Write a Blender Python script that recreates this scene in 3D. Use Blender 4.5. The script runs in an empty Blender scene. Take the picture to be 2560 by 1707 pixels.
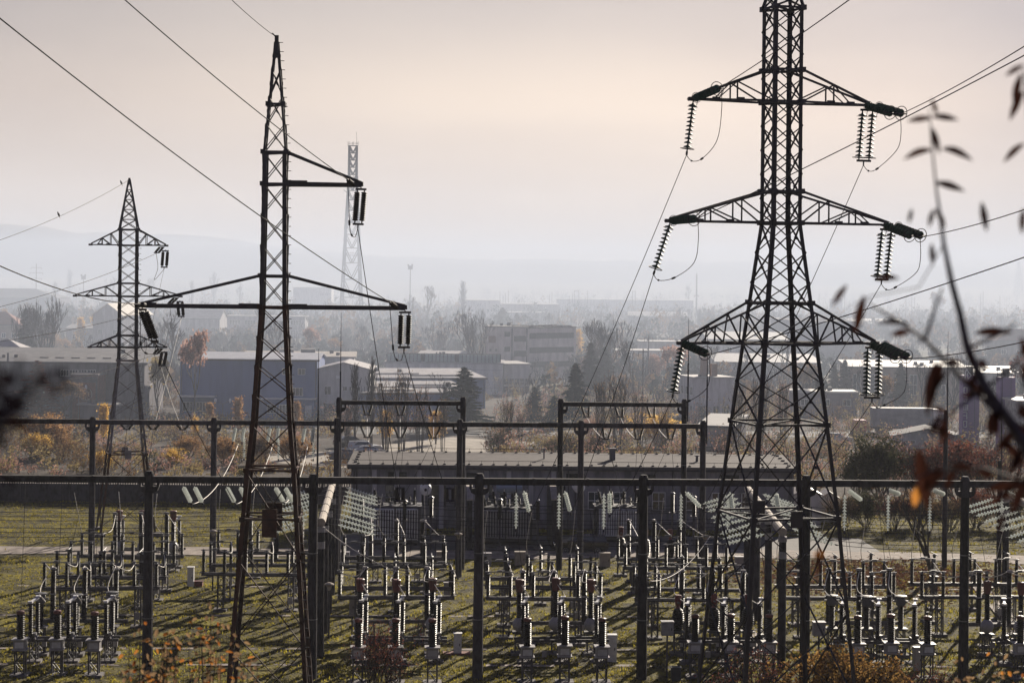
import bpy, math, random
from mathutils import Vector, Matrix, Euler
random.seed(7)
R = math.radians
SC = bpy.context.scene
COL = SC.collection
F, CX, HY, H, ROLL = 5000.0, 1280.0, 680.0, 22.5, R(0.62)
CR, SR = math.cos(ROLL), math.sin(ROLL)
YAW = R(2.5)
TY = math.tan(YAW)
K = 2560 / 2352.0          # measured on the enlarged view -> photograph pixels

# ------------------------------------------------------------------ surveying helpers
def at(px, py, Y):
    dx, dy = px - CX, py - HY
    return Vector(((dx * CR + dy * SR) * Y / F, Y, H - (-dx * SR + dy * CR) * Y / F))
def stand(px, Y, z=0.0):
    D = (H - z) * F / Y
    return ((px - CX) + D * SR) / CR * Y / F
def row(px, v, z=0.0):
    """a spot of the switchyard: depth v measured along the yard's own axis"""
    Y = v
    for _ in range(4):
        x = stand(px, Y, z)
        Y = v + x * TY
    return Vector((x, Y, 0))
def deep(py, z=0.0):
    return (H - z) * F / (py - HY)
def hgt(px, py, Y):
    return at(px, py, Y).z

# ------------------------------------------------------------------ materials
def _nt(name):
    m = bpy.data.materials.new(name)
    m.use_nodes = True
    return m, m.node_tree.nodes, m.node_tree.links
def M(name, col, rough=.75, metal=0.0, var=.25, scale=3.0, bump=0.0, spec=.4, stretch=(1, 1, 1), col2=None, coat=0):
    m, N, L = _nt(name)
    b = N['Principled BSDF']
    b.inputs['Roughness'].default_value = rough
    b.inputs['Metallic'].default_value = metal
    b.inputs['Specular IOR Level'].default_value = spec
    if coat:
        b.inputs['Coat Weight'].default_value = coat
    tc = N.new('ShaderNodeTexCoord'); mp = N.new('ShaderNodeMapping')
    mp.inputs['Scale'].default_value = stretch
    L.new(tc.outputs['Object'], mp.inputs['Vector'])
    n = N.new('ShaderNodeTexNoise'); n.inputs['Scale'].default_value = scale
    n.inputs['Detail'].default_value = 6; n.inputs['Roughness'].default_value = .65
    L.new(mp.outputs['Vector'], n.inputs['Vector'])
    r = N.new('ShaderNodeValToRGB')
    c2 = col2 or tuple(min(1, c * (1 + var)) for c in col)
    c1 = tuple(c * (1 - var) for c in col) if col2 is None else col
    r.color_ramp.elements[0].position = .35; r.color_ramp.elements[1].position = .66
    r.color_ramp.elements[0].color = (*c1, 1); r.color_ramp.elements[1].color = (*c2, 1)
    oi = N.new('ShaderNodeObjectInfo'); ma = N.new('ShaderNodeMath'); ma.operation = 'MULTIPLY_ADD'; ma.inputs[1].default_value = .26
    mb_ = N.new('ShaderNodeMath'); mb_.operation = 'ADD'; mb_.inputs[1].default_value = -.13
    L.new(oi.outputs['Random'], ma.inputs[0]); L.new(n.outputs['Fac'], ma.inputs[2]); L.new(ma.outputs[0], mb_.inputs[0])
    L.new(mb_.outputs[0], r.inputs['Fac']); L.new(r.outputs['Color'], b.inputs['Base Color'])
    if bump:
        bp = N.new('ShaderNodeBump'); bp.inputs['Strength'].default_value = bump; bp.inputs['Distance'].default_value = .05
        L.new(n.outputs['Fac'], bp.inputs['Height']); L.new(bp.outputs['Normal'], b.inputs['Normal'])
    return m
def LEAF(name, col, col2, trans=.45, scale=.8):
    m, N, L = _nt(name)
    N.remove(N['Principled BSDF'])
    out = N['Material Output']
    g = N.new('ShaderNodeNewGeometry')
    n = N.new('ShaderNodeTexNoise'); n.inputs['Scale'].default_value = scale; n.inputs['Detail'].default_value = 4
    L.new(g.outputs['Position'], n.inputs['Vector'])
    mx = N.new('ShaderNodeMath'); mx.operation = 'ADD'
    sb = N.new('ShaderNodeMath'); sb.operation = 'MULTIPLY_ADD'; sb.inputs[1].default_value = .5; sb.inputs[2].default_value = -.25
    L.new(g.outputs['Random Per Island'], sb.inputs[0])
    L.new(n.outputs['Fac'], mx.inputs[0]); L.new(sb.outputs[0], mx.inputs[1])
    r = N.new('ShaderNodeValToRGB')
    r.color_ramp.elements[0].position = .3; r.color_ramp.elements[1].position = .7
    r.color_ramp.elements[0].color = (*col, 1); r.color_ramp.elements[1].color = (*col2, 1)
    L.new(mx.outputs[0], r.inputs['Fac'])
    d = N.new('ShaderNodeBsdfDiffuse'); t = N.new('ShaderNodeBsdfTranslucent'); s = N.new('ShaderNodeMixShader')
    s.inputs[0].default_value = trans
    L.new(r.outputs['Color'], d.inputs['Color']); L.new(r.outputs['Color'], t.inputs['Color'])
    L.new(d.outputs[0], s.inputs[1]); L.new(t.outputs[0], s.inputs[2]); L.new(s.outputs[0], out.inputs['Surface'])
    return m
def stripes(m, axis, per, depth=.4, dark=.6):
    """ribs of a metal or panelled sheet, along one object axis"""
    N, L = m.node_tree.nodes, m.node_tree.links
    b = N['Principled BSDF']
    tc = N.new('ShaderNodeTexCoord'); w = N.new('ShaderNodeTexWave')
    w.wave_type = 'BANDS'; w.bands_direction = axis; w.inputs['Scale'].default_value = per; w.wave_profile = 'SIN'
    L.new(tc.outputs['Object'], w.inputs['Vector'])
    bp = N.new('ShaderNodeBump'); bp.inputs['Strength'].default_value = depth; bp.inputs['Distance'].default_value = .06
    L.new(w.outputs['Fac'], bp.inputs['Height']); L.new(bp.outputs['Normal'], b.inputs['Normal'])
    return m

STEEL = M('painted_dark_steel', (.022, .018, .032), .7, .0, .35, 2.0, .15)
STEEL2 = M('weathered_grey_steel', (.060, .056, .066), .6, .0, .3, 2.0, .15)
GALV = M('galvanised_steel', (.17, .17, .18), .5, .35, .3, 6.0, .1)
RUST = M('rusty_steel', (.030, .013, .012), .85, 0, .5, 2.6, .2, .15, col2=(.075, .030, .022))
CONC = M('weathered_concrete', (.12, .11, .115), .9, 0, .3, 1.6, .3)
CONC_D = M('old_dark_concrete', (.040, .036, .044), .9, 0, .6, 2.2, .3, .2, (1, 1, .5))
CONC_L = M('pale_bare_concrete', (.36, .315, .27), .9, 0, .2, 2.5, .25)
PORC = M('brown_glazed_porcelain', (.016, .011, .012), .5, 0, .3, 3, 0, .16)
GLASS = M('green_insulator_glass', (.018, .050, .042), .55, 0, .3, 9, 0, .18)
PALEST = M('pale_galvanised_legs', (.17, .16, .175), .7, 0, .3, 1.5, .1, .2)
PALEINS = LEAF('pale_glass_discs', (.70, .74, .72), (.88, .90, .88), .55, 9)
ALU = M('bright_aluminium_strand', (.74, .70, .64), .6, .0, .15, 9, 0, .15)
WIRE = M('dark_conductor', (.028, .026, .032), .85, 0, .2, 9, 0, .08)
REDCAP = M('red_brown_paint', (.13, .032, .032), .5, 0, .3, 3)
GREYP = M('grey_enamel', (.30, .29, .30), .5, 0, .2, 4)
WHITEP = M('white_enamel', (.74, .74, .73), .55, 0, .12, 5)
REDCONC = M('reddish_plinth', (.22, .09, .075), .9, 0, .3, 3, .2)
DARKT = M('dark_paint_and_gap_shade', (.075, .075, .085), .55, 0, .3, 1.5, .1)
TANK = M('grey_tank_paint', (.62, .62, .64), .5, 0, .25, 1.5, .1)
BARK = M('grey_brown_bark', (.060, .050, .045), .9, 0, .4, 4, .3)
BARK_D = M('dark_bark', (.035, .028, .028), .9, 0, .4, 4, .3)
GLASSW = M('window_glass', (.04, .05, .06), .08, 0, .3, .8, 0, .9)
FRAMEW = M('white_window_frame', (.70, .69, .66), .6, 0, .1, 4)

# ------------------------------------------------------------------ mesh builder
class MB:
    def __init__(s):
        s.v = []; s.f = []; s.mi = []; s.cur = 0
    def add(s, vs, fs):
        o = len(s.v)
        s.v.extend([tuple(p) for p in vs])
        s.f.extend([tuple(i + o for i in q) for q in fs])
        s.mi.extend([s.cur] * len(fs))
        return s
    def box(s, x0, x1, y0, y1, z0, z1):
        return s.add([(x0, y0, z0), (x1, y0, z0), (x1, y1, z0), (x0, y1, z0), (x0, y0, z1), (x1, y0, z1), (x1, y1, z1), (x0, y1, z1)],
                     [(0, 3, 2, 1), (4, 5, 6, 7), (0, 1, 5, 4), (1, 2, 6, 5), (2, 3, 7, 6), (3, 0, 4, 7)])
    def cbox(s, c, sx, sy, sz):
        return s.box(c[0] - sx / 2, c[0] + sx / 2, c[1] - sy / 2, c[1] + sy / 2, c[2] - sz / 2, c[2] + sz / 2)
    def bar(s, p, q, w, h=None):
        p = Vector(p); q = Vector(q); d = q - p
        if d.length < 1e-6: return s
        d.normalize(); h = h or w
        up = Vector((0, 0, 1)) if abs(d.z) < .95 else Vector((0, 1, 0))
        a = d.cross(up).normalized(); b = a.cross(d).normalized()
        vs = []
        for e in (p, q):
            for i, j in ((-1, -1), (1, -1), (1, 1), (-1, 1)):
                vs.append(e + a * (i * w / 2) + b * (j * h / 2))
        return s.add(vs, [(0, 1, 2, 3), (7, 6, 5, 4), (0, 4, 5, 1), (1, 5, 6, 2), (2, 6, 7, 3), (3, 7, 4, 0)])
    def angle(s, p, q, w, c):
        """an angle iron from p to q, its two flanges turned towards the point c"""
        p = Vector(p); q = Vector(q); d = (q - p).normalized(); t = w * .16
        ci = (Vector(c) - p); ci -= d * ci.dot(d)
        ax = Vector((1 if ci.x > 0 else -1, 0, 0)); ay = Vector((0, 1 if ci.y > 0 else -1, 0))
        for a, b in ((ax, ay), (ay, ax)):
            a = (a - d * a.dot(d)).normalized(); b = (b - d * b.dot(d)).normalized()
            vs = []
            for e in (p, q):
                vs += [e, e + a * w, e + a * w + b * t, e + b * t]
            s.add(vs, [(0, 1, 2, 3), (7, 6, 5, 4), (0, 4, 5, 1), (1, 5, 6, 2), (2, 6, 7, 3), (3, 7, 4, 0)])
        return s
    def tube(s, pts, r, n=6, r2=None, cap=True):
        pts = [Vector(p) for p in pts]; m = len(pts); o = len(s.v); vs = []; fs = []
        pa = None
        for i, p in enumerate(pts):
            d = (pts[min(i + 1, m - 1)] - pts[max(i - 1, 0)])
            d = d.normalized() if d.length > 1e-9 else Vector((0, 0, 1))
            if pa is None:
                up = Vector((0, 0, 1)) if abs(d.z) < .9 else Vector((0, 1, 0))
                a = d.cross(up).normalized()
            else:
                a = (pa - d * pa.dot(d)); a = a.normalized() if a.length > 1e-6 else d.orthogonal().normalized()
            pa = a; b = d.cross(a)
            rr = r if not isinstance(r, (list, tuple)) else r[i]
            if r2 is not None: rr = r + (r2 - r) * i / max(1, m - 1)
            for k in range(n):
                t = 2 * math.pi * k / n
                vs.append(p + (a * math.cos(t) + b * math.sin(t)) * rr)
        for i in range(m - 1):
            for k in range(n):
                fs.append((i * n + k, i * n + (k + 1) % n, (i + 1) * n + (k + 1) % n, (i + 1) * n + k))
        if cap:
            fs.append(tuple(range(n - 1, -1, -1))); fs.append(tuple((m - 1) * n + k for k in range(n)))
        return s.add(vs, fs)
    def lathe(s, prof, n=12, c=(0, 0, 0), axis='Z'):
        vs = []; fs = []
        for r, z in prof:
            for k in range(n):
                t = 2 * math.pi * k / n
                q = (r * math.cos(t), r * math.sin(t), z)
                if axis == 'X': q = (z, q[0], q[1])
                if axis == 'Y': q = (q[0], z, q[1])
                vs.append((c[0] + q[0], c[1] + q[1], c[2] + q[2]))
        m = len(prof)
        for i in range(m - 1):
            for k in range(n):
                fs.append((i * n + k, i * n + (k + 1) % n, (i + 1) * n + (k + 1) % n, (i + 1) * n + k))
        fs.append(tuple(range(n - 1, -1, -1))); fs.append(tuple((m - 1) * n + k for k in range(n)))
        return s.add(vs, fs)
    def ring(s, c, rad, r, axis='Z', n=16, m=5):
        pts = []
        for k in range(n + 1):
            t = 2 * math.pi * k / n
            a, b = rad * math.cos(t), rad * math.sin(t)
            q = {'Z': (a, b, 0), 'X': (0, a, b), 'Y': (a, 0, b)}[axis]
            pts.append((c[0] + q[0], c[1] + q[1], c[2] + q[2]))
        return s.tube(pts, r, m, cap=False)
    def prism(s, poly, y0, y1, plane='XZ'):
        n = len(poly); vs = []
        for y in (y0, y1):
            for a, b in poly:
                vs.append({'XZ': (a, y, b), 'XY': (a, b, y), 'YZ': (y, a, b)}[plane])
        fs = [tuple(range(n)), tuple(range(2 * n - 1, n - 1, -1))]
        for k in range(n):
            fs.append((k, n + k, n + (k + 1) % n, (k + 1) % n))
        return s.add(vs, fs)
    def quad(s, c, u, w):
        c = Vector(c); u = Vector(u); w = Vector(w)
        return s.add([c - u - w, c + u - w, c + u + w, c - u + w], [(0, 1, 2, 3)])
    def mesh(s, name, mats, smooth=False):
        me = bpy.data.meshes.new(name)
        me.from_pydata(s.v, [], s.f)
        for m in (mats if isinstance(mats, (list, tuple)) else [mats]):
            me.materials.append(m)
        if any(s.mi): me.polygons.foreach_set('material_index', s.mi)
        if smooth: me.polygons.foreach_set('use_smooth', [True] * len(s.f))
        me.validate(); me.update()
        return me
    def build(s, name, mats, parent=None, loc=None, smooth=False):
        return put(name, s.mesh(name, mats, smooth), parent, loc)
def put(name, me, parent=None, loc=None, rot=None, scale=None):
    o = bpy.data.objects.new(name, me); COL.objects.link(o)
    if parent: o.parent = parent
    if loc is not None: o.location = loc
    if rot is not None: o.rotation_euler = rot
    if scale is not None: o.scale = scale if isinstance(scale, (tuple, list)) else (scale,) * 3
    return o
def tag(o, label=None, cat=None, group=None, kind=None):
    if label: o['label'] = label
    if cat: o['category'] = cat
    if group: o['group'] = group
    if kind: o['kind'] = kind
    return o
def thing(name, label, cat, loc=(0, 0, 0), rz=0, group=None):
    o = bpy.data.objects.new(name, None); COL.objects.link(o)
    o.empty_display_size = .3
    o.location = loc; o.rotation_euler = (0, 0, rz)
    return tag(o, label, cat, group)
KIDS = {}
def dup(o, parent=None):
    c = o.copy(); COL.objects.link(c)
    if parent: c.parent = parent
    for ch in [x for x in COL.objects if x.parent == o] if o.name not in KIDS else KIDS[o.name]:
        dup(ch, c)
    return c
def learn(o):
    def rec(x):
        KIDS[x.name] = [y for y in bpy.data.objects if y.parent == x]
        for y in KIDS[x.name]: rec(y)
    rec(o)
ORD = ['first', 'second', 'third', 'fourth', 'fifth', 'sixth', 'seventh', 'eighth', 'ninth', 'tenth', 'eleventh', 'twelfth']
def sag_pts(p, q, sag, n=14):
    p = Vector(p); q = Vector(q)
    return [p.lerp(q, i / n) - Vector((0, 0, sag * 4 * (i / n) * (1 - i / n))) for i in range(n + 1)]
def wire(name, label, p, q, sag=0.0, r=.02, mat=None, group=None, cat='wire', n=14, pts=None):
    pts = pts or sag_pts(p, q, sag, n)
    o0 = Vector(pts[0])
    mb = MB(); mb.tube([Vector(x) - o0 for x in pts], r, 5)
    o = mb.build(name, mat or WIRE, None, o0, True)
    return tag(o, label, cat, group)
def aim(o, p, d, roll=0):
    """put o at p with its local -Z along d"""
    o.location = p
    o.rotation_mode = 'QUATERNION'
    o.rotation_quaternion = Vector(d).normalized().to_track_quat('-Z', 'Y')
    return o

# ------------------------------------------------------------------ world, sun, camera
SUN_AZ, SUN_EL = R(21), R(20.5)
sd = Vector((math.sin(SUN_AZ) * math.cos(SUN_EL), math.cos(SUN_AZ) * math.cos(SUN_EL), math.sin(SUN_EL)))
w = bpy.data.worlds.new('World'); SC.world = w; w.use_nodes = True
N, L = w.node_tree.nodes, w.node_tree.links
sky = N.new('ShaderNodeTexSky'); sky.sky_type = 'NISHITA'; sky.sun_disc = False
sky.sun_elevation = SUN_EL; sky.sun_rotation = SUN_AZ
sky.air_density = 1.2; sky.dust_density = 6.0; sky.ozone_density = 1.0; sky.altitude = 200
hs = N.new('ShaderNodeHueSaturation'); hs.inputs['Saturation'].default_value = .35
L.new(sky.outputs[0], hs.inputs['Color'])
veil = N.new('ShaderNodeMix'); veil.data_type = 'RGBA'; veil.inputs[0].default_value = .8; veil.inputs[7].default_value = (12.5, 12.2, 12.0, 1)
L.new(hs.outputs[0], veil.inputs[6])
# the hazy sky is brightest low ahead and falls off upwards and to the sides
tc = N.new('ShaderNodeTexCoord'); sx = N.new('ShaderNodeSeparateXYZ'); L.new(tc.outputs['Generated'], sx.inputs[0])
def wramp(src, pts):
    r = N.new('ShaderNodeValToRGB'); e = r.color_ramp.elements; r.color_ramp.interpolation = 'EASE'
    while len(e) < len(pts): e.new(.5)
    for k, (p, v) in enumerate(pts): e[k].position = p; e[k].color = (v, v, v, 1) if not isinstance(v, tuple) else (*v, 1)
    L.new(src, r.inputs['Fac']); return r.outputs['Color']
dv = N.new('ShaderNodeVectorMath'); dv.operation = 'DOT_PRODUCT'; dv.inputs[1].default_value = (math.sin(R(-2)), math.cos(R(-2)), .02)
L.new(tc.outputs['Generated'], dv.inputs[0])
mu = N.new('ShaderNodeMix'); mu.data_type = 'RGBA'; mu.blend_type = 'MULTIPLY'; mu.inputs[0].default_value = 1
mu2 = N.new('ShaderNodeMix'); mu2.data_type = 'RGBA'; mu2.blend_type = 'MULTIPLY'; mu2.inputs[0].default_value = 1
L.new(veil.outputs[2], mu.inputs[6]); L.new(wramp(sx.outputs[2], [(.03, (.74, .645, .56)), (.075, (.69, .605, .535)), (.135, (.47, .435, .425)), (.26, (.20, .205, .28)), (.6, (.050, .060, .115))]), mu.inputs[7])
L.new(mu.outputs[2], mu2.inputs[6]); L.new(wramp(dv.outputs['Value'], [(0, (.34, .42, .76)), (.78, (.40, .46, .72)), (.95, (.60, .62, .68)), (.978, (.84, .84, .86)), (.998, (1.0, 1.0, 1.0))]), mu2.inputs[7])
bg = N['Background']; bg.inputs['Strength'].default_value = .05
# faint unevenness of the high veil of cloud
wn = N.new('ShaderNodeTexNoise'); wn.inputs['Scale'].default_value = 3.2; wn.inputs['Detail'].default_value = 5
wm = N.new('ShaderNodeMapping'); wm.inputs['Scale'].default_value = (1, 1, 5); L.new(tc.outputs['Generated'], wm.inputs['Vector']); L.new(wm.outputs[0], wn.inputs['Vector'])
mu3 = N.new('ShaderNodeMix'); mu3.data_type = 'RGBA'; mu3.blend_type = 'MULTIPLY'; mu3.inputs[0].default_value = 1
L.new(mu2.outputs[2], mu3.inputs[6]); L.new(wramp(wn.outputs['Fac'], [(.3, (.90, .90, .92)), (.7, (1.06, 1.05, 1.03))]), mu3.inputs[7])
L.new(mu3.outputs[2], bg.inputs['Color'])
sl = bpy.data.lights.new('sun', 'SUN'); sl.energy = 5.0; sl.angle = R(.6); sl.color = (1, .89, .74)
so = bpy.data.objects.new('sun', sl); COL.objects.link(so)
so.rotation_mode = 'QUATERNION'; so.rotation_quaternion = sd.to_track_quat('Z', 'Y'); so.location = (60, 60, 80)
cd = bpy.data.cameras.new('camera'); cam = bpy.data.objects.new('camera', cd); COL.objects.link(cam); SC.camera = cam
cd.sensor_width = 36; cd.lens = F / 2560 * 36; cd.clip_end = 12000; cd.clip_start = .5
cd.shift_y = -(1707 / 2 - HY) / 2560
cam.matrix_world = Matrix(((CR, -SR, 0, 0), (0, 0, -1, 0), (SR, CR, 0, H), (0, 0, 0, 1)))
cd.dof.use_dof = True; cd.dof.focus_distance = 112; cd.dof.aperture_fstop = 2.9
SC.view_settings.view_transform = 'Standard'; SC.view_settings.look = 'None'; SC.view_settings.exposure = 1.0; SC.view_settings.gamma = 1
SC.cycles.use_denoising = True
SC.cycles.max_bounces = 5; SC.cycles.diffuse_bounces = 2; SC.cycles.glossy_bounces = 2; SC.cycles.transmission_bounces = 3
SC.cycles.volume_bounces = 1; SC.cycles.transparent_max_bounces = 8
# even hazy air round everything
hz = MB(); hz.box(-1900, 1900, -60, 5900, -2.5, 250)
hm, N, L = _nt('hazy_air'); N.remove(N['Principled BSDF'])
pv = N.new('ShaderNodeVolumePrincipled'); pv.inputs['Density'].default_value = .00015
pv.inputs['Color'].default_value = (.86, .90, 1.0, 1); pv.inputs['Anisotropy'].default_value = .0
L.new(pv.outputs[0], N['Material Output'].inputs['Volume'])
tag(hz.build('haze', hm), 'pale autumn haze hanging over the whole valley', None, None, 'stuff')
# the denser blue smoke of the chimneys lies low over the town, beyond the yard
hz = MB(); hz.box(-620, 620, 216, 1560, -1.8, 42)
hm, N, L = _nt('blue_smoke'); N.remove(N['Principled BSDF'])
pv = N.new('ShaderNodeVolumePrincipled'); pv.inputs['Density'].default_value = .00125
pv.inputs['Color'].default_value = (.73, .83, 1.0, 1); pv.inputs['Anisotropy'].default_value = .10
L.new(pv.outputs[0], N['Material Output'].inputs['Volume'])
tag(hz.build('smoke', hm), 'low bluish smoke lying over the town roofs', None, None, 'stuff')
# ------------------------------------------------------------------ ground
def ground_z(x, y):
    if y < 82:
        z = (82 - y) * .26
        if y < 6: z = 19.76 + (6 - y) * .05
        return z
    return 0.0
def hill_z(x, y):
    """the far ridges: higher on the left"""
    if y < 1700: return 0
    n = .5 + .5 * math.sin(x * .0043 + 1.3) * math.sin(x * .0017 + .4) + .18 * math.sin(x * .013)
    return n
def lawn_z(x, y):
    yy = y - x * TY
    m = 1.0
    if 154 < yy < 162.5: m = max(0, min(1, abs(yy - 158.3) - 2.4)) * .5
    if -15 < x < 31.5 and 159.5 < y < 172: m = 0
    h = .5 + .5 * math.sin(x * 2.3 + 1.7 * math.sin(y * .9)) * math.sin(y * 1.9 + 1.3 * math.sin(x * .8))
    h2 = .5 + .5 * math.sin(x * .71 + .4) * math.sin(y * .53 + 1.0 + math.sin(x * .33))
    h3 = math.sin(x * 5.1 + y * 3.3) * math.sin(y * 5.7 - x * 2.2)
    return .10 + m * (.13 * h * h2 + .06 * h2 + .018 * h3)
def build_ground():
    mb = MB()
    ys = [-50, -20, 0, 6, 14, 24, 36, 50, 64, 76, 82, 88, 95] + [100 + 3 * i for i in range(36)] + [210 + 10 * i for i in range(20)] + [420 + 40 * i for i in range(12)] + [950, 1100, 1300, 1500, 1700, 1900, 2200, 2600, 3200, 4000, 5000, 5850]
    NX = 60
    for y in ys:
        half = min(1860, 70 + max(y, 0) * .62 + 60)
        for i in range(NX + 1):
            x = (i / NX * 2 - 1) * half
            z = ground_z(x, y)
            if 84 < y < 205: z += .05 * math.sin(x * .9 + y * .4) + .04 * math.sin(x * .37 - y * .8)
            if y < 80: z += .25 * math.sin(x * .7 + y * .3)
            mb.v.append((x, y, z))
    for j in range(len(ys) - 1):
        for i in range(NX):
            a = j * (NX + 1) + i
            mb.f.append((a, a + 1, a + NX + 2, a + NX + 1)); mb.mi.append(0)
    m, N, L = _nt('ground_cover')
    b = N['Principled BSDF']; b.inputs['Roughness'].default_value = .95; b.inputs['Specular IOR Level'].default_value = .1
    g = N.new('ShaderNodeNewGeometry'); sp = N.new('ShaderNodeSeparateXYZ'); L.new(g.outputs['Position'], sp.inputs[0])
    def noise(sc, det=6, st=None):
        n = N.new('ShaderNodeTexNoise'); n.inputs['Scale'].default_value = sc; n.inputs['Detail'].default_value = det
        if st:
            mp = N.new('ShaderNodeMapping'); mp.inputs['Scale'].default_value = st
            L.new(g.outputs['Position'], mp.inputs['Vector']); L.new(mp.outputs[0], n.inputs['Vector'])
        else: L.new(g.outputs['Position'], n.inputs['Vector'])
        return n.outputs['Fac']
    def ramp(f, cols):
        r = N.new('ShaderNodeValToRGB'); e = r.color_ramp.elements
        while len(e) < len(cols): e.new(.5)
        for k, (p, c) in enumerate(cols): e[k].position = p; e[k].color = (*c, 1)
        L.new(f, r.inputs['Fac']); return r.outputs['Color']
    def mix(f, a, c):
        x = N.new('ShaderNodeMix'); x.data_type = 'RGBA'
        L.new(f, x.inputs[0]); L.new(a, x.inputs[6]); L.new(c, x.inputs[7]); return x.outputs[2]
    def band(y0, y1):
        r = N.new('ShaderNodeMapRange'); r.inputs[1].default_value = y0; r.inputs[2].default_value = y1
        ad = N.new('ShaderNodeMath'); ad.operation = 'MULTIPLY_ADD'; ad.inputs[1].default_value = 9.0
        L.new(noise(.35), ad.inputs[0]); L.new(sp.outputs[1], ad.inputs[2]); L.new(ad.outputs[0], r.inputs[0]); return r.outputs[0]
    grass = ramp(noise(.55), [(.40, (.022, .018, .014)), (.50, (.075, .062, .015)), (.62, (.26, .22, .026))])
    fleck = ramp(noise(6), [(.40, (.022, .018, .012)), (.68, (.20, .175, .038))])
    g2 = mix(ramp(noise(2.2), [(.3, (.2, .2, .2)), (.7, (.65, .65, .65))]), grass, fleck)
    dry = ramp(noise(.16), [(.3, (.055, .046, .042)), (.55, (.105, .09, .08)), (.75, (.21, .18, .155))])
    town = ramp(noise(.02), [(.35, (.12, .11, .10)), (.5, (.20, .18, .15)), (.68, (.10, .11, .05))])
    field = ramp(noise(.006, 3, (1, .25, 1)), [(.35, (.16, .13, .09)), (.5, (.24, .20, .14)), (.66, (.13, .14, .06))])
    c = mix(band(196, 205), g2, dry); c = mix(band(330, 400), c, town); c = mix(band(900, 1300), c, field)
    L.new(c, b.inputs['Base Color'])
    bp = N.new('ShaderNodeBump'); bp.inputs['Strength'].default_value = .9; bp.inputs['Distance'].default_value = .15
    L.new(noise(5), bp.inputs['Height']); L.new(bp.outputs[0], b.inputs['Normal'])
    tag(mb.build('ground', m), None, None, None, 'structure')
    mb = MB(); nx, ny = 230, 240
    for j in range(ny + 1):
        y = 100 + 103 * (j / ny) ** 1.15; half = y * .29 + 4
        for i in range(nx + 1):
            x = (i / nx * 2 - 1) * half; mb.v.append((x, y, lawn_z(x, y)))
    for j in range(ny):
        for i in range(nx):
            a = j * (nx + 1) + i; mb.f.append((a, a + 1, a + nx + 2, a + nx + 1)); mb.mi.append(0)
    tag(mb.build('lawn', m, None, None, True), None, None, None, 'structure')
build_ground()
def ridge(name, pts, Y, mat, depth=420):
    """a real hill: a ridge line rising from the plain and falling behind"""
    mb = MB(); n = 90
    xs = [-1850 + 3700 * i / n for i in range(n + 1)]
    prof = [(0, 0), (.18, .22), (.4, .62), (.62, .93), (.8, 1.0), (1.0, .9)]
    def top(x):
        px = CX + x * F / Y
        for (a, ya), (b, yb) in zip(pts, pts[1:]):
            if a <= px <= b: py = ya + (yb - ya) * (px - a) / (b - a); break
        else: py = pts[0][1] if px < pts[0][0] else pts[-1][1]
        return max(3, H - (py - HY - (px - CX) * SR) * Y / F + 2.2 * math.sin(x * .021) + 1.1 * math.sin(x * .067 + 1))
    for x in xs:
        t = top(x)
        for d, h in prof: mb.v.append((x, Y - depth * .8 + depth * d, t * h - .5))
    m = len(prof)
    for i in range(n):
        for j in range(m - 1):
            a = i * m + j; mb.f.append((a, a + m, a + m + 1, a + 1)); mb.mi.append(0)
    tag(mb.build(name, mat, None, None, True), None, None, None, 'structure')
HILL = M('dry_grass_hillside', (.22, .20, .18), .95, 0, .15, .012, 0, .1)
ridge('hills', [(-900, 566), (0, 562), (130, 567), (240, 590), (600, 612), (900, 648), (1500, 662), (2560, 666), (3600, 664)], 4400, HILL)
ridge('far_hills', [(-900, 590), (0, 588), (250, 582), (430, 584), (600, 600), (800, 630), (1100, 646), (2560, 662), (3600, 662)], 5400, HILL)

GRAV = M('pale_dirt_road', (.30, .25, .215), .95, 0, .35, 1.2, .3)
ASPH = M('worn_asphalt', (.085, .08, .08), .9, 0, .35, 1.5, .25)
def sheet(name, pts, z, mat, kind='structure', wob=.0):
    mb = MB(); n = len(pts)
    mb.add([(x, y, z) for x, y in pts], [tuple(range(n))])
    return tag(mb.build(name, mat), None, None, None, kind)
def strip(name, pl, wid, z, mat, wob=.25):
    """a lane along a poly line with uneven edges"""
    mb = MB(); P = []
    for (a, b) in zip(pl, pl[1:]):
        k = max(2, int((Vector(b) - Vector(a)).length / 2.0))
        for i in range(k): P.append(Vector(a).lerp(Vector(b), i / k))
    P.append(Vector(pl[-1]))
    for i, p in enumerate(P):
        d = (P[min(i + 1, len(P) - 1)] - P[max(i - 1, 0)]).normalized(); nn = Vector((-d.y, d.x))
        for s in (-1, 1):
            q = p + nn * s * (wid / 2 + random.uniform(-wob, wob)); mb.v.append((q.x, q.y, z))
    for i in range(len(P) - 1):
        mb.f.append((2 * i, 2 * i + 2, 2 * i + 3, 2 * i + 1)[::-1]); mb.mi.append(0)
    return tag(mb.build(name, mat), None, None, None, 'structure')
strip('dirt_road', [(-70, 156.5), (-30, 158.5), (0, 158.0), (14, 160.5), (34, 160), (75, 152)], 4.4, .15, GRAV, .5)
strip('service_yard_pavement', [(-14, 165), (30, 166.5)], 9, .145, ASPH, .4)
strip('gravel_track', [(-90, 206), (-30, 207.5), (-12, 208)], 11, .02, M('stony_track', (.20, .17, .15), .95, 0, .5, 1.5, .4), .7)
strip('parking_ground', [(-26, 232), (-12, 250), (-2, 268)], 15, .02, M('bright_gravel_lot', (.42, .37, .31), .95, 0, .3, .6, .2), 1.2)
strip('factory_lane', [(-60, 283), (-8, 279), (40, 283), (95, 288)], 10, .02, ASPH, .3)
TRN = M('cable_duct_slabs', (.20, .165, .15), .9, 0, .4, 1.2, .3)
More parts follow.
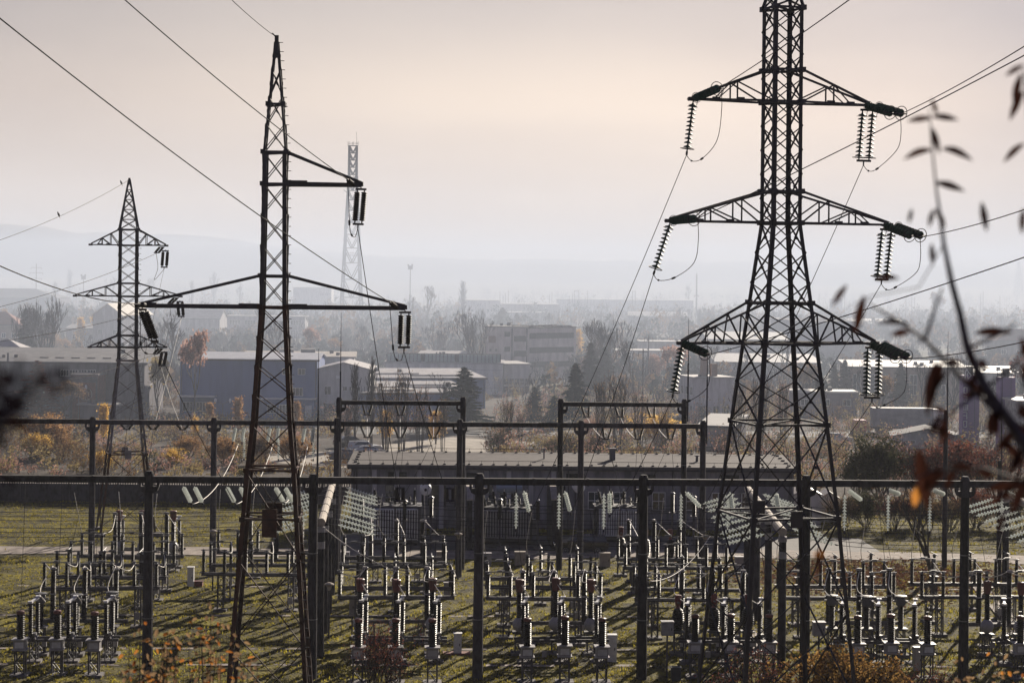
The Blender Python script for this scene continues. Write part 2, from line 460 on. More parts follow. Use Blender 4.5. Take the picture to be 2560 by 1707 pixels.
for k, (x0, x1, v) in enumerate([(-40, 34, 113.6), (-30, 34, 118.4), (-36, 34, 129.8), (-36, 34, 141.6)]):
    x = x0
    while x < x1:
        e = min(x1, x + random.uniform(1.5, 6))
        strip('cable_duct_path', [(x, v + x * TY), (e, v + e * TY)], .55, .185, TRN, .09); x = e + random.uniform(.4, 5.5)
strip('footpath', [(31.0, 110), (32.5, 128), (34.5, 150)], 1.2, .20, TRN, .1)
# paved patch near the tall tower
strip('paved_patch', [(13.9, 113.6), (15.9, 126)], 1.7, .20, TRN, .1)

# short grass: tufts on the sunlit lawn of the yard
GR = LEAF('autumn_grass', (.085, .075, .016), (.38, .32, .045), .5, .45)
mb = MB()
for _ in range(62000):
    y = 104 + 98 * random.random() ** 1.25; half = y * .27 + 3
    x = random.uniform(-half, half)
    if 155.4 + .02 * x < y < 161.6 and random.random() < .93: continue
    if 160.5 < y < 171 and -15 < x < 31: continue
    nz = math.sin(x * .8) * math.sin(y * .55) + .7 * math.sin(x * 2.1 + 1) * math.sin(y * 1.7)
    if nz < -.35 and random.random() < .7: continue
    h = random.uniform(.05, .13) * (1.6 if nz > .7 else 1.0)
    for _k in range(3):
        a = random.uniform(0, 6.28); wd = random.uniform(.02, .06); lean = random.uniform(-.08, .08)
        cx, cy = x + random.uniform(-.1, .1), y + random.uniform(-.1, .1)
        dx, dy = math.cos(a) * wd, math.sin(a) * wd
        o = len(mb.v)
        g0 = lawn_z(cx, cy) - .02; mb.v += [(cx - dx, cy - dy, g0), (cx + dx, cy + dy, g0), (cx + dx * .3 + lean, cy + dy * .3 + lean, g0 + h + .03)]
        mb.f.append((o, o + 1, o + 2)); mb.mi.append(0)
tag(mb.build('grass', GR), 'short yellowing grass across the switchyard lawn', 'grass', None, 'stuff')
# fallen leaves on the right part of the lawn
mb = MB()
for _ in range(9000):
    y = random.gauss(149, 5); x = random.gauss(27, 6)
    if not 132 < y < 160: continue
    a = random.uniform(0, 6.28); s = random.uniform(.04, .11)
    mb.quad((x, y, lawn_z(x, y) + .01 + random.random() * .05), (math.cos(a) * s, math.sin(a) * s, random.uniform(-.03, .03)), (-math.sin(a) * s, math.cos(a) * s, random.uniform(-.05, .05)))
tag(mb.build('fallen_leaves', LEAF('fallen_leaf_litter', (.15, .055, .035), (.30, .16, .09), .2, .6)), 'reddish fallen leaves spread under the bare tree', 'leaves', None, 'stuff')

# ------------------------------------------------------------------ lattice towers
def quadc(w, z):
    return [Vector((-w, -w, z)), Vector((w, -w, z)), Vector((w, w, z)), Vector((-w, w, z))]
def lattice(root, lev, leg_w, br_w, matf, panels, rings, leg_name='leg', steps=False):
    """lev: [(z, half width)], panels: number of X panels between levels; matf(z)->material"""
    def hw(z):
        for (a, wa), (b, wb) in zip(lev, lev[1:]):
            if a <= z <= b: return wa + (wb - wa) * (z - a) / (b - a)
        return lev[-1][1]
    segs = {}
    for c in range(4):
        mb = MB()
        for (a, wa), (b, wb) in zip(lev, lev[1:]):
            mb.cur = MATS.index(matf((a + b) / 2)) if matf((a + b) / 2) in MATS else 0
            mb.angle(quadc(wa, a)[c], quadc(wb, b)[c], leg_w * (.5 if wb < .2 else 1), (0, 0, (a + b) / 2))
        if steps and c == 1:
            z = lev[0][0] + 3
            while z < lev[-1][0]:
                p = quadc(hw(z), z)[c]; mb.bar(p, p + Vector((.22, 0, 0)), .03); z += .45
        mb.build(leg_name, MATS, root)
    mb = MB()
    for (a, wa), (b, wb), n in zip(lev, lev[1:], panels):
        mb.cur = MATS.index(matf((a + b) / 2))
        for i in range(n):
            z0 = a + (b - a) * i / n; z1 = a + (b - a) * (i + 1) / n
            q0, q1 = quadc(hw(z0), z0), quadc(hw(z1), z1)
            for s in range(4):
                t = (s + 1) % 4
                ctr = (q0[s] + q0[t] + q1[s] + q1[t]) / 4
                off = Vector((ctr.x, ctr.y, 0)).normalized() * br_w * .55
                mb.bar(q0[s], q1[t], br_w, br_w * .5)
                mb.bar(q0[t] - off, q1[s] - off, br_w, br_w * .5)
                if n and br_w > .06:
                    mb.bar(ctr - off * .5 - (q1[t] - q0[s]).normalized() * .09, ctr - off * .5 + (q1[t] - q0[s]).normalized() * .09, .16, .02)
    mb.build('body_bracing', MATS, root)
    for z in rings:
        mb = MB(); mb.cur = MATS.index(matf(z)); q = quadc(hw(z), z)
        for s in range(4): mb.bar(q[s], q[(s + 1) % 4], br_w * 1.2)
        mb.bar(q[0], q[2], br_w * .8); mb.bar(q[1] - Vector((0, 0, .08)), q[3] - Vector((0, 0, .08)), br_w * .8)
        for s in range(4):
            c = q[s] * .96; mb.cbox((c.x, c.y, z), .26, .26, .22)
        mb.build('horizontal_frame', MATS, root)
    return hw
MATS = [STEEL, PALEST, RUST]
def cross_arm(root, side, length, z0, z1, hw, br, n=3, name='cross_arm'):
    mb = MB()
    w0, w1 = hw(z0), hw(z1)
    tip = Vector((side * length, 0, z0))
    for sy in (-1, 1):
        b0 = Vector((side * w0, sy * w0, z0)); t0 = Vector((side * w1, sy * w1, z1))
        tb = tip + Vector((0, sy * .10, 0)); tt = tip + Vector((0, sy * .10, .10))
        mb.bar(b0, tb, br * 1.35, br * 1.2); mb.bar(t0, tt, br * 1.2)
        for i in range(1, n):
            u = i / n * .92
            p, q = b0.lerp(tb, u), t0.lerp(tt, u)
            mb.bar(p, q, br * .75)
            u2 = (i - 1) / n * .92
            mb.bar(q, b0.lerp(tb, u2), br * .8)
            if i == n - 1:
                mb.bar(q, b0.lerp(tb, (i + .55) / n * .92), br * .6)
    for i in range(0, n + 1):
        u = i / n * .95
        p = Vector((side * w0, -w0, z0)).lerp(tip, u); q = Vector((side * w0, w0, z0)).lerp(tip, u)
        if (q - p).length > .15: mb.bar(p, q, br * .7)
    mb.cbox(tip + Vector((side * .05, 0, .0)), .34, .26, .16)
    for u in (.42, .72):
        p = Vector((side * w0, -w0, z0)).lerp(tip, u); mb.cbox(p + Vector((0, -.05, .04)), .35, .10, .14)
    o = mb.build(name, STEEL, root); return o

def tall_tower(label, base, rz, lev, panels, rings, arms, peak, leg_w, br_w, matf, steps=True):
    root = thing('transmission_tower', label, 'tower', base, rz)
    hw = lattice(root, lev, leg_w, br_w, matf, panels, rings, steps=steps)
    zt, wt = lev[-1]
    mb = MB(); mb.cur = MATS.index(matf(zt))
    q = quadc(wt, zt); ap = Vector((0, 0, peak))
    nz = 5
    for c in range(4): mb.bar(q[c], ap + (q[c] - Vector((0, 0, zt))) * .08, leg_w * .7)
    for i in range(nz):
        f0, f1 = 1 - i / nz * .92, 1 - (i + 1) / nz * .92
        a = [Vector((p.x * f0, p.y * f0, zt + (peak - zt) * i / nz)) for p in q]
        b = [Vector((p.x * f1, p.y * f1, zt + (peak - zt) * (i + 1) / nz)) for p in q]
        for s in range(4):
            t = (s + 1) % 4; mb.bar(a[s], b[t], br_w * .8); mb.bar(a[t], b[s], br_w * .8); mb.bar(b[s], b[t], br_w * .7)
    mb.cbox((0, 0, peak), .18, .18, .3)
    mb.build('peak', MATS, root)
    for side, ln, z0, z1, n in arms: cross_arm(root, side, ln, z0, z1, hw, br_w, n)
    # square plates where the big diagonals meet low on the body
    mb = MB(); mb.cur = MATS.index(matf(8))
    z = rings[0]; wv = hw(z)
    for c in ((0, -wv - .02), (0, wv + .02)):
        mb = MB(); mb.box(c[0] - .27, c[0] + .27, c[1] - .03, c[1] + .03, z - .36, z + .36); mb.build('joint_plate', matf(8), root)
    for p in quadc(lev[0][1], 0): MB().cbox((p.x, p.y, .15), .9, .9, .5).build('footing', CONC, root)
    return root, hw
def dz(yd, s): return H - (yd * K - HY) / s       # height of a level read off the enlarged view
# --- the tall tower on the right
SR_ = 57.0; RY = F / SR_
def roll_fix(px): return (px - CX) * SR
rb = at(1793 * K, 625 * K, RY); RX = rb.x - .02
def rz_(yd): return at(1793 * K, yd * K, RY).z
RTz = [rz_(y) for y in (20, 162, 235, 440, 512, 695, 788, 970, 1180)]
zz = RTz
RT_ROT = R(16)
lev = [(0, 3.0), (zz[8], 2.03), (zz[7], 1.64), (zz[6], 1.27), (zz[4], .69), (zz[2], .68), (zz[0], .68)]
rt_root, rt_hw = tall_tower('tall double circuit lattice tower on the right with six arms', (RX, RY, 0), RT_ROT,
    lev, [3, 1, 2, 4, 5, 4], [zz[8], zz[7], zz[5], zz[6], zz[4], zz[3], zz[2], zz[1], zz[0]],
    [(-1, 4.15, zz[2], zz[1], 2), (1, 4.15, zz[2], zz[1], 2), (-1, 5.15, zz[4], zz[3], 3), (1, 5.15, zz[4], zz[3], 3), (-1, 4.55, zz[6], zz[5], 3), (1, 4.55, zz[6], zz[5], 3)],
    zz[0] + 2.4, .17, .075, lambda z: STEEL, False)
def rt_tip(side, ln, z):
    return Vector((RX + side * ln * math.cos(RT_ROT), RY + side * ln * math.sin(RT_ROT), z))
# --- the smaller tower far left
FY = 169.0
fb = at(294 * K, 700 * K, FY); FX = fb.x
def fz(yd): return at(294 * K, yd * K, FY).z
FR = R(16)
fl = [fz(y) for y in (527, 563, 650, 680, 770, 797, 828, 1040)]
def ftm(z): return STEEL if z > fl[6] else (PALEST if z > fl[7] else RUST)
lev = [(0, 2.35), (fl[7], 1.58), (fl[6], .80), (fl[3], .78), (fl[0], .77)]
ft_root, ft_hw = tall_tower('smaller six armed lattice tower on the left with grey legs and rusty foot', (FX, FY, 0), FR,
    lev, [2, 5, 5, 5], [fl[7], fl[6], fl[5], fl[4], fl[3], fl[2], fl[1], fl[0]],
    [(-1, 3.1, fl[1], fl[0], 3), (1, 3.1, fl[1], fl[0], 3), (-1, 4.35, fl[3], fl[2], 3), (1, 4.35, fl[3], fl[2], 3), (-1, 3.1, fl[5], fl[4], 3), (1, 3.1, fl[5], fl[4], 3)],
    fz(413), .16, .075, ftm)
def ft_tip(side, ln, z):
    return Vector((FX + side * ln * math.cos(FR), FY + side * ln * math.sin(FR), z))
# --- the rusty tower with plain beam arms
LY = 98.0
lb = at(630 * K, 625 * K, LY); LX = lb.x
def lz(yd): return at(631 * K, yd * K, LY).z
LR = R(2.5)
ll = [lz(y) for y in (97, 240, 350, 423, 633, 705, 745, 970, 1075, 1185)]
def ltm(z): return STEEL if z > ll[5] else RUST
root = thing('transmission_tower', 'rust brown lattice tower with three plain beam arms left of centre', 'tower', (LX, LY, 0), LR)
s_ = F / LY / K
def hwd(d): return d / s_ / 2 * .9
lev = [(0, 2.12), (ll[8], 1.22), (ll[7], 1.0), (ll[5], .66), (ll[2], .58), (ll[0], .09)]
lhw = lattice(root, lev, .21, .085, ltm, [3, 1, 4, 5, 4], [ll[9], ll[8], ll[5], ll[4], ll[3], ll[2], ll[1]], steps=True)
mb = MB(); mb.cur = 0; mb.cbox((0, 0, ll[0] + .1), .2, .2, .45); mb.bar((0, 0, ll[0] + .2), (-.22, -.1, ll[0] + .42), .05); mb.build('peak', MATS, root)
def beam_arm(side, length, z0, z1):
    mb = MB(); w0 = lhw(z0)
    tip = Vector((side * length, 0, z0))
    for sy in (-1, 1):
        mb.bar((side * w0, sy * w0, z0), tip + Vector((0, sy * .14, 0)), .13, .2)
        mb.bar((side * lhw(z1), sy * lhw(z1), z1), tip + Vector((0, sy * .14, .12)), .09, .13)
    for u in (.25, .5, .75, .93):
        p = Vector((side * w0, -w0, z0)).lerp(tip, u); q = Vector((side * w0, w0, z0)).lerp(tip, u); mb.bar(p, q, .08)
    mb.cbox(tip + Vector((-side * .3, 0, .05)), .8, .36, .22)
    mb.cbox(Vector((side * (w0 + .5), -w0, z0 + .13)), 1.0, .06, .08)
    mb.build('cross_arm', STEEL, root)
LT_U = (828 - 631) * K / (F / LY); LT_L = (932 - 631) * K / (F / LY)
beam_arm(1, LT_U, ll[3], ll[2]); beam_arm(1, LT_L, ll[5], ll[4]); beam_arm(-1, LT_L, ll[5], ll[4])
mb = MB(); wv = lhw(ll[9])
mb.cur = 2; mb.box(-.36, .36, -wv - .05, -wv + .03, ll[9] - .85, ll[9] + .5); mb.build('joint_plate', MATS, root); MB().box(-.42, .42, wv - .03, wv + .05, ll[9] - .9, ll[9] + .5).build('joint_plate', RUST, root)
for p in quadc(2.12, 0): MB().cbox((p.x, p.y, .15), .9, .9, .5).build('footing', CONC, root)
def lt_tip(side, ln, z):
    return Vector((LX + side * ln * math.cos(LR), LY + side * ln * math.sin(LR), z))
# ------------------------------------------------------------------ gantries (concrete posts and beams)
def tapered_post(h, w0, w1):
    mb = MB(); n = 10
    mb.lathe([(w0 / 2, 0), (w1 / 2, h - .12), (w1 / 2 * .8, h)], n)
    return mb
def corbel(side, z, w):
    mb = MB(); s = side; a = w * .42; e = a + .36
    for poly in ([(a, z - .20), (e, z - .20), (e - .10, z - .44), (a, z - .56)], [(e - .13, z), (e, z), (e, z - .2), (e - .13, z - .2)]):
        q = [(s * x_, y_) for x_, y_ in poly]
        mb.prism(q if s > 0 else q[::-1], -.16, .16)
    return mb
def gantry(label, v, pxs, ztop, zbeam, w0, w1, bh, spans, rods=(), group='concrete portal rows of the switchyard'):
    p0 = row(pxs[0], v, zbeam)
    root = thing('switchyard_gantry', label, 'gantry', p0, YAW, group)
    inv = Matrix.Rotation(-YAW, 3, 'Z')
    loc = [inv @ (row(px, v, zbeam) - p0) for px in pxs]
    posts = []
    for i, l in enumerate(loc):
        h = ztop + random.uniform(-.06, .06)
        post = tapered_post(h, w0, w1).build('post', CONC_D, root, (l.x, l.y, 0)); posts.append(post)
        mb = MB(); mb.lathe([(w1 / 2 + .02, h - 1.1), (w1 / 2 + .02, h - .1), (w1 / 2 - .06, h + .06)], 10); mb.build('post_cap', CONC_D, post)
        for s in (-1, 1):
            if (i == 0 and s < 0 and -1 not in spans) or (i == len(loc) - 1 and s > 0 and 99 not in spans): continue
            corbel(s, zbeam - bh / 2, w1).build('corbel', CONC_D, post)
        for z in (h * .3, h * .62): MB().lathe([(w0 / 2 - (w0 - w1) / 2 * z / h + .012, z), (w0 / 2 - (w0 - w1) / 2 * z / h + .012, z + .06)], 10).build('steel_band', GALV, post)
    for k in spans:
        a = loc[k] if 0 <= k < len(loc) else (loc[0] - (loc[1] - loc[0]) * 1.0 if k < 0 else loc[-1])
        b = loc[k + 1] if 0 <= k + 1 < len(loc) and k >= 0 else (loc[0] if k < 0 else loc[-1] + (loc[-1] - loc[-2]) * 1.0)
        mb = MB(); z = zbeam + random.uniform(-.03, .03)
        y = (a.y + b.y) / 2
        mb.box(a.x + w1 * .42, b.x - w1 * .42, y - .17, y + .17, z - bh / 2, z + bh / 2)
        for t in (.33, .66):   # straps over the beam
            xx = a.x + (b.x - a.x) * t; mb.box(xx - .05, xx + .05, y - .19, y + .19, z - bh / 2 - .02, z + bh / 2 + .02)
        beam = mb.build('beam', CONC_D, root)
    for i, px, top in rods:
        l = loc[i]; zt = top
        mb = MB(); mb.tube([(l.x + .22, l.y - .3, ztop - 1.6), (l.x + .22, l.y - .3, ztop + (zt - ztop) * .45)], .055, 7)
        mb.tube([(l.x + .22, l.y - .3, ztop + (zt - ztop) * .45), (l.x + .22, l.y - .3, zt)], .035, 6, .012)
        mb.bar((l.x, l.y - .1, ztop - .5), (l.x + .22, l.y - .32, ztop - .5), .06); mb.bar((l.x, l.y - .1, ztop - 1.3), (l.x + .22, l.y - .32, ztop - 1.3), .06)
        mb.build('lightning_rod', STEEL, root)
    return root
V1, V2, V3 = 109.9, 147.0, 150.2
Z1, Z2, Z3 = 11.0, 11.28, 12.6
FRONT = [373, 784, 1199, 1609, 2016, 2413]
SECOND = [232, 535.5, 843, 1150, 1453, 1758]
gantry('nearest row of six concrete posts carrying one long beam across the whole yard', V1, FRONT, 11.35, Z1, .60, .47, .36, [-1, 0, 1, 2, 3, 4, 99], [(1, 778, 18.2)])
gantry('second row of six concrete posts and beam behind the nearest row', V2, SECOND, 11.6, Z2, .50, .42, .33, [-1, 0, 1, 2, 3, 4], [(2, 840, 19.4), (5, 1770, 18.6)])
gantry('taller two post portal with three V shaped insulators just left of the picture centre', V3, [848, 1158], 13.0, Z3, .46, .40, .31, [0])
gantry('taller two post portal right of the picture centre', V3, [1402, 1711], 13.0, Z3, .46, .40, .31, [0], [(1, 1719, 19.2)])

# lightning masts standing alone on the right
def mast(px, v, zpost, ztip, label):
    p = row(px, v, zpost); r = thing('lightning_mast', label, 'mast', p, 0)
    tapered_post(zpost, .42, .32).build('post', CONC_D, r)
    mb = MB(); mb.tube([(.1, 0, zpost - 1), (.1, 0, zpost + (ztip - zpost) * .4)], .05, 7); mb.tube([(.1, 0, zpost + (ztip - zpost) * .4), (.1, 0, ztip)], .032, 6, .012)
    mb.build('lightning_rod', STEEL, r)
mast(2365, 152, 12.3, 18.3, 'slim concrete mast with lightning rod in front of the red brown trees')
mast(2500, 146, 9.0, 15.8, 'short lightning mast nearest to the right edge below the purple towers')

# long beams running away from the camera, carrying the bus bars
def depth_beam(label, pts, ztop, posts, r=.25):
    a, b = Vector(pts[0]), Vector(pts[1])
    root = thing('busbar_gantry', label, 'gantry', (a.x, a.y, 0), 0, 'long beams running away with busbar strings')
    d = b - a
    mb = MB(); n = 6
    for i in range(n):
        p, q = d * (i / n), d * ((i + 1) / n - .012)
        mb.tube([(p.x, p.y, ztop), (q.x, q.y, ztop)], r, 12)
    mb.build('beam', CONC_L, root)
    for i in range(1, n):
        p = d * (i / n - .006); MB().tube([(p.x - d.x / 400, p.y - d.y / 400, ztop), (p.x + d.x / 400, p.y + d.y / 400, ztop)], r * 1.1, 12).build('clamp_ring', STEEL, root)
    for t in posts:
        p = d * t
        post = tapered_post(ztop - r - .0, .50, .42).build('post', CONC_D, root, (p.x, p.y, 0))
        MB().lathe([(.235, ztop - 1.5), (.235, ztop - 1.1)], 10).build('collar', GREYP, post); MB().lathe([(.25, ztop - r - .3), (.25, ztop - r)], 10).build('collar', GREYP, post)
    return a, b
Lb = depth_beam('long pale beam on a line of posts beside the rusty tower', (row(803, 116.2, 7.9), row(832, 138.6, 7.9)), 7.9, (.0, .33, .66, .98))
Rb = depth_beam('long pale beam on posts seen through the legs of the tall tower', (row(1957, 113.0, 7.9), row(1868, 136.0, 7.9)), 7.9, (.0, .35, .68, .98))
Fb = depth_beam('long pale beam entering at the right edge of the yard', (row(2712, 112.5, 7.9), row(2512, 134.0, 7.9)), 7.9, (.0, .5, .98))

# ------------------------------------------------------------------ insulators
def shed_profile(h, rc, rs, n, cap=True):
    pr = [(rc * 1.15, 0), (rc * 1.15, h * .03)]
    for i in range(n):
        z = h * (.05 + .90 * i / n); dzz = h * .90 / n
        pr += [(rc, z), (rs, z + dzz * .18), (rs * .98, z + dzz * .34), (rc, z + dzz * .72)]
    pr += [(rc * 1.15, h * .96), (rc * 1.15, h)]
    return pr
def ins_mesh(name, h, rc, rs, n, mat=PORC, seg=9):
    mb = MB(); mb.lathe(shed_profile(h, rc, rs, n), seg); return mb.mesh(name, mat)
I_POST = ins_mesh('post_insulator', 1.32, .085, .135, 14)
I_TALL = ins_mesh('tall_insulator', 1.50, .135, .19, 15)
I_PAIR = ins_mesh('slim_insulator', 1.95, .095, .15, 18)
I_FAT = ins_mesh('fat_insulator', 1.35, .165, .235, 11, PORC, 12)
I_CT = ins_mesh('column_insulator', 1.55, .13, .18, 13)
I_BELL = MB().lathe([(.10, 0)] + sum([[(.16 + .16 * math.sin(math.pi * (.12 + .72 * (1 - i / 11))), 1.3 * i / 11), (.21 + .17 * math.sin(math.pi * (.12 + .72 * (1 - i / 11))), 1.3 * (i + .25) / 11), (.16 + .16 * math.sin(math.pi * (.12 + .72 * (1 - i / 11))), 1.3 * (i + .6) / 11)] for i in range(11)], []) + [(.16, 1.32)], 12).mesh('bell_insulator', PORC)

def foot(par, x, y, s=.6, h=.3):
    MB().cbox((x, y, h / 2 - .05), s, s, h + .1).build('footing', CONC, par)
def leg_lattice(par, x, y, z, w=.36, d=.36, br=.07):
    mb = MB()
    for sx in (-1, 1):
        for sy in (-1, 1): mb.bar((x + sx * w / 2, y + sy * d / 2, .2), (x + sx * w / 2, y + sy * d / 2, z), br)
    k = max(2, int(z / .55))
    for i in range(k):
        za, zb = .25 + (z - .3) * i / k, .25 + (z - .3) * (i + 1) / k
        for sy in (-1, 1):
            s = 1 if i % 2 else -1
            mb.bar((x - s * w / 2, y + sy * d / 2, za), (x + s * w / 2, y + sy * d / 2, zb), br * .55)
        mb.bar((x - w / 2, y - d / 2, zb), (x + w / 2, y - d / 2, zb), br * .6); mb.bar((x - w / 2, y - d / 2, zb), (x - w / 2, y + d / 2, zb), br * .6)
    leg = mb.build('support_leg', STEEL2, par)
    foot(leg, x, y, w + .5)
    return leg

def make_disconnector():
    r = thing('disconnect_switch', 'x', 'disconnect switch')
    zb = 2.6
    mb = MB(); mb.box(-3.55, 3.55, -.17, -.09, zb - .12, zb + .1); mb.box(-3.55, 3.55, .09, .17, zb - .12, zb + .1)
    for x in (-3.5, -2.2, -.7, .7, 2.2, 3.5): mb.cbox((x, 0, zb + .11), .3, .42, .03)
    mb.build('support_beam', STEEL2, r)
    mb = MB(); mb.tube([(-3.4, -.32, zb + .02), (3.4, -.32, zb + .02)], .028, 5); mb.tube([(2.3, -.34, zb), (2.3, -.34, .9)], .03, 5)
    mb.build('drive_rod', GALV, r)
    for x in (-2.3, 2.3): leg_lattice(r, x, 0, zb - .12)
    MB().cbox((2.3, -.42, .95), .32, .26, .42).build('drive_box', GREYP, r)
    for k in range(3):
        for s in (-.68, .68):
            x = -2.75 + 2.75 * k + s
            i = put('post_insulator', I_POST, r, (x, 0, zb + .12))
            mb = MB(); mb.lathe([(.10, 1.32), (.10, 1.40), (.06, 1.44), (.06, 1.52)], 8); mb.cbox((0, 0, 1.47), .34, .09, .06); mb.build('terminal', GALV, i)
        x0 = -2.75 + 2.75 * k
        mb = MB(); mb.tube([(x0 - .62, 0, zb + 1.60), (x0 + .62, 0, zb + 1.60)], .035, 6); mb.cbox((x0, 0, zb + 1.62), .34, .14, .10); mb.cbox((x0 + .1, 0, zb + 1.70), .42, .10, .04)
        mb.build('contact_arm', GALV, r)
    return r
def make_vt():
    r = thing('voltage_transformer', 'x', 'transformer')
    leg_lattice(r, 0, 0, 1.62, .5, .5, .08)
    mb = MB(); mb.box(-.33, .33, -.33, .33, 1.66, 2.16); mb.box(-.42, .42, -.42, .42, 2.16, 2.22); mb.box(-.40, .40, -.40, .40, 1.60, 1.66)
    b = mb.build('base_box', GREYP, r); MB().box(-.24, .24, -.35, -.33, 1.74, 2.06).build('cover_plate', TANK, b)
    i = put('insulator', I_FAT, r, (0, 0, 2.22))
    mb = MB(); mb.lathe([(.20, 3.57), (.22, 3.60), (.22, 3.72), (.12, 3.76)], 12); mb.build('cap', REDCAP, r)
    mb = MB(); mb.tube([(0, 0, 3.75), (.0, 0, 3.98)], .02, 5); mb.cbox((0, 0, 3.96), .16, .06, .05); mb.build('terminal', GALV, r)
    return r
def stand_low(r, z):
    leg_lattice(r, 0, 0, z, .42, .42, .07)
    MB().box(-.38, .38, -.38, .38, z, z + .08).build('platform', STEEL2, r)
def make_ct_head():
    r = thing('current_transformer', 'x', 'transformer'); stand_low(r, 1.42)
    mb = MB(); mb.lathe([(.10, 1.5), (.30, 1.62), (.40, 1.86), (.38, 2.06), (.24, 2.26), (.16, 2.32)], 14); mb.build('tank', GREYP, r, None, True)
    put('insulator', I_CT, r, (0, 0, 2.30))
    mb = MB(); mb.lathe([(.18, 3.83), (.20, 3.90), (.26, 4.46), (.26, 4.54), (.20, 4.58)], 12); mb.build('head', REDCAP, r)
    mb = MB(); mb.tube([(.22, -.1, 4.0), (.36, -.12, 3.8), (.34, -.14, 3.1), (.30, -.12, 2.9)], .022, 5); mb.cbox((.28, 0, 4.2), .12, .2, .06); mb.build('terminal', ALU, r)
    return r
def make_ct_drum():
    r = thing('current_transformer', 'x', 'transformer'); stand_low(r, 1.75)
    put('insulator', I_CT, r, (0, 0, 1.83), None, (1.05, 1.05, .84))
    mb = MB(); mb.lathe([(.18, 3.12), (.28, 3.2), (.28, 3.6), (.22, 3.66), (.37, 3.68), (.37, 3.74), (.2, 3.78)], 14); mb.build('head', DARKT, r)
    mb = MB(); mb.cbox((0, 0, 3.42), .9, .1, .1); mb.build('terminal', GALV, r)
    return r
def make_ct_bell():
    r = thing('current_transformer', 'x', 'transformer'); stand_low(r, 1.5)
    put('insulator', I_BELL, r, (0, 0, 1.6))
    mb = MB(); mb.lathe([(.16, 2.9), (.10, 3.02), (.17, 3.2), (.19, 3.3), (.19, 3.68), (.15, 3.72)], 12); mb.build('head', REDCAP, r)
    mb = MB(); mb.cbox((0, 0, 3.3), .12, .7, .08); mb.build('terminal', GALV, r)
    return r
def make_breaker():
    r = thing('circuit_breaker', 'x', 'circuit breaker'); z = 1.5
    mb = MB()
    for y in (-.45, .45): mb.bar((-2.7, y, z), (2.7, y, z), .10, .16)
    for x in (-2.1, 0, 2.1):
        mb.bar((x - .13, -.7, z + .12), (x - .13, .7, z + .12), .07, .08); mb.bar((x + .13, -.7, z + .12), (x + .13, .7, z + .12), .07, .08)
    mb.build('frame', STEEL2, r)
    for x in (-2.1, 0, 2.1): leg_lattice(r, x, 0, z - .1, .34, .8, .06)
    for x in (-2.1, 0, 2.1):
        for k, y in enumerate((-.42, .42)):
            put('insulator', I_PAIR, r, (x + (.12 if k else -.12), y, z + .17))
        mb = MB(); mb.bar((x - .14, -.52, z + 2.16), (x + .14, .52, z + 2.30), .13, .12); mb.cbox((x + .14, .5, z + 2.38), .26, .3, .06); mb.cbox((x - .14, -.48, z + 2.2), .24, .22, .12); mb.build('interrupter_head', TANK, r)
        mb = MB(); mb.cbox((x, -.2, z + .3), .34, .4, .2); mb.tube([(x + .2, -.5, z + .3), (x + .3, -.62, z + .05)], .05, 6); mb.build('drive_link', GALV, r)
    return r
def make_columns():
    r = thing('post_insulator_row', 'x', 'insulator stand'); z = 1.5
    mb = MB(); mb.bar((-2.6, -.14, z), (2.6, -.14, z), .08, .18); mb.bar((-2.6, .14, z), (2.6, .14, z), .08, .18); mb.build('support_beam', STEEL2, r)
    for x in (-1.5, 1.5): leg_lattice(r, x, 0, z - .09)
    for x in (-1.85, 0, 1.85):
        c = put('insulator_column', I_TALL, r, (x, 0, z + .1))
        put('upper_insulator', I_TALL, c, (0, 0, 1.53), None, (.95, .95, .98))
        mb = MB(); mb.lathe([(.18, 1.47), (.18, 1.56)], 10); mb.lathe([(.15, 2.99), (.19, 3.02), (.19, 3.08), (.08, 3.14)], 10); mb.cbox((.0, -.1, 3.12), .3, .12, .05); mb.build('terminal', GREYP, c)
    return r
def junction(r, x, y, z):
    MB().box(x - .13, x + .13, y - .09, y + .09, z, z + .34).build('junction_box', GREYP, r)
    MB().tube([(x, y, z), (x, y + .02, .1)], .025, 5).build('cable_conduit', STEEL, r)
_mk = (make_ct_head, make_ct_drum, make_ct_bell, make_breaker, make_columns)
P_D, P_V, P_C1, P_C2, P_C3, P_B, P_S = make_disconnector(), make_vt(), make_ct_head(), make_ct_drum(), make_ct_bell(), make_breaker(), make_columns()
for p_ in (P_C1, P_C2, P_C3): junction(p_, .26, -.28, .7)
junction(P_B, -1.0, -.55, .6); junction(P_S, 1.5, -.3, .5)
bpy.context.view_layer.update()
for p in (P_D, P_V, P_C1, P_C2, P_C3, P_B, P_S): learn(p)
_used = set()
def place(proto, px, v, z, label, group, rot=0, off=(0, 0)):
    if proto.name not in _used: o = proto; _used.add(proto.name)
    else: o = dup(proto)
    p = row(px, v, z); o.location = (p.x + off[0], p.y + off[1], 0); o.rotation_euler = (random.uniform(-.008, .008), random.uniform(-.008, .008), YAW + rot + random.uniform(-.03, .03)); o.scale = (1, 1, random.uniform(.975, 1.025))
    o['label'] = label; o['group'] = group
    return o
BAY = {1: 'the leftmost bay', 2: 'the bay behind the rusty tower', 3: 'the bay left of centre', 4: 'the bay right of centre',
       5: 'the bay behind the tall tower', 6: 'the bay beside the tall tower', 7: 'the rightmost bay'}
LMR = ['left', 'middle', 'right']
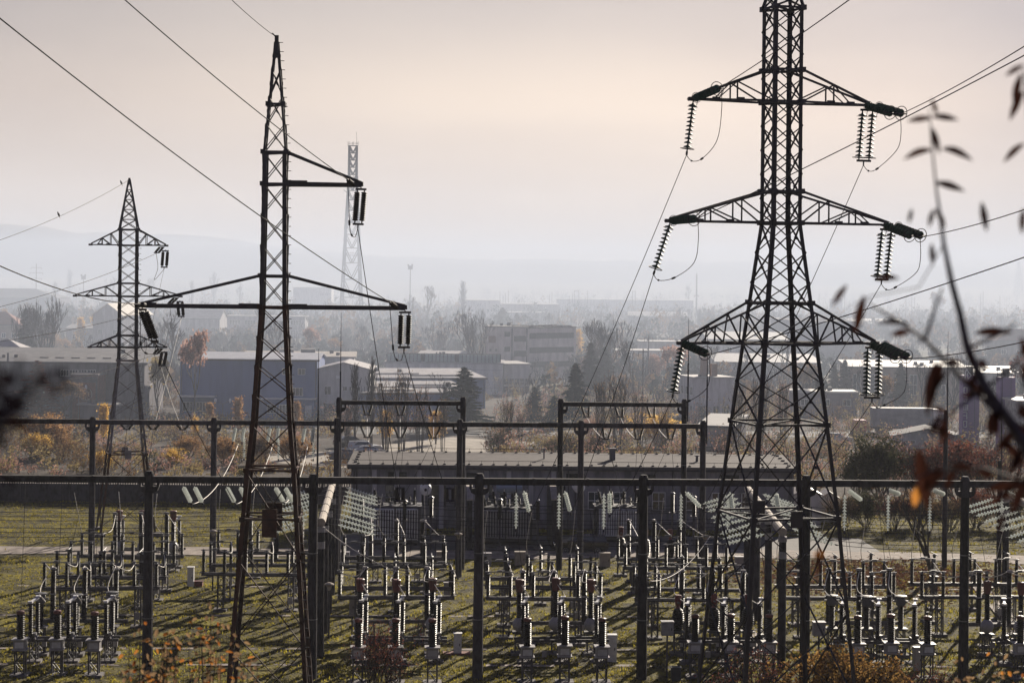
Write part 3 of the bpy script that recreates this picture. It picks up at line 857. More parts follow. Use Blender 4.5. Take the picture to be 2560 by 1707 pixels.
# front voltage transformers
for b, xs, v in [(1, (52, 144, 236), 110.5), (3, (895, 990, 1082), 108.6), (4, (1318, 1412, 1505), 108.8), (5, (1738, 1826, 1923), 110.4), (6, (2144, 2228, 2319), 110.0), (7, (2552,), 110.2)]:
    for k, x in enumerate(xs):
        place(P_V, x, v, 2.8, f'wide ribbed voltage transformer, {LMR[k] if len(xs) > 1 else "only"} one in {BAY[b]}', 'voltage transformers along the front')
# current transformers
for b, xs, v, P, d in [(1, (103, 191, 280), 116.5, P_C2, 'drum headed'), (3, (900, 990, 1081), 117, P_C1, 'red headed'), (4, (1298, 1389, 1478), 117, P_C1, 'red headed'),
                       (5, (1695, 1784, 1869), 117, P_C3, 'bulging bottle shaped'), (6, (2079, 2167, 2252), 116.8, P_C2, 'drum headed'), (7, (2468, 2551), 116.8, P_C1, 'red headed')]:
    for k, x in enumerate(xs):
        place(P, x, v, 3, f'{d} current transformer, {LMR[k]} one in {BAY[b]}', 'current transformers')
for b, x, v in [(1, 180, 114.4), (3, 1000, 114.6), (4, 1404, 114.6), (5, 1810, 114.6), (6, 2196, 114.4), (7, 2600, 114.4)]:
    place(P_B, x, v, 3, f'circuit breaker with paired slim columns in {BAY[b]}', 'circuit breakers')
for b, x, v in [(1, 210, 120.3), (3, 991, 120), (4, 1384, 120), (5, 1780, 120), (6, 2148, 120), (7, 2522, 119.6)]:
    place(P_S, x, v, 3, f'three double height porcelain columns in the front half of {BAY[b]}', 'rows of tall porcelain columns')
for b, x, v in [(1, 353, 146.0), (3, 992, 144), (5, 1634, 144.5), (2, 690, 145.5)]:
    place(P_S, x, v, 3, f'three double height porcelain columns at the back of {BAY[b]}', 'rows of tall porcelain columns')
for k, x in enumerate((298, 357, 433)):
    place(P_C1, x, 148.5, 3, f'red headed current transformer, {LMR[k]} one at the back of {BAY[1]}', 'current transformers')
place(P_B, 372, 150.5, 3, 'circuit breaker standing farthest back on the left beside the pale path', 'circuit breakers')
for k, x in enumerate((1552, 1614, 1676)):
    place(P_C3, x, 147.5, 3, f'bottle shaped current transformer, {LMR[k]} one at the back of {BAY[5]}', 'current transformers')
DN = ['nearest', 'second nearest', 'third', 'farthest']
DISC = {1: [(252, 125.2), (276, 129.4), (330, 139.6), (306, 135.4)], 2: [(640, 131.6), (655, 135.8), (668, 141.5)], 3: [(991, 122), (989, 126), (985, 135.4), (984, 139.2)],
        4: [(1360, 122), (1352, 126.2), (1345, 130.2)], 5: [(1731, 122), (1719, 126), (1690, 135), (1668, 139)], 6: [(2096, 122.4), (2078, 127)], 7: [(2440, 123.5), (2410, 128.0)]}
DISCO = {}
NUM = {2: 'two', 3: 'three', 4: 'four'}
for b, lst in DISC.items():
    lst = sorted(lst, key=lambda t: t[1])
    for k, (x, v) in enumerate(lst):
        DISCO[(b, k)] = place(P_D, x, v, 3, f'disconnect switch, {DN[k] if k < len(lst) - 1 else "farthest"} of {NUM[len(lst)]} in {BAY[b]}', 'disconnect switches')

# single bus supports between the switches
def make_support():
    r = thing('bus_support', 'x', 'insulator stand'); leg_lattice(r, 0, 0, 2.4, .3, .3, .06)
    MB().box(-.28, .28, -.28, .28, 2.4, 2.46).build('platform', STEEL2, r)
    put('post_insulator', I_POST, r, (0, 0, 2.46))
    mb = MB(); mb.lathe([(.1, 3.78), (.12, 3.84), (.12, 3.9), (.05, 3.95)], 10); mb.tube([(0, -.9, 3.98), (0, .9, 3.98)], .035, 6); mb.build('terminal', GALV, r)
    return r
P_U = make_support(); bpy.context.view_layer.update(); learn(P_U)
for b, x, v in [(1, 262, 132.6), (3, 987, 131.2), (4, 1352, 134.5), (5, 1706, 131.0), (6, 2088, 132.2), (7, 2425, 133.0)]:
    for k in range(3):
        place(P_U, x, v, 3, f'single bus support with one slim insulator, {LMR[k]} one in {BAY[b]}', 'single bus supports', 0, ((k - 1) * 2.4, 0))
# cabinets
def cabinet(px, v, w, d, h, label, base=None, mat=WHITEP, cat='cabinet', pole=0, name='electrical_cabinet'):
    p = row(px, v, h / 2); r = thing(name, label, cat, p, YAW)
    z = pole
    mb = MB(); mb.box(-w / 2, w / 2, -d / 2, d / 2, z + .12, z + h); mb.box(-w / 2 - .03, w / 2 + .03, -d / 2 - .03, d / 2 + .05, z + h, z + h + .06)
    mb.build('body', mat, r)
    MB().box(-w / 2 + .05, w / 2 - .05, -d / 2 - .015, -d / 2, z + .2, z + h - .08).build('door', mat, r)
    MB().box(w / 2 - .14, w / 2 - .10, -d / 2 - .05, -d / 2 - .015, z + h * .5, z + h * .5 + .14).build('handle', STEEL, r)
    if pole:
        mb = MB(); mb.bar((0, 0, 0), (0, 0, z + .12), .09); mb.build('pole', STEEL2, r)
    else:
        mb = MB(); mb.box(-w / 2 - .04, w / 2 + .04, -d / 2 - .04, d / 2 + .04, -.05, .12); mb.build('plinth', CONC, r)
    if base:
        x0, x1, hh = base; MB().box(x0, x1, -.5, .42, .0, hh).build('base_slab', REDCONC, r)
    return r
cabinet(477, 141.6, .44, .40, 1.5, 'white narrow cabinet on the lawn left of the rusty tower')
p = row(497, 141.8, .4); r = thing('valve_box', 'low red brown box standing behind the narrow white cabinet', 'box', p, YAW)
MB().box(-.28, .28, -.25, .25, 0, .48).build('body', REDCONC, r); MB().box(-.31, .31, -.28, .28, .48, .54).build('lid', REDCAP, r)
cabinet(1144, 117.0, .46, .42, 1.35, 'white cabinet standing on a red brown concrete slab', (-.85, .75, .26))
cabinet(1530, 115.0, .50, .46, 1.65, 'tall white cabinet between the nearest posts right of centre')
cabinet(1667, 110.6, .66, .5, .84, 'grey box on a thin pole left of the tall tower', None, GREYP, 'cabinet', 2.35)
cabinet(2046, 110.6, .66, .5, .84, 'grey box on a thin pole right of the tall tower', None, GREYP, 'cabinet', 2.35)
cabinet(1690, 109.6, .52, .46, .85, 'dark squat cabinet at the foot of the tall tower', None, DARKT)
cabinet(2294, 112.5, .46, .44, 1.45, 'white cabinet beside the voltage transformers on the right', None, GREYP)
cabinet(880, 122.6, .36, .34, 1.2, 'small grey cabinet under the disconnect switch left of the centre post', None, GREYP, 'cabinet', 1.3)
cabinet(1118, 137.0, .48, .40, 1.2, 'pale cabinet far back near the second row of posts', None, GREYP)

# yard lamps on short poles
def yard_lamp(px, v, zt, label):
    p = row(px, v, zt); r = thing('yard_lamp', label, 'lamp', p, YAW)
    MB().tube([(0, 0, 0), (0, 0, zt - .1)], .06, 8).build('pole', STEEL2, r)
    mb = MB(); mb.lathe([(.07, zt - .35), (.14, zt - .1), (.30, zt), (.30, zt + .05), (.10, zt + .14)], 12); mb.build('lamp_head', CONC_L, r)
yard_lamp(533, 139.5, 4.3, 'mushroom shaped yard lamp in front of the post left of the rusty tower')
yard_lamp(1146, 145.6, 3.4, 'mushroom shaped yard lamp beside the centre post of the second row')
yard_lamp(823, 122, 3.4, 'small yard lamp beside the line of posts under the pale beam')
yard_lamp(1763, 145.6, 3.3, 'mushroom shaped yard lamp left of the tall tower leg')

# ------------------------------------------------------------------ insulator strings
def string_mesh(n, rd, pitch, mat, seg=12):
    mb = MB(); pr = []
    z = -.10
    pr += [(.03, 0), (.03, z)]
    for i in range(n):
        pr += [(.045, z), (.055, z - pitch * .20), (rd * .62, z - pitch * .32), (rd * .93, z - pitch * .50), (rd, z - pitch * .68), (rd * .88, z - pitch * .70), (.05, z - pitch * .60), (.03, z - pitch)]
        z -= pitch
    pr += [(.03, z - .12)]
    mb.lathe(pr, seg)
    return mb.mesh('disc_string', mat), -z + .12
S_G, LG = string_mesh(11, .185, .18, GLASS, 14)
S_D, LD = string_mesh(13, .105, .105, PORC, 9)
S_L, _l = (lambda mb: (mb.lathe([(.03, 0), (.03, -.1)] + sum([[(.10, -.1 - .105 * i), (.145, -.1 - .105 * i - .03), (.14, -.1 - .105 * i - .055), (.10, -.1 - .105 * i - .08)] for i in range(13)], []) + [(.03, -.1 - .105 * 13), (.03, -.1 - .105 * 13 - .12)], 10).mesh('ribbed_string', PORC), LD))(MB())
S_P, LP_ = string_mesh(10, .135, .205, PALEINS, 10)
S_T, LT_ = string_mesh(9, .185, .225, GLASS, 14)
S_W, LW = string_mesh(9, .135, .13, PALEINS, 12)
S_S, LS = string_mesh(10, .15, .165, PALEINS, 10)
RINGM = MB().ring((0, 0, -LG + .12), .30, .018, 'Z', 18).bar((-.3, 0, -LG + .12), (.3, 0, -LG + .12), .03).mesh('corona_ring', STEEL)
HORN = MB().ring((0, 0, -.25), .22, .014, 'Z', 16).tube([(.22, 0, -.25), (.26, 0, .1), (.2, 0, .22)], .014, 5).mesh('arcing_horn', STEEL)
def hang(mesh, p, d, label, cat='insulator', group=None, pair=None, ringed=False, ln=1.5, name='insulator_string', yoke=True, sc=1.0):
    """one string, or two side by side joined by yokes; d is the way it hangs"""
    d = Vector(d).normalized()
    r = thing(name, label, cat, p, 0, group)
    r.rotation_mode = 'QUATERNION'; r.rotation_quaternion = d.to_track_quat('-Z', 'Y')
    offs = [0] if not pair else [-pair / 2, pair / 2]
    z0 = -.16 if pair else 0
    for o in offs:
        s = put('disc_string', mesh, r, (o, 0, z0), None, sc)
        if ringed: put('corona_ring', RINGM, s); put('arcing_horn', HORN, s)
    L_ = ln * sc
    mb = MB()
    if pair:
        for z in (-.12, z0 - L_ - .02): mb.box(-pair / 2 - .1, pair / 2 + .1, -.03, .03, z - .05, z + .05)
        mb.tube([(0, 0, .0), (0, 0, -.12)], .03, 5); mb.tube([(0, 0, z0 - L_), (0, 0, z0 - L_ - .22)], .035, 5)
        mb.build('yoke', STEEL, r); end = z0 - L_ - .22
    else:
        mb.tube([(0, 0, -L_), (0, 0, -L_ - .16)], .05, 6); mb.build('clamp', STEEL, r); end = -L_ - .16
    return Vector(p) + d * (-end)
ENDS = {}
rtg = 'glass insulator strings of the tall tower'
NM = ['top', 'middle', 'bottom']
ARM = [(4.15, zz[2]), (5.15, zz[4]), (4.55, zz[6])]
# where the lines towards the camera leave the frame (enlarged-view pixels, distance)
IN = {('left', 0): (2160, -155, 52), ('left', 1): (2420, 92, 55), ('left', 2): (2400, 575, 58), ('right', 0): (2420, 65, 55), ('right', 1): (2420, 458, 58), ('right', 2): (2420, 770, 60)}
FS = {('left', 0): (1318, 1262), ('left', 1): (1420, 1258), ('left', 2): (1524, 1268), ('right', 0): (1737, 1253), ('right', 1): (1829, 1254), ('right', 2): (1944, 1254)}
HANGEND = {('left', 0): (1578, 347), ('left', 1): (1506, 612), ('left', 2): (1548, 892), ('right', 0): (1984, 378), ('right', 1): (2026, 640), ('right', 2): (2004, 905)}
for sname, s in (('left', -1), ('right', 1)):
    for k in range(3):
        tip = rt_tip(s, ARM[k][0], ARM[k][1])
        # line from the camera's side
        ex, ey, eY = IN[(sname, k)]
        q = at(ex * K, ey * K, eY)
        # tension string: mostly towards the camera and to the right
        dd = Vector((.40, -.92, (.13, .02, -.17)[k])) if s < 0 else Vector((.36, -.90, -.22))
        e = hang(S_T, tip + Vector((0, -.1, 0)), dd, f'{"paired" if s > 0 else "single"} glass string pointing forward from the {NM[k]} {sname} arm of the tall tower', 'insulator', rtg, .55 if s > 0 else None, True, LT_)
        wire('power_line', f'conductor coming forward from the {NM[k]} {sname} arm of the tall tower', e, q, .12, .019, WIRE, 'conductors from the tall tower')
        # hanging string towards the yard
        hx, hy = HANGEND[(sname, k)]
        hp = at(hx * K, hy * K, tip.y + .3)
        hd = (hp - tip)
        e2 = hang(S_G, tip + Vector((0, .1, -.08)), hd, f'{"paired" if s > 0 else "single"} glass string hanging below the {NM[k]} {sname} arm of the tall tower', 'insulator', rtg, .52 if s > 0 else None, True, LG, sc=1.0)
        ENDS[(sname, k)] = e2
        # jumper loop between the two strings
        low = min(e.z, e2.z)
        pts = [e, Vector((e.x + .05, e.y + .1, e.z - .9)), Vector((e.x - .12, e.y + .2, e2.z + .5)), Vector((e2.x * .5 + e.x * .5 + .12, e2.y, e2.z - .12)), e2 + Vector((.25, 0, -.26)), e2]
        def cr(P, n=6):
            out = []
            for i in range(len(P) - 1):
                p0 = P[max(i - 1, 0)]; p1 = P[i]; p2 = P[i + 1]; p3 = P[min(i + 2, len(P) - 1)]
                for j in range(n):
                    t = j / n
                    out.append(.5 * ((2 * p1) + (p2 - p0) * t + (2 * p0 - 5 * p1 + 4 * p2 - p3) * t * t + (3 * p1 - p0 - 3 * p2 + p3) * t ** 3))
            out.append(P[-1]); return out
        jp = cr(pts)
        o0 = jp[0]; mb = MB(); mb.tube([x - o0 for x in jp], .016, 5)
        for u in (.62, .8):
            i = int(u * (len(jp) - 1)); mb.tube([jp[i] - o0, jp[i + 1] - o0], .045, 6)
        o = mb.build('jumper_cable', WIRE, None, o0, True); tag(o, f'looped jumper at the {NM[k]} {sname} arm of the tall tower', 'wire', 'jumpers of the tall tower')
wire('ground_wire', 'earth wire running up from the peak of the tall tower', (RX, RY, zz[0] + 2.4), at(2300 * K, -600 * K, 50), .3, .014)
# front beam: strings pulled towards the towers
fg = 'glass strings on the nearest beam'
def fbeam(px): 
    p = row(px, V1 - .25, Z1); p.z = Z1 - .12; return p
def dir_to(p, px, py, v):
    return at(px, py, row(px, v, 10).y) - p
fend = {}
_place = ['left of the centre post', 'just right of the centre post', 'farther right of the centre post']
for (sname, k), (x, y) in FS.items():
    dx = {0: -8, 1: -8, 2: 0}[k] if sname == 'left' else (-24 if k == 0 else -4)
    p = fbeam(x + dx); p.z -= .35
    e = hang(S_W, p, dir_to(p, x, y, V1 - .75), f'slanting string under the nearest beam holding the {NM[k]} {sname} tall tower conductor', 'insulator', fg, None, False, LW)
    mb = MB(); 
    fend[(sname, k)] = e
    wire('power_line', f'conductor dropping from the {NM[k]} {sname} tall tower arm to the nearest beam', ENDS[(sname, k)], e, .35, .017, WIRE, 'conductors from the tall tower')
    wire('tie_rod', f'short rod above the slanting string of the {NM[k]} {sname} conductor', p + Vector((0, .12, .34)), p, 0, .03, STEEL, 'rods under the nearest beam', 'rod', 2)
for k, (x, sx, sy) in enumerate([(2120, 2160, 1254), (2222, 2245, 1233), (2335, 2356, 1233), (2512, 2536, 1240)]):
    p = fbeam(x); p.z -= .2
    e = hang(S_W, p, dir_to(p, sx, sy, V1 + .6), f'slanting string under the nearest beam, {ORD[k]} right of the tall tower', 'insulator', fg, None, False, LW)
    fend[('far', k)] = e
# white string pairs on the left part of the beam
for k, (xa, xb) in enumerate([(458, 486), (567, 600), (688, 712)]):
    for j, x in enumerate((xa, xb)):
        p = fbeam(x); p.z -= .25
        e = hang(S_W, p, dir_to(p, x + 20, 1256 if k < 2 else 1252, V1 + .7), f'curved pale string, {["left", "right"][j]} one of the {ORD[k]} pair under the nearest beam', 'insulator', fg, None, False, LW)
        fend[('pair', k, j)] = e
# hanging pale strings under the nearest beam
for k, (x, yb) in enumerate([(1291, 1312), (1398, 1312), (1510, 1322), (1703, 1300), (1820, 1300), (2112, 1302), (2221, 1304), (2325, 1304), (2505, 1302)]):
    p = fbeam(x); p.z = Z1 - .18
    wire('tie_rod', f'thin rod above the {ORD[k]} hanging pale disc string from the left', p, p - Vector((0, 0, .42)), 0, .028, STEEL, 'rods under the nearest beam', 'rod', 2)
    hang(S_P, p - Vector((0, 0, .42)), (0, 0, -1), f'straight hanging pale disc string, {ORD[k]} from the left under the nearest beam', 'insulator', 'hanging pale disc strings', None, False, LP_, sc=.86)
# dark double strings facing the viewer (rusty tower's conductors)
for k, (x, xt) in enumerate([(1000, 'left'), (1125, 'right')]):
    p = fbeam(x); p.z = Z1 - .3
    e = hang(S_L, p, dir_to(p, x, 1246, V1 - 1.2), f'dark double string under the nearest beam, {xt} one near the white conservator drum', 'insulator', None, .34, False, LD, sc=.7)
    fend[('lt', k)] = e
# rusty tower strings
tips = [lt_tip(1, LT_U, ll[3]), lt_tip(1, LT_L, ll[5]), lt_tip(-1, LT_L, ll[5])]
he = [(822, 520), (928, 796), (362, 798)]
dl = ['upper right', 'lower right', 'lower left']
lend = []
for k, t in enumerate(tips):
    h = at(he[k][0] * K, he[k][1] * K, LY + .4)
    e = hang(S_L, t + Vector((0, 0, -.08)), h - t, f'dark double string hanging from the {dl[k]} arm of the rusty tower', 'insulator', 'dark strings of the rusty tower', .40, False, LD, sc=1.05)
    lend.append(e)
LIN = [(-40, -295, 55), (-60, -5, 58), (-60, 583, 62)]
for k, t in enumerate(tips):
    q = at(LIN[k][0] * K, LIN[k][1] * K, LIN[k][2])
    tt = t + Vector((-.35 if k < 2 else .1, -.1, 0))
    e = hang(S_L, tt, (q - tt), f'dark string seen end on at the {dl[k]} arm of the rusty tower', 'insulator', 'dark strings of the rusty tower', .3 if k == 2 else None, False, LD, sc=.8)
    wire('power_line', f'conductor running up to the left from the {dl[k]} arm of the rusty tower', e, q, .35, .022, WIRE, 'conductors from the rusty tower')
    a, b = e, lend[k]
    pts = [a, a + Vector((.08, .1, -.9)), Vector((a.x * .6 + b.x * .4, a.y, b.z - .1)), b + Vector((-.15, 0, -.45)), b]
    jp = cr(pts); o0 = jp[0]; mb = MB(); mb.tube([x - o0 for x in jp], .018, 5)
    for u in (.45, .62):
        i = int(u * (len(jp) - 1)); mb.tube([jp[i] - o0, jp[i + 1] - o0], .05, 6)
    tag(mb.build('jumper_cable', WIRE, None, o0, True), f'hanging jumper loop beside the {dl[k]} arm of the rusty tower', 'wire', 'jumpers of the rusty tower')
wire('ground_wire', 'earth wire running up to the left from the tip of the rusty tower', (LX - .2, LY - .1, ll[0] + .35), at(350 * K, -190 * K, 55), .2, .018)
wire('power_line', 'conductor from the upper right arm of the rusty tower down to the nearest beam', lend[0], fend[('lt', 0)], .2, .02, WIRE, 'conductors from the rusty tower')
wire('power_line', 'conductor from the lower right arm of the rusty tower down to the nearest beam', lend[1], fend[('lt', 1)], .2, .02, WIRE, 'conductors from the rusty tower')
wire('power_line', 'conductor from the lower left arm of the rusty tower down to the nearest beam', lend[2], fend[('pair', 1, 0)], .2, .02, WIRE, 'conductors from the rusty tower')
# smaller tower strings and lines
FARM = [(3.1, fl[1]), (4.35, fl[3]), (3.1, fl[5])]
fhe = [(376, 622), (418, 735), (372, 828)]
fleft = [(-30, 712, 128), (-30, 788, 130), (-30, 908, 130)]
second_l = [317, 383, 457]
for k in range(3):
    t = ft_tip(1, *FARM[k])
    h = at(fhe[k][0] * K, fhe[k][1] * K, FY - .3)
    e = hang(S_L, t + Vector((0, -.05, -.35)), h - t, f'dark double string hanging from the {NM[k]} right arm of the smaller tower', 'insulator', 'strings of the smaller tower', .38, False, LD, sc=.95)
    q = at(fleft[k][0] * K, fleft[k][1] * K, fleft[k][2])
    tt = t + Vector((-.3, -.1, -.1))
    e2 = hang(S_D, tt, (q - tt).normalized() + Vector((0, 0, -.22)), f'dark string slanting left below the {NM[k]} right arm of the smaller tower', 'insulator', 'strings of the smaller tower', .3, False, LD, sc=.95)
    wire('power_line', f'conductor running left from the {NM[k]} right arm of the smaller tower', e2, q, .35, .018, WIRE, 'conductors from the smaller tower')
    pts = [e2, e2 + Vector((.15, 0, -1.2)), Vector((e.x - .8, e.y, e.z - .9)), e]
    jp = cr(pts); o0 = jp[0]; mb = MB(); mb.tube([x - o0 for x in jp], .018, 5)
    tag(mb.build('jumper_cable', WIRE, None, o0, True), f'slack jumper loop under the {NM[k]} right arm of the smaller tower', 'wire', 'jumpers of the smaller tower')
    b = row(second_l[k], V2 + .6, Z2); b.z = Z2 - .6
    wire('power_line', f'conductor from the {NM[k]} right arm of the smaller tower to the second beam', e, b, .3, .012, ALU if k else WIRE, 'conductors from the smaller tower')
gw0, gw1 = Vector((FX, FY, fz(413))), at(-30 * K, 562 * K, 125)
gw = sag_pts(gw0, gw1, .35, 24)
wire('ground_wire', 'earth wire with two birds on it at the far left', None, None, 0, .016, WIRE, None, 'wire', 0, gw)
def bird(px, label):
    best = None
    for a, b in zip(gw, gw[1:]):
        for u in [i / 20 for i in range(20)]:
            p = a.lerp(b, u); x = CX + (p.x * CR - (H - p.z) * SR) * F / p.y
            if best is None or abs(x - px) < best[0]: best = (abs(x - px), p)
    p = best[1]
    mb = MB(); mb.lathe([(.01, -.24), (.09, -.16), (.13, 0), (.11, .12), (.05, .22)], 10); mb.lathe([(.02, .17), (.075, .24), (.07, .32), (.015, .38)], 8)
    mb.add([(-.05, .0, -.2), (.05, 0, -.2), (.04, .03, -.52), (-.04, .03, -.52)], [(0, 1, 2, 3), (3, 2, 1, 0)])
    mb.tube([(.03, -.02, -.1), (.03, -.1, -.22)], .01, 4); mb.tube([(.0, .0, .33), (.0, -.09, .32)], [.02, .004], 5)
    o = mb.build('bird', M('dark_plumage', (.02, .018, .02), .8), None, p + Vector((0, 0, .22)), True); o.rotation_euler = (R(-28), 0, R(70)); o.scale = (.62,) * 3; o.location.z -= .07; tag(o, label, 'bird', 'birds on the earth wire')
bird(147, 'small dark bird alone in the middle of the earth wire'); bird(303, 'small dark bird perched on the earth wire beside the peak of the smaller tower')

# V shaped string pairs under the second row and the taller portals
def v_pair(px, v, z, spread, drop, label, group, sc=.72, right_bias=0):
    p = row(px, v, z); r = thing('insulator_pair', label, 'insulator', (p.x, p.y, z), YAW, group)
    d = math.hypot(drop, spread / 2 - .1)
    for s in (-1, 1):
        dd = Vector((-s * (spread / 2 - .14) + right_bias, 0, -drop)).normalized()
        o = put('disc_string', S_D, r, (s * spread / 2, 0, 0), None, (sc * 1.5, sc * 1.5, d / LD)); o.rotation_mode = 'QUATERNION'; o.rotation_quaternion = dd.to_track_quat('-Z', 'Y')
    mb = MB(); mb.box(-.26 + right_bias, .26 + right_bias, -.03, .03, -drop - .06, -drop + .02)
    mb.ring((-spread / 2, 0, .12), .19, .025, 'X', 10); mb.ring((spread / 2, 0, .12), .19, .025, 'X', 10); mb.build('yoke', STEEL, r)
    return Vector((p.x + right_bias, p.y, z - drop - .05))
vg = 'V shaped insulator pairs'
ve = {}
for k, x in enumerate((918, 1001, 1084)):
    ve[('3l', k)] = v_pair(x, V3, Z3 - .16, .70, .72, f'dark V shaped pair, {LMR[k]} one under the taller portal left of centre', vg)
    ve[('2l', k)] = v_pair(x, V2, Z2 - .17, .98, .80, f'dark V shaped pair, {LMR[k]} one on the second beam under the left portal', vg)
for k, x in enumerate((1463, 1547, 1627)):
    ve[('3r', k)] = v_pair(x, V3, Z3 - .16, .56, .74, f'dark V shaped pair, {LMR[k]} one under the taller portal right of centre', vg, right_bias=.12)
for k, x in enumerate((1518, 1597, 1678)):
    ve[('2r', k)] = v_pair(x, V2, Z2 - .17, .62, .80, f'dark V shaped pair, {LMR[k]} one on the second beam under the right portal', vg, right_bias=-.08)
for k, x in enumerate((317, 383, 457)):
    ve[('1', k)] = v_pair(x, V2, Z2 - .17, .9, .34, f'short dark V shaped pair, {LMR[k]} one on the second beam near the smaller tower', vg)
# glass pairs on the second beam around the rusty tower
for k, (xa, xb) in enumerate([(590, 611), (676, 697), (763, 784)]):
    for j, x in enumerate((xa, xb)):
        p = row(x, V2 - .25, Z2); p.z = Z2 - .22
        e = hang(S_W, p, Vector((-.04 if j else -.10, -.75, -1.0)), f'bluish glass string, {["left", "right"][j]} one of the {ORD[k]} pair beside the rusty tower', 'insulator', 'glass pairs on the second beam', None, True, LW, sc=1.0)
    b = fend[('pair', k, 0)]
    wire('bus_wire', f'pale wire from the {ORD[k]} glass pair on the second beam down to the nearest beam', e + Vector((-.25, 0, 0)), b, .9, .02, ALU, 'pale wires between the two beams')
    p = row(xb, V2 - .1, Z2); p.z = Z2 - .2
    hang(S_S, p - Vector((0, 0, .9)), (0, 0, -1), f'slim hanging pale string behind the {ORD[k]} glass pair on the second beam', 'insulator', 'slim hanging pale strings', None, False, LS, sc=.8)
# droppers from the V pairs
for k in range(3):
    wire('dropper', f'pale dropper joining the two {LMR[k]} V shaped pairs left of centre', ve[('3l', k)], ve[('2l', k)], .02, .03, ALU, 'pale droppers between beams')
    a = ve[('3r', k)]; b = ve[('2r', k)]
    wire('dropper', f'pale slack jumper between the two {LMR[k]} V shaped pairs right of centre', a, b, .28, .03, ALU, 'pale droppers between beams')
    # to the transformers
    q = at(935 + 36 * k, 1240, 164)
    wire('dropper', f'thin wire from the {LMR[k]} left V pair to the first transformer', ve[('2l', k)], q, .2, .016, WIRE, 'thin wires down to the transformers')
    q = at(1558 + 26 * k, 1236, 166)
    wire('dropper', f'thin wire from the {LMR[k]} right V pair to the third transformer', ve[('2r', k)], q, .2, .016, WIRE, 'thin wires down to the transformers')
    q = row((931, 992, 1055)[k], 144, 4.7); q.z = 4.75
    wire('dropper', f'dark wire from the {LMR[k]} V shaped pair left of centre to the tall columns', ve[('2l', k)] + Vector((.25, 0, 0)), q, .3, .016, WIRE, 'dark wires down to the tall columns')
    q = row((1573, 1634, 1695)[k], 144.5, 4.7); q.z = 4.75
    wire('dropper', f'dark wire from the {LMR[k]} V shaped pair right of centre to the tall columns', ve[('2r', k)] + Vector((.1, 0, 0)), q, .3, .016, WIRE, 'dark wires down to the tall columns')
    q = row((292, 353, 414)[k], 146, 4.7); q.z = 4.75
    wire('dropper', f'dark wire from the {LMR[k]} short V shaped pair to the tall columns on the left', ve[('1', k)], q, .3, .016, WIRE, 'dark wires down to the tall columns')

# ------------------------------------------------------------------ bus bars: strings on the long beams and wires between them
bz = 7.75
NB = 9
bw = 'bus wires crossing the yard'
def bp_(P, k): 
    a, b = P; t = .05 + .9 * k / (NB - 1); q = a.lerp(b, t); return Vector((q.x, q.y, bz))
DEP = ['nearest', 'second nearest', 'third nearest', 'fourth nearest', 'middle', 'fourth farthest', 'third farthest', 'second farthest', 'farthest']
endsR = {}; 
for nm, P in (('rusty tower', Lb), ('tall tower', Rb), ('right edge', Fb)):
    for side in (-1, 1):
        if nm == 'right edge' and side > 0: continue
        for k in range(NB):
            p = bp_(P, k) + Vector((side * .95, side * .95 * TY, -.12))
            wn = wire('tie_rod', f'short rod, {DEP[k]} on the {"left" if side < 0 else "right"} of the pale beam by the {nm}', bp_(P, k) + Vector((side * .24, 0, 0)), p, .03, .018, GALV, 'rods of the bus strings', 'rod', 4)
            droop = -.26 - .03 * (k % 3)
            e = hang(S_P, p, (side, side * TY, droop), f'sagging white disc string, {DEP[k]} {"left" if side < 0 else "right"} of the pale beam by the {nm}', 'insulator', 'bus bar disc strings', None, False, LP_)
            endsR[(nm, side, k)] = e
for k in range(NB):
    a, b = endsR[('rusty tower', 1, k)], endsR[('tall tower', -1, k)]
    wire('bus_wire', f'{DEP[k]} of nine bus wires in the middle of the yard', a, b, .30, .017, WIRE, bw)
    a, b = endsR[('tall tower', 1, k)], endsR[('right edge', -1, k)]
    wire('bus_wire', f'{DEP[k]} of nine bus wires right of the tall tower', a, b, .25, .017, WIRE, bw)
    a = endsR[('rusty tower', -1, k)]; b = a + Vector((-34, -34 * TY, .25))
    wire('bus_wire', f'{DEP[k]} of nine bus wires running out to the left edge', a, b, .30, .017, WIRE, bw)
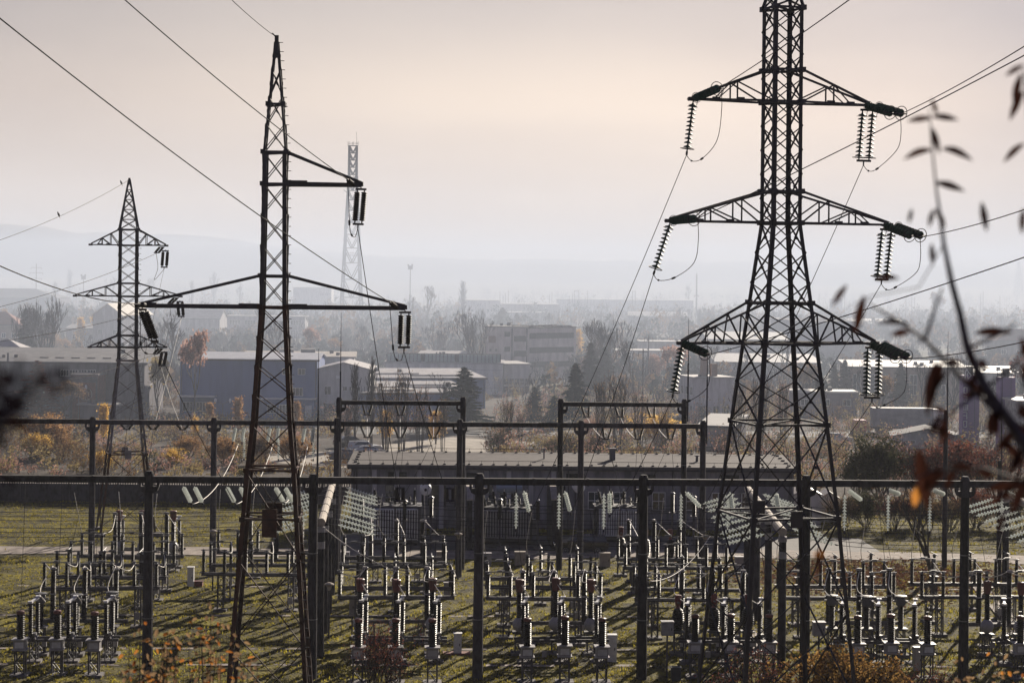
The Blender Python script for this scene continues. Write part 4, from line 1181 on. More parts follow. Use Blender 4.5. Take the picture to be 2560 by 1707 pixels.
# looping jumpers in the bays
def top_of(b, k, post):
    """terminal of a disconnect switch, post counted 0..5 from the left"""
    o = DISCO[(b, k)]; x = -2.75 + 2.75 * (post // 2) + (-.68 if post % 2 == 0 else .68)
    return Matrix.Translation(o.location) @ Matrix.Rotation(YAW, 4, 'Z') @ Vector((x, 0, 4.12))
jg = 'pale jumper cables between the switchgear'
for b in DISC:
    lst = sorted(DISC[b], key=lambda t: t[1]); nd = len(lst)
    for ph in range(3):
        # up to the bus wires
        t = top_of(b, nd - 1, 2 * ph)
        up = Vector((t.x + random.uniform(-.3, .3), t.y - random.uniform(1.0, 2.5), bz - .55 - .1 * random.random()))
        mid = t.lerp(up, .5) + Vector((random.uniform(-.35, .1), 0, -.55))
        wire('jumper_cable', f'pale cable rising off the farthest switch, {LMR[ph]} phase of {BAY[b]}', None, None, 0, .024, ALU, jg, 'cable', 0, cr([t, mid, up]))
        if nd > 1:
            t2 = top_of(b, 0, 2 * ph + 1); t3 = top_of(b, 1, 2 * ph + 1)
            mid = t2.lerp(t3, .5) + Vector((.25, 0, -.45))
            wire('jumper_cable', f'pale loop between the nearest switches, {LMR[ph]} phase of {BAY[b]}', None, None, 0, .024, ALU, jg, 'cable', 0, cr([t2, mid, t3]))
        if b in (1, 3, 4, 5, 6, 7):
            t2 = top_of(b, 0, 2 * ph)
            s = {1: (210, 120.3), 3: (991, 120), 4: (1384, 120), 5: (1780, 120), 6: (2148, 120), 7: (2522, 119.6)}[b]
            c = row(s[0], s[1], 3) + Vector(((ph - 1) * 1.85, (ph - 1) * 1.85 * TY, 4.75))
            mid = t2.lerp(c, .5) + Vector((.2, 0, -.35))
            wire('jumper_cable', f'pale cable off the tall column, {LMR[ph]} phase of {BAY[b]}', None, None, 0, .024, ALU, jg, 'cable', 0, cr([t2, mid, c]))
        if b in (1, 3, 5):
            t2 = top_of(b, nd - 1, 2 * ph + 1)
            s = {1: (353, 146.0), 3: (992, 144), 5: (1634, 144.5)}[b]
            c = row(s[0], s[1], 3) + Vector(((ph - 1) * 1.85, (ph - 1) * 1.85 * TY, 4.72))
            mid = t2.lerp(c, .45) + Vector((.25, 0, -.4))
            wire('jumper_cable', f'pale cable falling from the back column, {LMR[ph]} phase of {BAY[b]}', None, None, 0, .026, ALU, jg, 'cable', 0, cr([c, mid, t2]))
        # thin dark droppers from the bus wires
        if b != 2:
            t = top_of(b, 0, 2 * ph + 1); u = t + Vector((random.uniform(-.5, .5), random.uniform(.5, 3), bz - .6 - t.z))
            wire('dropper', f'thin dark dropper over the switch, {LMR[ph]} phase of {BAY[b]}', t, u, .05, .013, WIRE, 'thin dark droppers', 'wire', 6)
# rods and drop wires from the nearest beam to the front transformers
for b, xs, v in [(1, (52, 144, 236), 110.5), (3, (895, 990, 1082), 108.6), (4, (1318, 1412, 1505), 108.8), (5, (1738, 1826, 1923), 110.4), (6, (2144, 2228, 2319), 110.0)]:
    for k, x in enumerate(xs):
        p = row(x, v, 3.9); p.z = 3.97
        q = row(x + (-30 if b > 3 else 12), V1, Z1); q.z = Z1 - 1.4 if b > 2 else Z1 - .25
        wire('dropper', f'long thin wire to the {LMR[k]} voltage transformer of {BAY[b]}', p, q, .12, .013, WIRE, 'long wires to the voltage transformers')
# loops between current transformers, breakers and tall columns
CTZ = {1: 3.6, 3: 4.4, 4: 4.4, 5: 3.5, 6: 3.6}
for b, xs, vc, (xb, vb), (xs_, vs_) in [(1, (103, 191, 280), 116.5, (180, 114.4), (210, 120.3)), (3, (900, 990, 1081), 117, (1000, 114.6), (991, 120)), (4, (1298, 1389, 1478), 117, (1404, 114.6), (1384, 120)),
        (5, (1695, 1784, 1869), 117, (1810, 114.6), (1780, 120)), (6, (2079, 2167, 2252), 116.8, (2196, 114.4), (2148, 120))]:
    for ph in range(3):
        a = row(xs[ph], vc, 3); a.z = CTZ[b]; c = row(xb, vb, 3) + Vector(((ph - 1) * 2.1 + .14, (ph - 1) * 2.1 * TY + .5, 3.9))
        wire('jumper_cable', f'pale loop from breaker to current transformer, {LMR[ph]} phase of {BAY[b]}', None, None, 0, .022, ALU, jg, 'cable', 0, cr([c, c.lerp(a, .5) + Vector((.3, 0, -.4)), a]))
        t = row(xs_, vs_, 3) + Vector(((ph - 1) * 1.85, (ph - 1) * 1.85 * TY, 4.72))
        wire('jumper_cable', f'pale loop from transformer to tall column, {LMR[ph]} phase of {BAY[b]}', None, None, 0, .022, ALU, jg, 'cable', 0, cr([a, a.lerp(t, .5) + Vector((-.35, 0, -.35)), t]))
wire('stay_wire', 'pale sagging cable from the line of posts to the centre post', row(806, 116.3, 7) + Vector((.2, 0, 7.5)), row(1196, V1 + .1, 6) + Vector((-.2, 0, 5.55)), 1.0, .022, ALU)
wire('stay_wire', 'pale sagging cable from the post right of centre to the tall tower', row(1611, V1 + .1, 6) + Vector((.2, 0, 5.55)), row(1775, 121, 6) + Vector((0, 0, 6.6)), .75, .022, ALU)
# ------------------------------------------------------------------ transformers and their fire walls
def transformer(px, v, w, d, h, label, mat, drum, nb, seed, rz=0):
    rnd = random.Random(seed)
    p = row(px, v, 2); r = thing('power_transformer', label, 'transformer', p, YAW + rz)
    mb = MB(); mb.box(-w / 2, w / 2, -d / 2, d / 2, .55, h); mb.box(-w / 2 - .08, w / 2 + .08, -d / 2 - .08, d / 2 + .08, h, h + .09)
    for x in [-w / 2 + w * i / 6 for i in range(1, 6)]: mb.box(x - .04, x + .04, -d / 2 - .06, -d / 2, .6, h)
    tank = mb.build('tank', DARKT, r)  # tank coloured dark to put shade into the gaps between radiator fins
    MB().box(-w / 2 - .4, w / 2 + .4, -d / 2 - .9, d / 2 + .6, -.05, .32).build('foundation', CONC, r)
    mb = MB(); 
    for s in (-1, 1): mb.box(-w * .42, w * .42, s * d * .3 - .1, s * d * .3 + .1, .32, .55)
    mb.build('rails', STEEL, r)
    for k in range(2):
        xc = -w / 2 + w * (.27 + .46 * k); ww = w * .40
        rad = MB()
        for i in range(9):
            x = xc - ww / 2 + ww * i / 8; rad.box(x - .05, x + .05, -d / 2 - .62, -d / 2 - .12, .85, h - .15)
        rad.tube([(xc - ww / 2, -d / 2 - .37, h - .12), (xc + ww / 2, -d / 2 - .37, h - .12)], .07, 6); rad.tube([(xc - ww / 2, -d / 2 - .37, .88), (xc + ww / 2, -d / 2 - .37, .88)], .07, 6)
        rad.box(xc - ww / 2 - .05, xc - ww / 2 - .02, -d / 2 - .66, -d / 2 - .08, .8, h - .1); rad.box(xc + ww / 2 + .02, xc + ww / 2 + .05, -d / 2 - .66, -d / 2 - .08, .8, h - .1)
        rad.build('radiator', mat if mat != DARKT else GREYP, r)
    for i in range(nb):
        x = -w * .36 + w * .72 * i / max(1, nb - 1); 
        b = put('bushing', I_PAIR, r, (x, -.1 + .2 * (i % 2), h + .05), (R(-6 + 6 * (i % 2)), R(6 * (i - nb / 2)), 0), (.9, .9, .62))
        MB().lathe([(.03, 1.95), (.03, 2.25), (.01, 2.3)], 6).build('terminal', ALU, b)
    for i in range(4):
        x = -w * .32 + w * .6 * i / 3; put('low_bushing', I_POST, r, (x, d * .32, h + .05), None, (.7, .7, .45))
    mb = MB()
    for i in range(9):
        x = rnd.uniform(-w * .45, w * .4); y = rnd.uniform(-d * .4, d * .4); mb.cbox((x, y, h + .2), rnd.uniform(.12, .4), rnd.uniform(.12, .3), rnd.uniform(.15, .35))
    mb.tube([(-w * .45, 0, h + .1), (-w * .45, 0, h + .55), (w * .2, 0, h + .75), (w * .3, .2, h + 1.0)], .05, 6)
    mb.tube([(w * .1, -d * .4, h + .1), (w * .1, -d * .4, h + .5), (w * .42, -d * .4, h + .6)], .04, 6)
    mb.tube([(-w * .5, d * .4, h + .9), (w * .2, d * .4, h + .95)], .04, 5); mb.bar((-w * .2, d * .4, h), (-w * .2, d * .4, h + .95), .05); mb.bar((w * .18, d * .4, h), (w * .18, d * .4, h + .95), .05)
    mb.build('pipework', GALV, r)
    dx, dy, dz_, dr, dl_, ax, dm = drum
    mb = MB(); mb.lathe([(dr * .85, -dl_ / 2 - .06), (dr, -dl_ / 2), (dr, dl_ / 2), (dr * .85, dl_ / 2 + .06)], 20, (dx, dy, dz_), ax); mb.lathe([(dr * .25, 0), (dr * .25, .12)], 10, (dx, dy, dz_ + dr))
    c = mb.build('oil_conservator', dm, r, None, True)
    if ax == 'Y': MB().lathe([(.12, -.03), (.12, 0)], 12, (dx, dy - dl_ / 2 - .06, dz_), 'Y').build('gauge', STEEL, c)
    mb = MB(); mb.bar((dx - .25, dy, dz_ - dr), (dx - .25, dy, h), .09); mb.bar((dx + .25, dy, dz_ - dr), (dx + .25, dy, h), .09); mb.build('bracket', STEEL, r)
    MB().box(w / 2, w / 2 + .45, -.4, .4, 1.0, 2.2).build('control_box', GREYP, r)
    return r
transformer(988, 163.4, 4.2, 2.6, 3.4, 'grey transformer with ribbed radiators and a white drum seen end on', TANK, (2.45, .1, 4.75, .47, 1.5, 'Y', WHITEP), 3, 1)
transformer(1262, 164.4, 4.4, 2.6, 3.2, 'dark transformer between fire walls with a bluish drum lying across its top', DARKT, (.35, .5, 4.75, .46, 2.0, 'X', M('pale_blue_drum', (.30, .36, .48), .4, .2, .15, 2)), 5, 2)
transformer(1545, 165.8, 3.9, 2.4, 3.15, 'pale grey transformer right of the second fire wall', TANK, (-3.3, .4, 4.75, .5, 1.6, 'Y', WHITEP), 4, 3)
def fire_wall(px, v, label):
    p = row(px, v, 2); r = thing('fire_wall', label, 'wall', p, YAW)
    MB().prism([(-3.4, 0), (3.2, 0), (3.2, 4.9), (-1.5, 4.9), (-3.4, 4.1)], -.2, .2, 'YZ').build('wall', CONC_D, r)
    MB().prism([(-3.45, 4.1), (-3.45, 4.22), (-1.55, 5.03), (3.25, 5.03), (3.25, 4.9), (-1.5, 4.9)], -.26, .26, 'YZ').build('lit_coping', CONC_L, r)  # pale colour carries the sunlight on the sloped wall top
fire_wall(1172, 164.5, 'upright concrete fire wall left of the dark transformer'); fire_wall(1379, 165, 'upright concrete fire wall right of the dark transformer')

# ------------------------------------------------------------------ windows and houses
def window(root, x, z, w, h, face, off, mat=FRAMEW, mull=1, trans=0, pane=GLASSW, name='window'):
    """face: F front, L left side, R right side; off: the plane it sits in"""
    t = .06; fr = MB()
    def bx(mb, a0, a1, b0, b1, d0, d1):
        if face == 'F': mb.box(a0, a1, off - d1, off - d0, b0, b1)
        elif face == 'R': mb.box(off + d0, off + d1, a0, a1, b0, b1)
        else: mb.box(off - d1, off - d0, a0, a1, b0, b1)
    bx(fr, x - w / 2, x - w / 2 + t, z, z + h, .005, .07); bx(fr, x + w / 2 - t, x + w / 2, z, z + h, .005, .07)
    bx(fr, x - w / 2 + t, x + w / 2 - t, z, z + t, .005, .07); bx(fr, x - w / 2 + t, x + w / 2 - t, z + h - t, z + h, .005, .07)
    for i in range(mull):
        q = x - w / 2 + w * (i + 1) / (mull + 1); bx(fr, q - t / 2, q + t / 2, z + t, z + h - t, .008, .06)
    if trans: bx(fr, x - w / 2 + t, x + w / 2 - t, z + h * trans - t / 2, z + h * trans + t / 2, .010, .055)
    f = fr.build(name, mat, root)
    p = MB(); bx(p, x - w / 2 + t, x + w / 2 - t, z + t, z + h - t, .001, .02); p.build('pane', pane, f)
    return f
def opening(root, x, z, w, h, face, off, mat, name='opening', d=.03):
    mb = MB()
    if face == 'F': mb.box(x - w / 2, x + w / 2, off - d, off - .004, z, z + h)
    elif face == 'R': mb.box(off + .004, off + d, x - w / 2, x + w / 2, z, z + h)
    else: mb.box(off - d, off - .004, x - w / 2, x + w / 2, z, z + h)
    return mb.build(name, mat, root)
PLAST = M('grey_plaster', (.42, .40, .41), .92, 0, .3, .8, .2, .2, (1.2, 1.2, .22))
PLASTW = M('pale_plaster', (.62, .60, .58), .92, 0, .2, .8, .15, .2, (1.2, 1.2, .2))
PLASTB = M('blue_cladding', (.085, .125, .27), .7, 0, .18, .6, 0, .2, (1.4, 1.4, .2))
BRICK = M('dull_brick', (.17, .085, .065), .92, 0, .35, 2.2, .2)
BROWNW = M('brownish_render', (.25, .185, .15), .92, 0, .25, 1.2, .15)
DARKW = M('dark_render', (.125, .115, .135), .9, 0, .35, 1.0, .15, .2, (1.3, 1.3, .25))
ROOFD = M('dark_felt_roof', (.10, .095, .10), .9, 0, .35, .8, .25)
ROOFG = M('grey_felt_roof', (.30, .28, .285), .5, 0, .3, .8, .15, .6)
ROOFM = stripes(M('pale_sheet_metal_roof', (.76, .75, .74), .2, 0, .12, .7, 0, .9), 'X', 2.4, .25)
ROOFW = M('white_membrane_roof', (.36, .345, .335), .6, 0, .1, .5)
TILE = stripes(M('red_tiles', (.20, .07, .05), .85, 0, .3, 2, .2), 'Y', 3)
TILEG = stripes(M('grey_tiles', (.20, .19, .20), .7, 0, .3, 2, .2), 'X', 3)
DARKHOLE = M('unlit_interior', (.016, .018, .022), .7, 0, .3, 1)
GREENGL = LEAF('greenish_wired_glass', (.55, .68, .62), (.74, .84, .79), .62, .6)

FOOT = []
def house(name, label, px, Y, w, d, hw_, rot=0, wall=PLAST, roof='flat', rh=1.6, roofm=ROOFG, cat='building', over=.3, wins=(), anchor='L', z0=0.0, wname='wall'):
    """px: where the front left (L) or front right (R) base corner shows; w along the front, d to the back"""
    x = stand(px, Y, hw_ * .6)
    r = thing(name, label, cat, (x, Y, z0), rot)
    o = 0 if anchor == 'L' else -w
    FOOT.append((x + (w / 2 if anchor == 'L' else -w / 2), Y + d / 2, max(w, d) * .55, w, d))
    mb = MB(); mb.box(o, o + w, 0, d, -.3, hw_)
    if roof == 'gableX': mb.prism([(0, hw_), (d, hw_), (d / 2, hw_ + rh)], o, o + w, 'YZ')
    if roof == 'gableY': mb.prism([(o, hw_), (o + w, hw_), (o + w / 2, hw_ + rh)], 0, d, 'XZ')
    mb.build(wname, wall, r)
    e = over; rb_ = MB()
    if roof == 'flat':
        rb_.box(o - e, o + w + e, -e, d + e, hw_ + .003, hw_ + .25)
    elif roof == 'mono':
        rb_.prism([(-e, hw_ + .01), (d + e, hw_ + rh), (d + e, hw_ + rh + .16), (-e, hw_ + .17)], o - e, o + w + e, 'YZ')
        mbx = MB(); mbx.prism([(0, hw_), (d, hw_), (d, hw_ + rh - .02)], o, o + w, 'YZ'); mbx.build('gable', wall, r)
    elif roof == 'gableX':
        k = rh / (d / 2)
        rb_.prism([(-e, hw_ - e * k + .02), (d / 2, hw_ + rh + .02), (d + e, hw_ - e * k + .02), (d + e, hw_ - e * k + .17), (d / 2, hw_ + rh + .17), (-e, hw_ - e * k + .17)], o - e, o + w + e, 'YZ')
    elif roof == 'gableY':
        k = rh / (w / 2)
        rb_.prism([(o - e, hw_ - e * k + .02), (o + w / 2, hw_ + rh + .02), (o + w + e, hw_ - e * k + .02), (o + w + e, hw_ - e * k + .17), (o + w / 2, hw_ + rh + .17), (o - e, hw_ - e * k + .17)], -e, d + e, 'XZ')
    elif roof == 'hip':
        t = min(w, d) / 2
        a = [(o - e, -e, hw_ + .01), (o + w + e, -e, hw_ + .01), (o + w + e, d + e, hw_ + .01), (o - e, d + e, hw_ + .01)]
        if w >= d: b = [(o + t, d / 2, hw_ + rh), (o + w - t + .01, d / 2, hw_ + rh)]; f = [(0, 1, 5, 4), (2, 3, 4, 5), (3, 0, 4), (1, 2, 5)]
        else: b = [(o + w / 2, t, hw_ + rh), (o + w / 2, d - t, hw_ + rh)]; f = [(0, 1, 4), (1, 2, 5, 4), (2, 3, 5), (3, 0, 4, 5)]
        rb_.add(a + b, f + [(3, 2, 1, 0)])
    ro = rb_.build('roof', roofm, r)
    if Y < 700 and roof in ('mono', 'gableX', 'hip'):
        gz = hw_ - (over * rh / (d / 2) if roof == 'gableX' else 0)
        MB().box(o - e, o + w + e, -e - .16, -e - .02, gz - .10, gz + .08).build('gutter', STEEL2, r)
        for q in (o + .25, o + w - .25): MB().tube([(q, -.12, 0), (q, -.12, gz - .02)], .055, 5).build('downpipe', STEEL2, r)
    if Y < 560 and name != 'control_building':
        _h = random.Random(len(FOOT))
        if roof in ('flat', 'mono') and w > 5:
            for _i in range(3):
                vx, vy = o + w * _h.uniform(.12, .88), d * _h.uniform(.2, .8); vz = hw_ + (.25 if roof == 'flat' else .16 + rh * (vy + over) / (d + 2 * over)); s_ = _h.uniform(.3, .8)
                MB().box(vx - s_ / 2, vx + s_ / 2, vy - s_ / 2, vy + s_ / 2, vz - .15, vz + s_ * .8).build('roof_vent', STEEL2, ro)
        if w > 6: opening(r, o + w * _h.uniform(.08, .3), 0, 1.2, min(2.2, hw_ * .6), 'F', 0, _h.choice((DARKW, STEEL2, BROWNW)), 'door', .05)
    for q in wins:
        face = q.get('f', 'F'); off = 0 if face == 'F' else (o if face == 'L' else o + w)
        for x_ in q['xs']:
            xx = (o + x_) if face == 'F' else x_
            if q.get('hole'): opening(r, xx, q['z'], q['w'], q['h'], face, off, q.get('mat', DARKHOLE), q.get('n', 'opening'))
            else: window(r, xx, q['z'], q['w'], q['h'], face, off, q.get('fm', FRAMEW), q.get('m', 1), q.get('t', 0))
    return r, ro, o

# ------------------------------------------------------------------ control building of the substation
cb, cro, o = house('control_building', 'long low grey control building behind the transformers', 878, 174.0, 38.6, 8.5, 5.5, YAW * .4, M('stained_grey_plaster', (.25, .24, .26), .92, 0, .4, .8, .25, .2, (1.0, 1.0, .3)), 'mono', .35, M('worn_bitumen_roof', (.085, .076, .078), .9, 0, .35, .7, .25, .15), 'building', .35)
for k in range(19):
    x = 2 + 1.95 * k
    if k < 9:
        MB().box(x - .2, x + .2, -.18, -.01, 0, 5.2).build('pilaster', PLAST, cb)
for x in (3.6, 7.6, 9.6, 11.7, 13.6, 17.9): window(cb, x, 2.0, 1.3, 1.9, 'F', 0, STEEL2, 1, .6)
for x in (21.2, 23.4, 26.8, 29.2, 32.0, 34.6): window(cb, x, 1.9, 1.15, 1.55, 'F', 0, FRAMEW, 1, .5)
for x, w_ in ((4.0, 1.6), (19.5, 1.6), (10.5, 1.0), (26.0, 1.0), (33, 1.6)): opening(cb, x, 4.25, w_, .75, 'F', 0, DARKHOLE, 'vent_grille')
for x in (.5, 18.9, 28.0, 38.2): MB().tube([(x, -.12, .1), (x, -.12, 5.4)], .06, 6).build('downpipe', STEEL2, cb)
for x in (3.6, 7.6, 9.6, 11.7, 13.6, 17.9, 21.2, 23.4, 26.8, 29.2, 32.0, 34.6): MB().box(x - .75, x + .75, -.16, -.004, 1.78, 1.86).build('window_sill', CONC, cb)
for x in (15.7, 25.1): opening(cb, x, 0, 1.1, 2.3, 'F', 0, DARKW, 'door', .07)
MB().box(-.3, 38.9, -.48, -.36, 5.30, 5.5).build('gutter', STEEL, cb)
MB().box(-.02, 38.62, -.06, -.003, 0, .9).build('plinth', DARKW, cb)
mb = MB()
for y, z in ((.15, 5.5 + .22), (8.5, 5.5 + .54)):
    for i in range(36):
        x = .6 + 1.07 * i; mb.cbox((x, y, z), .22, .22, .12); mb.bar((x, y, z), (x, y, z + .3), .03)
    mb.tube([(0, y, z + .30), (38.6, y, z + .30)], .018, 4)
for i in range(5):
    for x in (.3, 38.3): mb.cbox((x, 1 + 1.7 * i, 5.78 + .06 * i), .3, .2, .14)
mb.build('lightning_strip', STEEL, cro)
for x, y, hh, w_ in ((16.9, 4.5, .9, .12), (23.0, 4.2, 1.0, .5), (30.5, 3.6, .5, .2)):
    mb = MB(); mb.box(x - w_ / 2, x + w_ / 2, y - w_ / 2, y + w_ / 2, 5.6, 5.8 + hh); mb.box(x - w_ / 2 - .1, x + w_ / 2 + .1, y - w_ / 2 - .1, y + w_ / 2 + .1, 5.8 + hh, 5.88 + hh); mb.build('chimney', DARKW, cro)
# small brick kiosk right of it
house('service_hut', 'small pale hut at the right end of the control building', 2048, 181, 1.9, 2.4, 2.2, 0, PLASTW, 'gableY', .6, ROOFG, 'hut', .15, [dict(xs=(.95,), z=.9, w=.7, h=.7)])
house('service_hut', 'little white hut with a pitched roof right of the tall tower', 1985, 178, 2.4, 3, 2.9, 0, PLASTW, 'gableY', .6, ROOFG, 'hut', .15, [dict(xs=(1.2,), z=0, w=.8, h=1.9, hole=1, n='door')])

# ------------------------------------------------------------------ perimeter wall with pierced top
p0 = Vector((stand(-260, 191, 1), 191, 0)); p1 = Vector((stand(872, 191, 1), 191, 0))
r = thing('perimeter_wall', 'dark panel wall with a pierced top row across the left of the yard', 'wall', p0, 0)
Lw = (p1 - p0).length
mb = MB(); mb.box(0, Lw, -.06, .06, 0, 1.85); mb.box(0, Lw, -.07, .07, 2.32, 2.44)
k = 0
while k * .235 < Lw:
    x = k * .235
    if k % 10 == 0: mb.box(x - .02, x + .14, -.11, .11, 0, 2.5)
    else: mb.box(x, x + .105, -.05, .05, 1.85, 2.32)
    k += 1
mb.build('wall_panel', CONC_D, r)
# ------------------------------------------------------------------ cars
def car(px, v, label, paint, rz, cat='car', ln=4.3, est=False, z=0, yard=False):
    p = row(px, v, .7) if yard else Vector((stand(px, v, .7), v, 0)); p.z = z
    r = thing('parked_car', label, cat, p, rz, 'parked cars')
    h = ln / 2
    side = [(-h, .35), (-h, .72), (-h + .15, .88), (-h * .48, .98), (-h * .20, 1.42), (h * .42, 1.46), (h * .80, 1.02) if not est else (h * .9, 1.40), (h * .97, .95), (h, .6), (h, .35)]
    mb = MB(); n = len(side); rings = []
    for y, s, zt in ((-.86, .0, 0), (-.88, .3, 0), (.88, .3, 0), (.86, 0, 0)): pass
    vs = []
    for y in (-.85, .85):
        for x, zz_ in side:
            yy = y * (.86 if zz_ > 1.1 else 1.0); vs.append((x, yy, zz_))
    fs = [tuple(range(n)), tuple(range(2 * n - 1, n - 1, -1))] + [(k, n + k, n + (k + 1) % n, (k + 1) % n) for k in range(n)]
    mb.add(vs, fs); body = mb.build('body', paint, r)
    mb = MB()
    for s in (-1, 1):
        y = s * .80
        mb.add([(-h * .42, y * 1.045, 1.0), (h * .62, y * 1.045, 1.02), (h * .40, y * .945, 1.38), (-h * .17, y * .945, 1.36)], [(0, 1, 2, 3) if s < 0 else (3, 2, 1, 0)])
    mb.add([(-h * .475, -.72, 1.005), (-h * .475, .72, 1.005), (-h * .225, .66, 1.39), (-h * .225, -.66, 1.39)], [(0, 1, 2, 3), (3, 2, 1, 0)])
    mb.build('window', GLASSW, r)
    for x in (-h * .60, h * .60):
        for s in (-1, 1):
            wv_ = MB().lathe([(.20, -.1), (.315, -.1), (.315, .1), (.20, .1)], 16, (0, 0, 0), 'Y').build('wheel', M_TYRE, r, (x, s * .80, .315))
            mb = MB()
            for q in range(6):
                t = q * math.pi / 3; mb.bar((0, s * .11, 0), (.2 * math.cos(t), s * .11, .2 * math.sin(t)), .045, .03)
            mb.ring((0, s * .105, 0), .2, .02, 'Y', 14); mb.build('rim', GALV, wv_)
    for s in (-1, 1):
        MB().cbox((-h + .02, s * .62, .70), .08, .32, .13).build('headlight', WHITEP, r)
        MB().cbox((h - .02, s * .66, .78), .06, .22, .16).build('tail_light', REDCAP, r)
    mb = MB(); mb.box(-h + .1, h - .1, -.7, .7, .2, .36); mb.build('underbody', STEEL, r)
    return r
M_TYRE = M('tyre_rubber', (.02, .02, .02), .85)
CARBLK = M('black_car_paint', (.02, .02, .024), .22, 0, .2, 2, 0, .6, coat=.6)
CARSIL = M('silver_car_paint', (.42, .43, .45), .28, .4, .1, 2, 0, .6, coat=.6)
CARWHT = M('white_car_paint', (.72, .72, .70), .3, 0, .05, 2, 0, .6, coat=.6)
CARRED = M('dull_red_paint', (.30, .06, .05), .4, 0, .15, 2)
car(1452, 160.6, 'black car parked by the transformers behind a concrete post', CARBLK, YAW, est=True, ln=4.3, yard=True)
car(877, 254, 'dark car at the back of the bright gravel lot', CARBLK, R(200), z=.02)
car(912, 247, 'silver estate car behind the nearest silver car on the gravel lot', CARSIL, R(185), est=True, z=.02)
car(925, 240.5, 'silver saloon nearest to the control building roof', CARSIL, R(190), z=.02)
car(868, 236, 'low grey car at the near edge of the gravel lot', M('grey_car_paint', (.2, .2, .21), .3, .3, .1, 2, coat=.5), R(186), z=.02)
for k, (x, Y, c) in enumerate([(540, 610, CARBLK), (561, 612, CARWHT), (585, 610, CARBLK), (606, 608, CARSIL), (628, 612, CARWHT), (575, 560, CARSIL), (612, 556, CARWHT), (735, 575, CARWHT), (750, 570, CARBLK)]):
    car(x, Y, f'{["black", "white", "black", "silver", "white", "silver", "white", "white", "black"][k]} car, {ORD[k]} in the hazy car park behind the factory roof', c, R(75 + 8 * (k % 3)), est=k % 2 == 0)
# ------------------------------------------------------------------ factories and houses of the town
# far left shed
h1, _, _ = house('factory_shed', 'long low shed with a dark corrugated roof at the left', -120, 300, 29, 14, 8.2, R(-1.5), DARKW, 'mono', 1.5, stripes(M('dark_corrugated_roof', (.12, .115, .125), .6, .1, .3, .6), 'X', 3.2), 'building', .6,
    [dict(xs=[17.0 + 1.35 * i for i in range(4)], z=6.2, w=1.25, h=1.0, m=2), dict(xs=(6, 9, 12), z=1.2, w=1.6, h=1.4, m=2)])
for i in range(6): MB().cbox((13 + 2.4 * i, 3.5, 8.2 + .62), 1.3, .5, .12).build('skylight', ROOFD, h1)
MB().tube([(8.5, -.4, 4.5), (8.5, -.4, 9.6)], .16, 8).build('flue', GALV, h1)
h2, _, _ = house('brick_block', 'brick block with a round rosette emblem on its wall', 176, 294, 4.0, 6, 6.6, R(-1), BRICK, 'flat', 0, CONC, 'building', .12)
mb = MB()
mb.box(0, .28, -.08, -.004, 0, 6.5); mb.box(3.72, 4.0, -.08, -.004, 0, 6.5); mb.box(.28, 3.72, -.08, -.004, 5.6, 6.5); mb.build('concrete_frame', CONC, h2)
mb = MB(); mb.ring((2.25, -.06, 3.9), .92, .07, 'Y', 22); mb.ring((2.25, -.06, 3.9), .45, .05, 'Y', 16)
for q in range(12):
    t = q * math.pi / 6; mb.bar((2.25 + .5 * math.cos(t), -.05, 3.9 + .5 * math.sin(t)), (2.25 + .86 * math.cos(t), -.05, 3.9 + .86 * math.sin(t)), .1, .05)
mb.build('rosette', CONC_L, h2)
house('factory_annex', 'annex with a bright mono pitch roof and brown wall', 238, 301, 7.6, 9, 4.4, R(0), BROWNW, 'mono', 1.0, ROOFW, 'building', .25, [dict(xs=(1.4, 5.4), z=2.6, w=1.1, h=.7)])
house('canopy', 'white flat canopy below the rosette wall', 200, 290, 5.4, 3.4, 2.5, R(0), DARKW, 'flat', 0, ROOFW, 'canopy', .4)
house('factory_annex', 'dull brick wing with a small white window beside the annex', 232, 306, 6.6, 8, 7.2, 0, BRICK, 'flat', 0, ROOFD, 'building', .2, [dict(xs=(3.0,), z=5.0, w=1.6, h=.9, m=2)])
# blue factory
fb_, fro, o = house('blue_factory', 'large blue clad factory hall with a ribbed pale roof', 450, 303, 20.8, 12, 8.8, R(0), PLASTB, 'gableX', .75, ROOFM, 'building', .35,
    [dict(xs=(16.0, 18.4), z=6.6, w=1.1, h=.95), dict(xs=(17.8,), z=3.4, w=1.7, h=1.25, m=2)])
MB().box(0, 5.6, -2.6, -.05, 3.2, 3.4).build('canopy_roof', ROOFM, fb_)
MB().box(12.6, 20.8, -2.4, -.02, 3.0, 3.15).build('lean_to_roof', ROOFM, fb_)
MB().box(12.8, 20.6, -2.2, -.03, 0, 2.98).build('lean_to_wall', PLASTB, fb_)
for x in (14.2, 16.0, 17.8): window(fb_, x, .9, 1.4, 1.3, 'F', -2.2, FRAMEW, 2)
MB().box(19.2, 20.2, -2.27, -2.21, 0, 2.1).build('door', FRAMEW, fb_)
for x in (1.2, 3.2): window(fb_, x, .9, 1.5, 1.4, 'F', 0, FRAMEW, 2)
h3, _, _ = house('grey_wing', 'light grey gabled wing at the right end of the blue factory', 793, 303.4, 8.0, 11.4, 7.4, R(0), PLASTW, 'gableY', 1.0, ROOFG, 'building', .25,
    [dict(xs=(1.6,), z=3.6, w=1.0, h=1.3), dict(xs=(4.2, 5.2, 6.2), z=4.2, w=.7, h=.7), dict(xs=(2.4, 5.2), z=.6, w=1.8, h=1.4, m=2)])
MB().cbox((3.2, -.2, 6.3), .7, .3, .4).build('air_unit', WHITEP, h3)
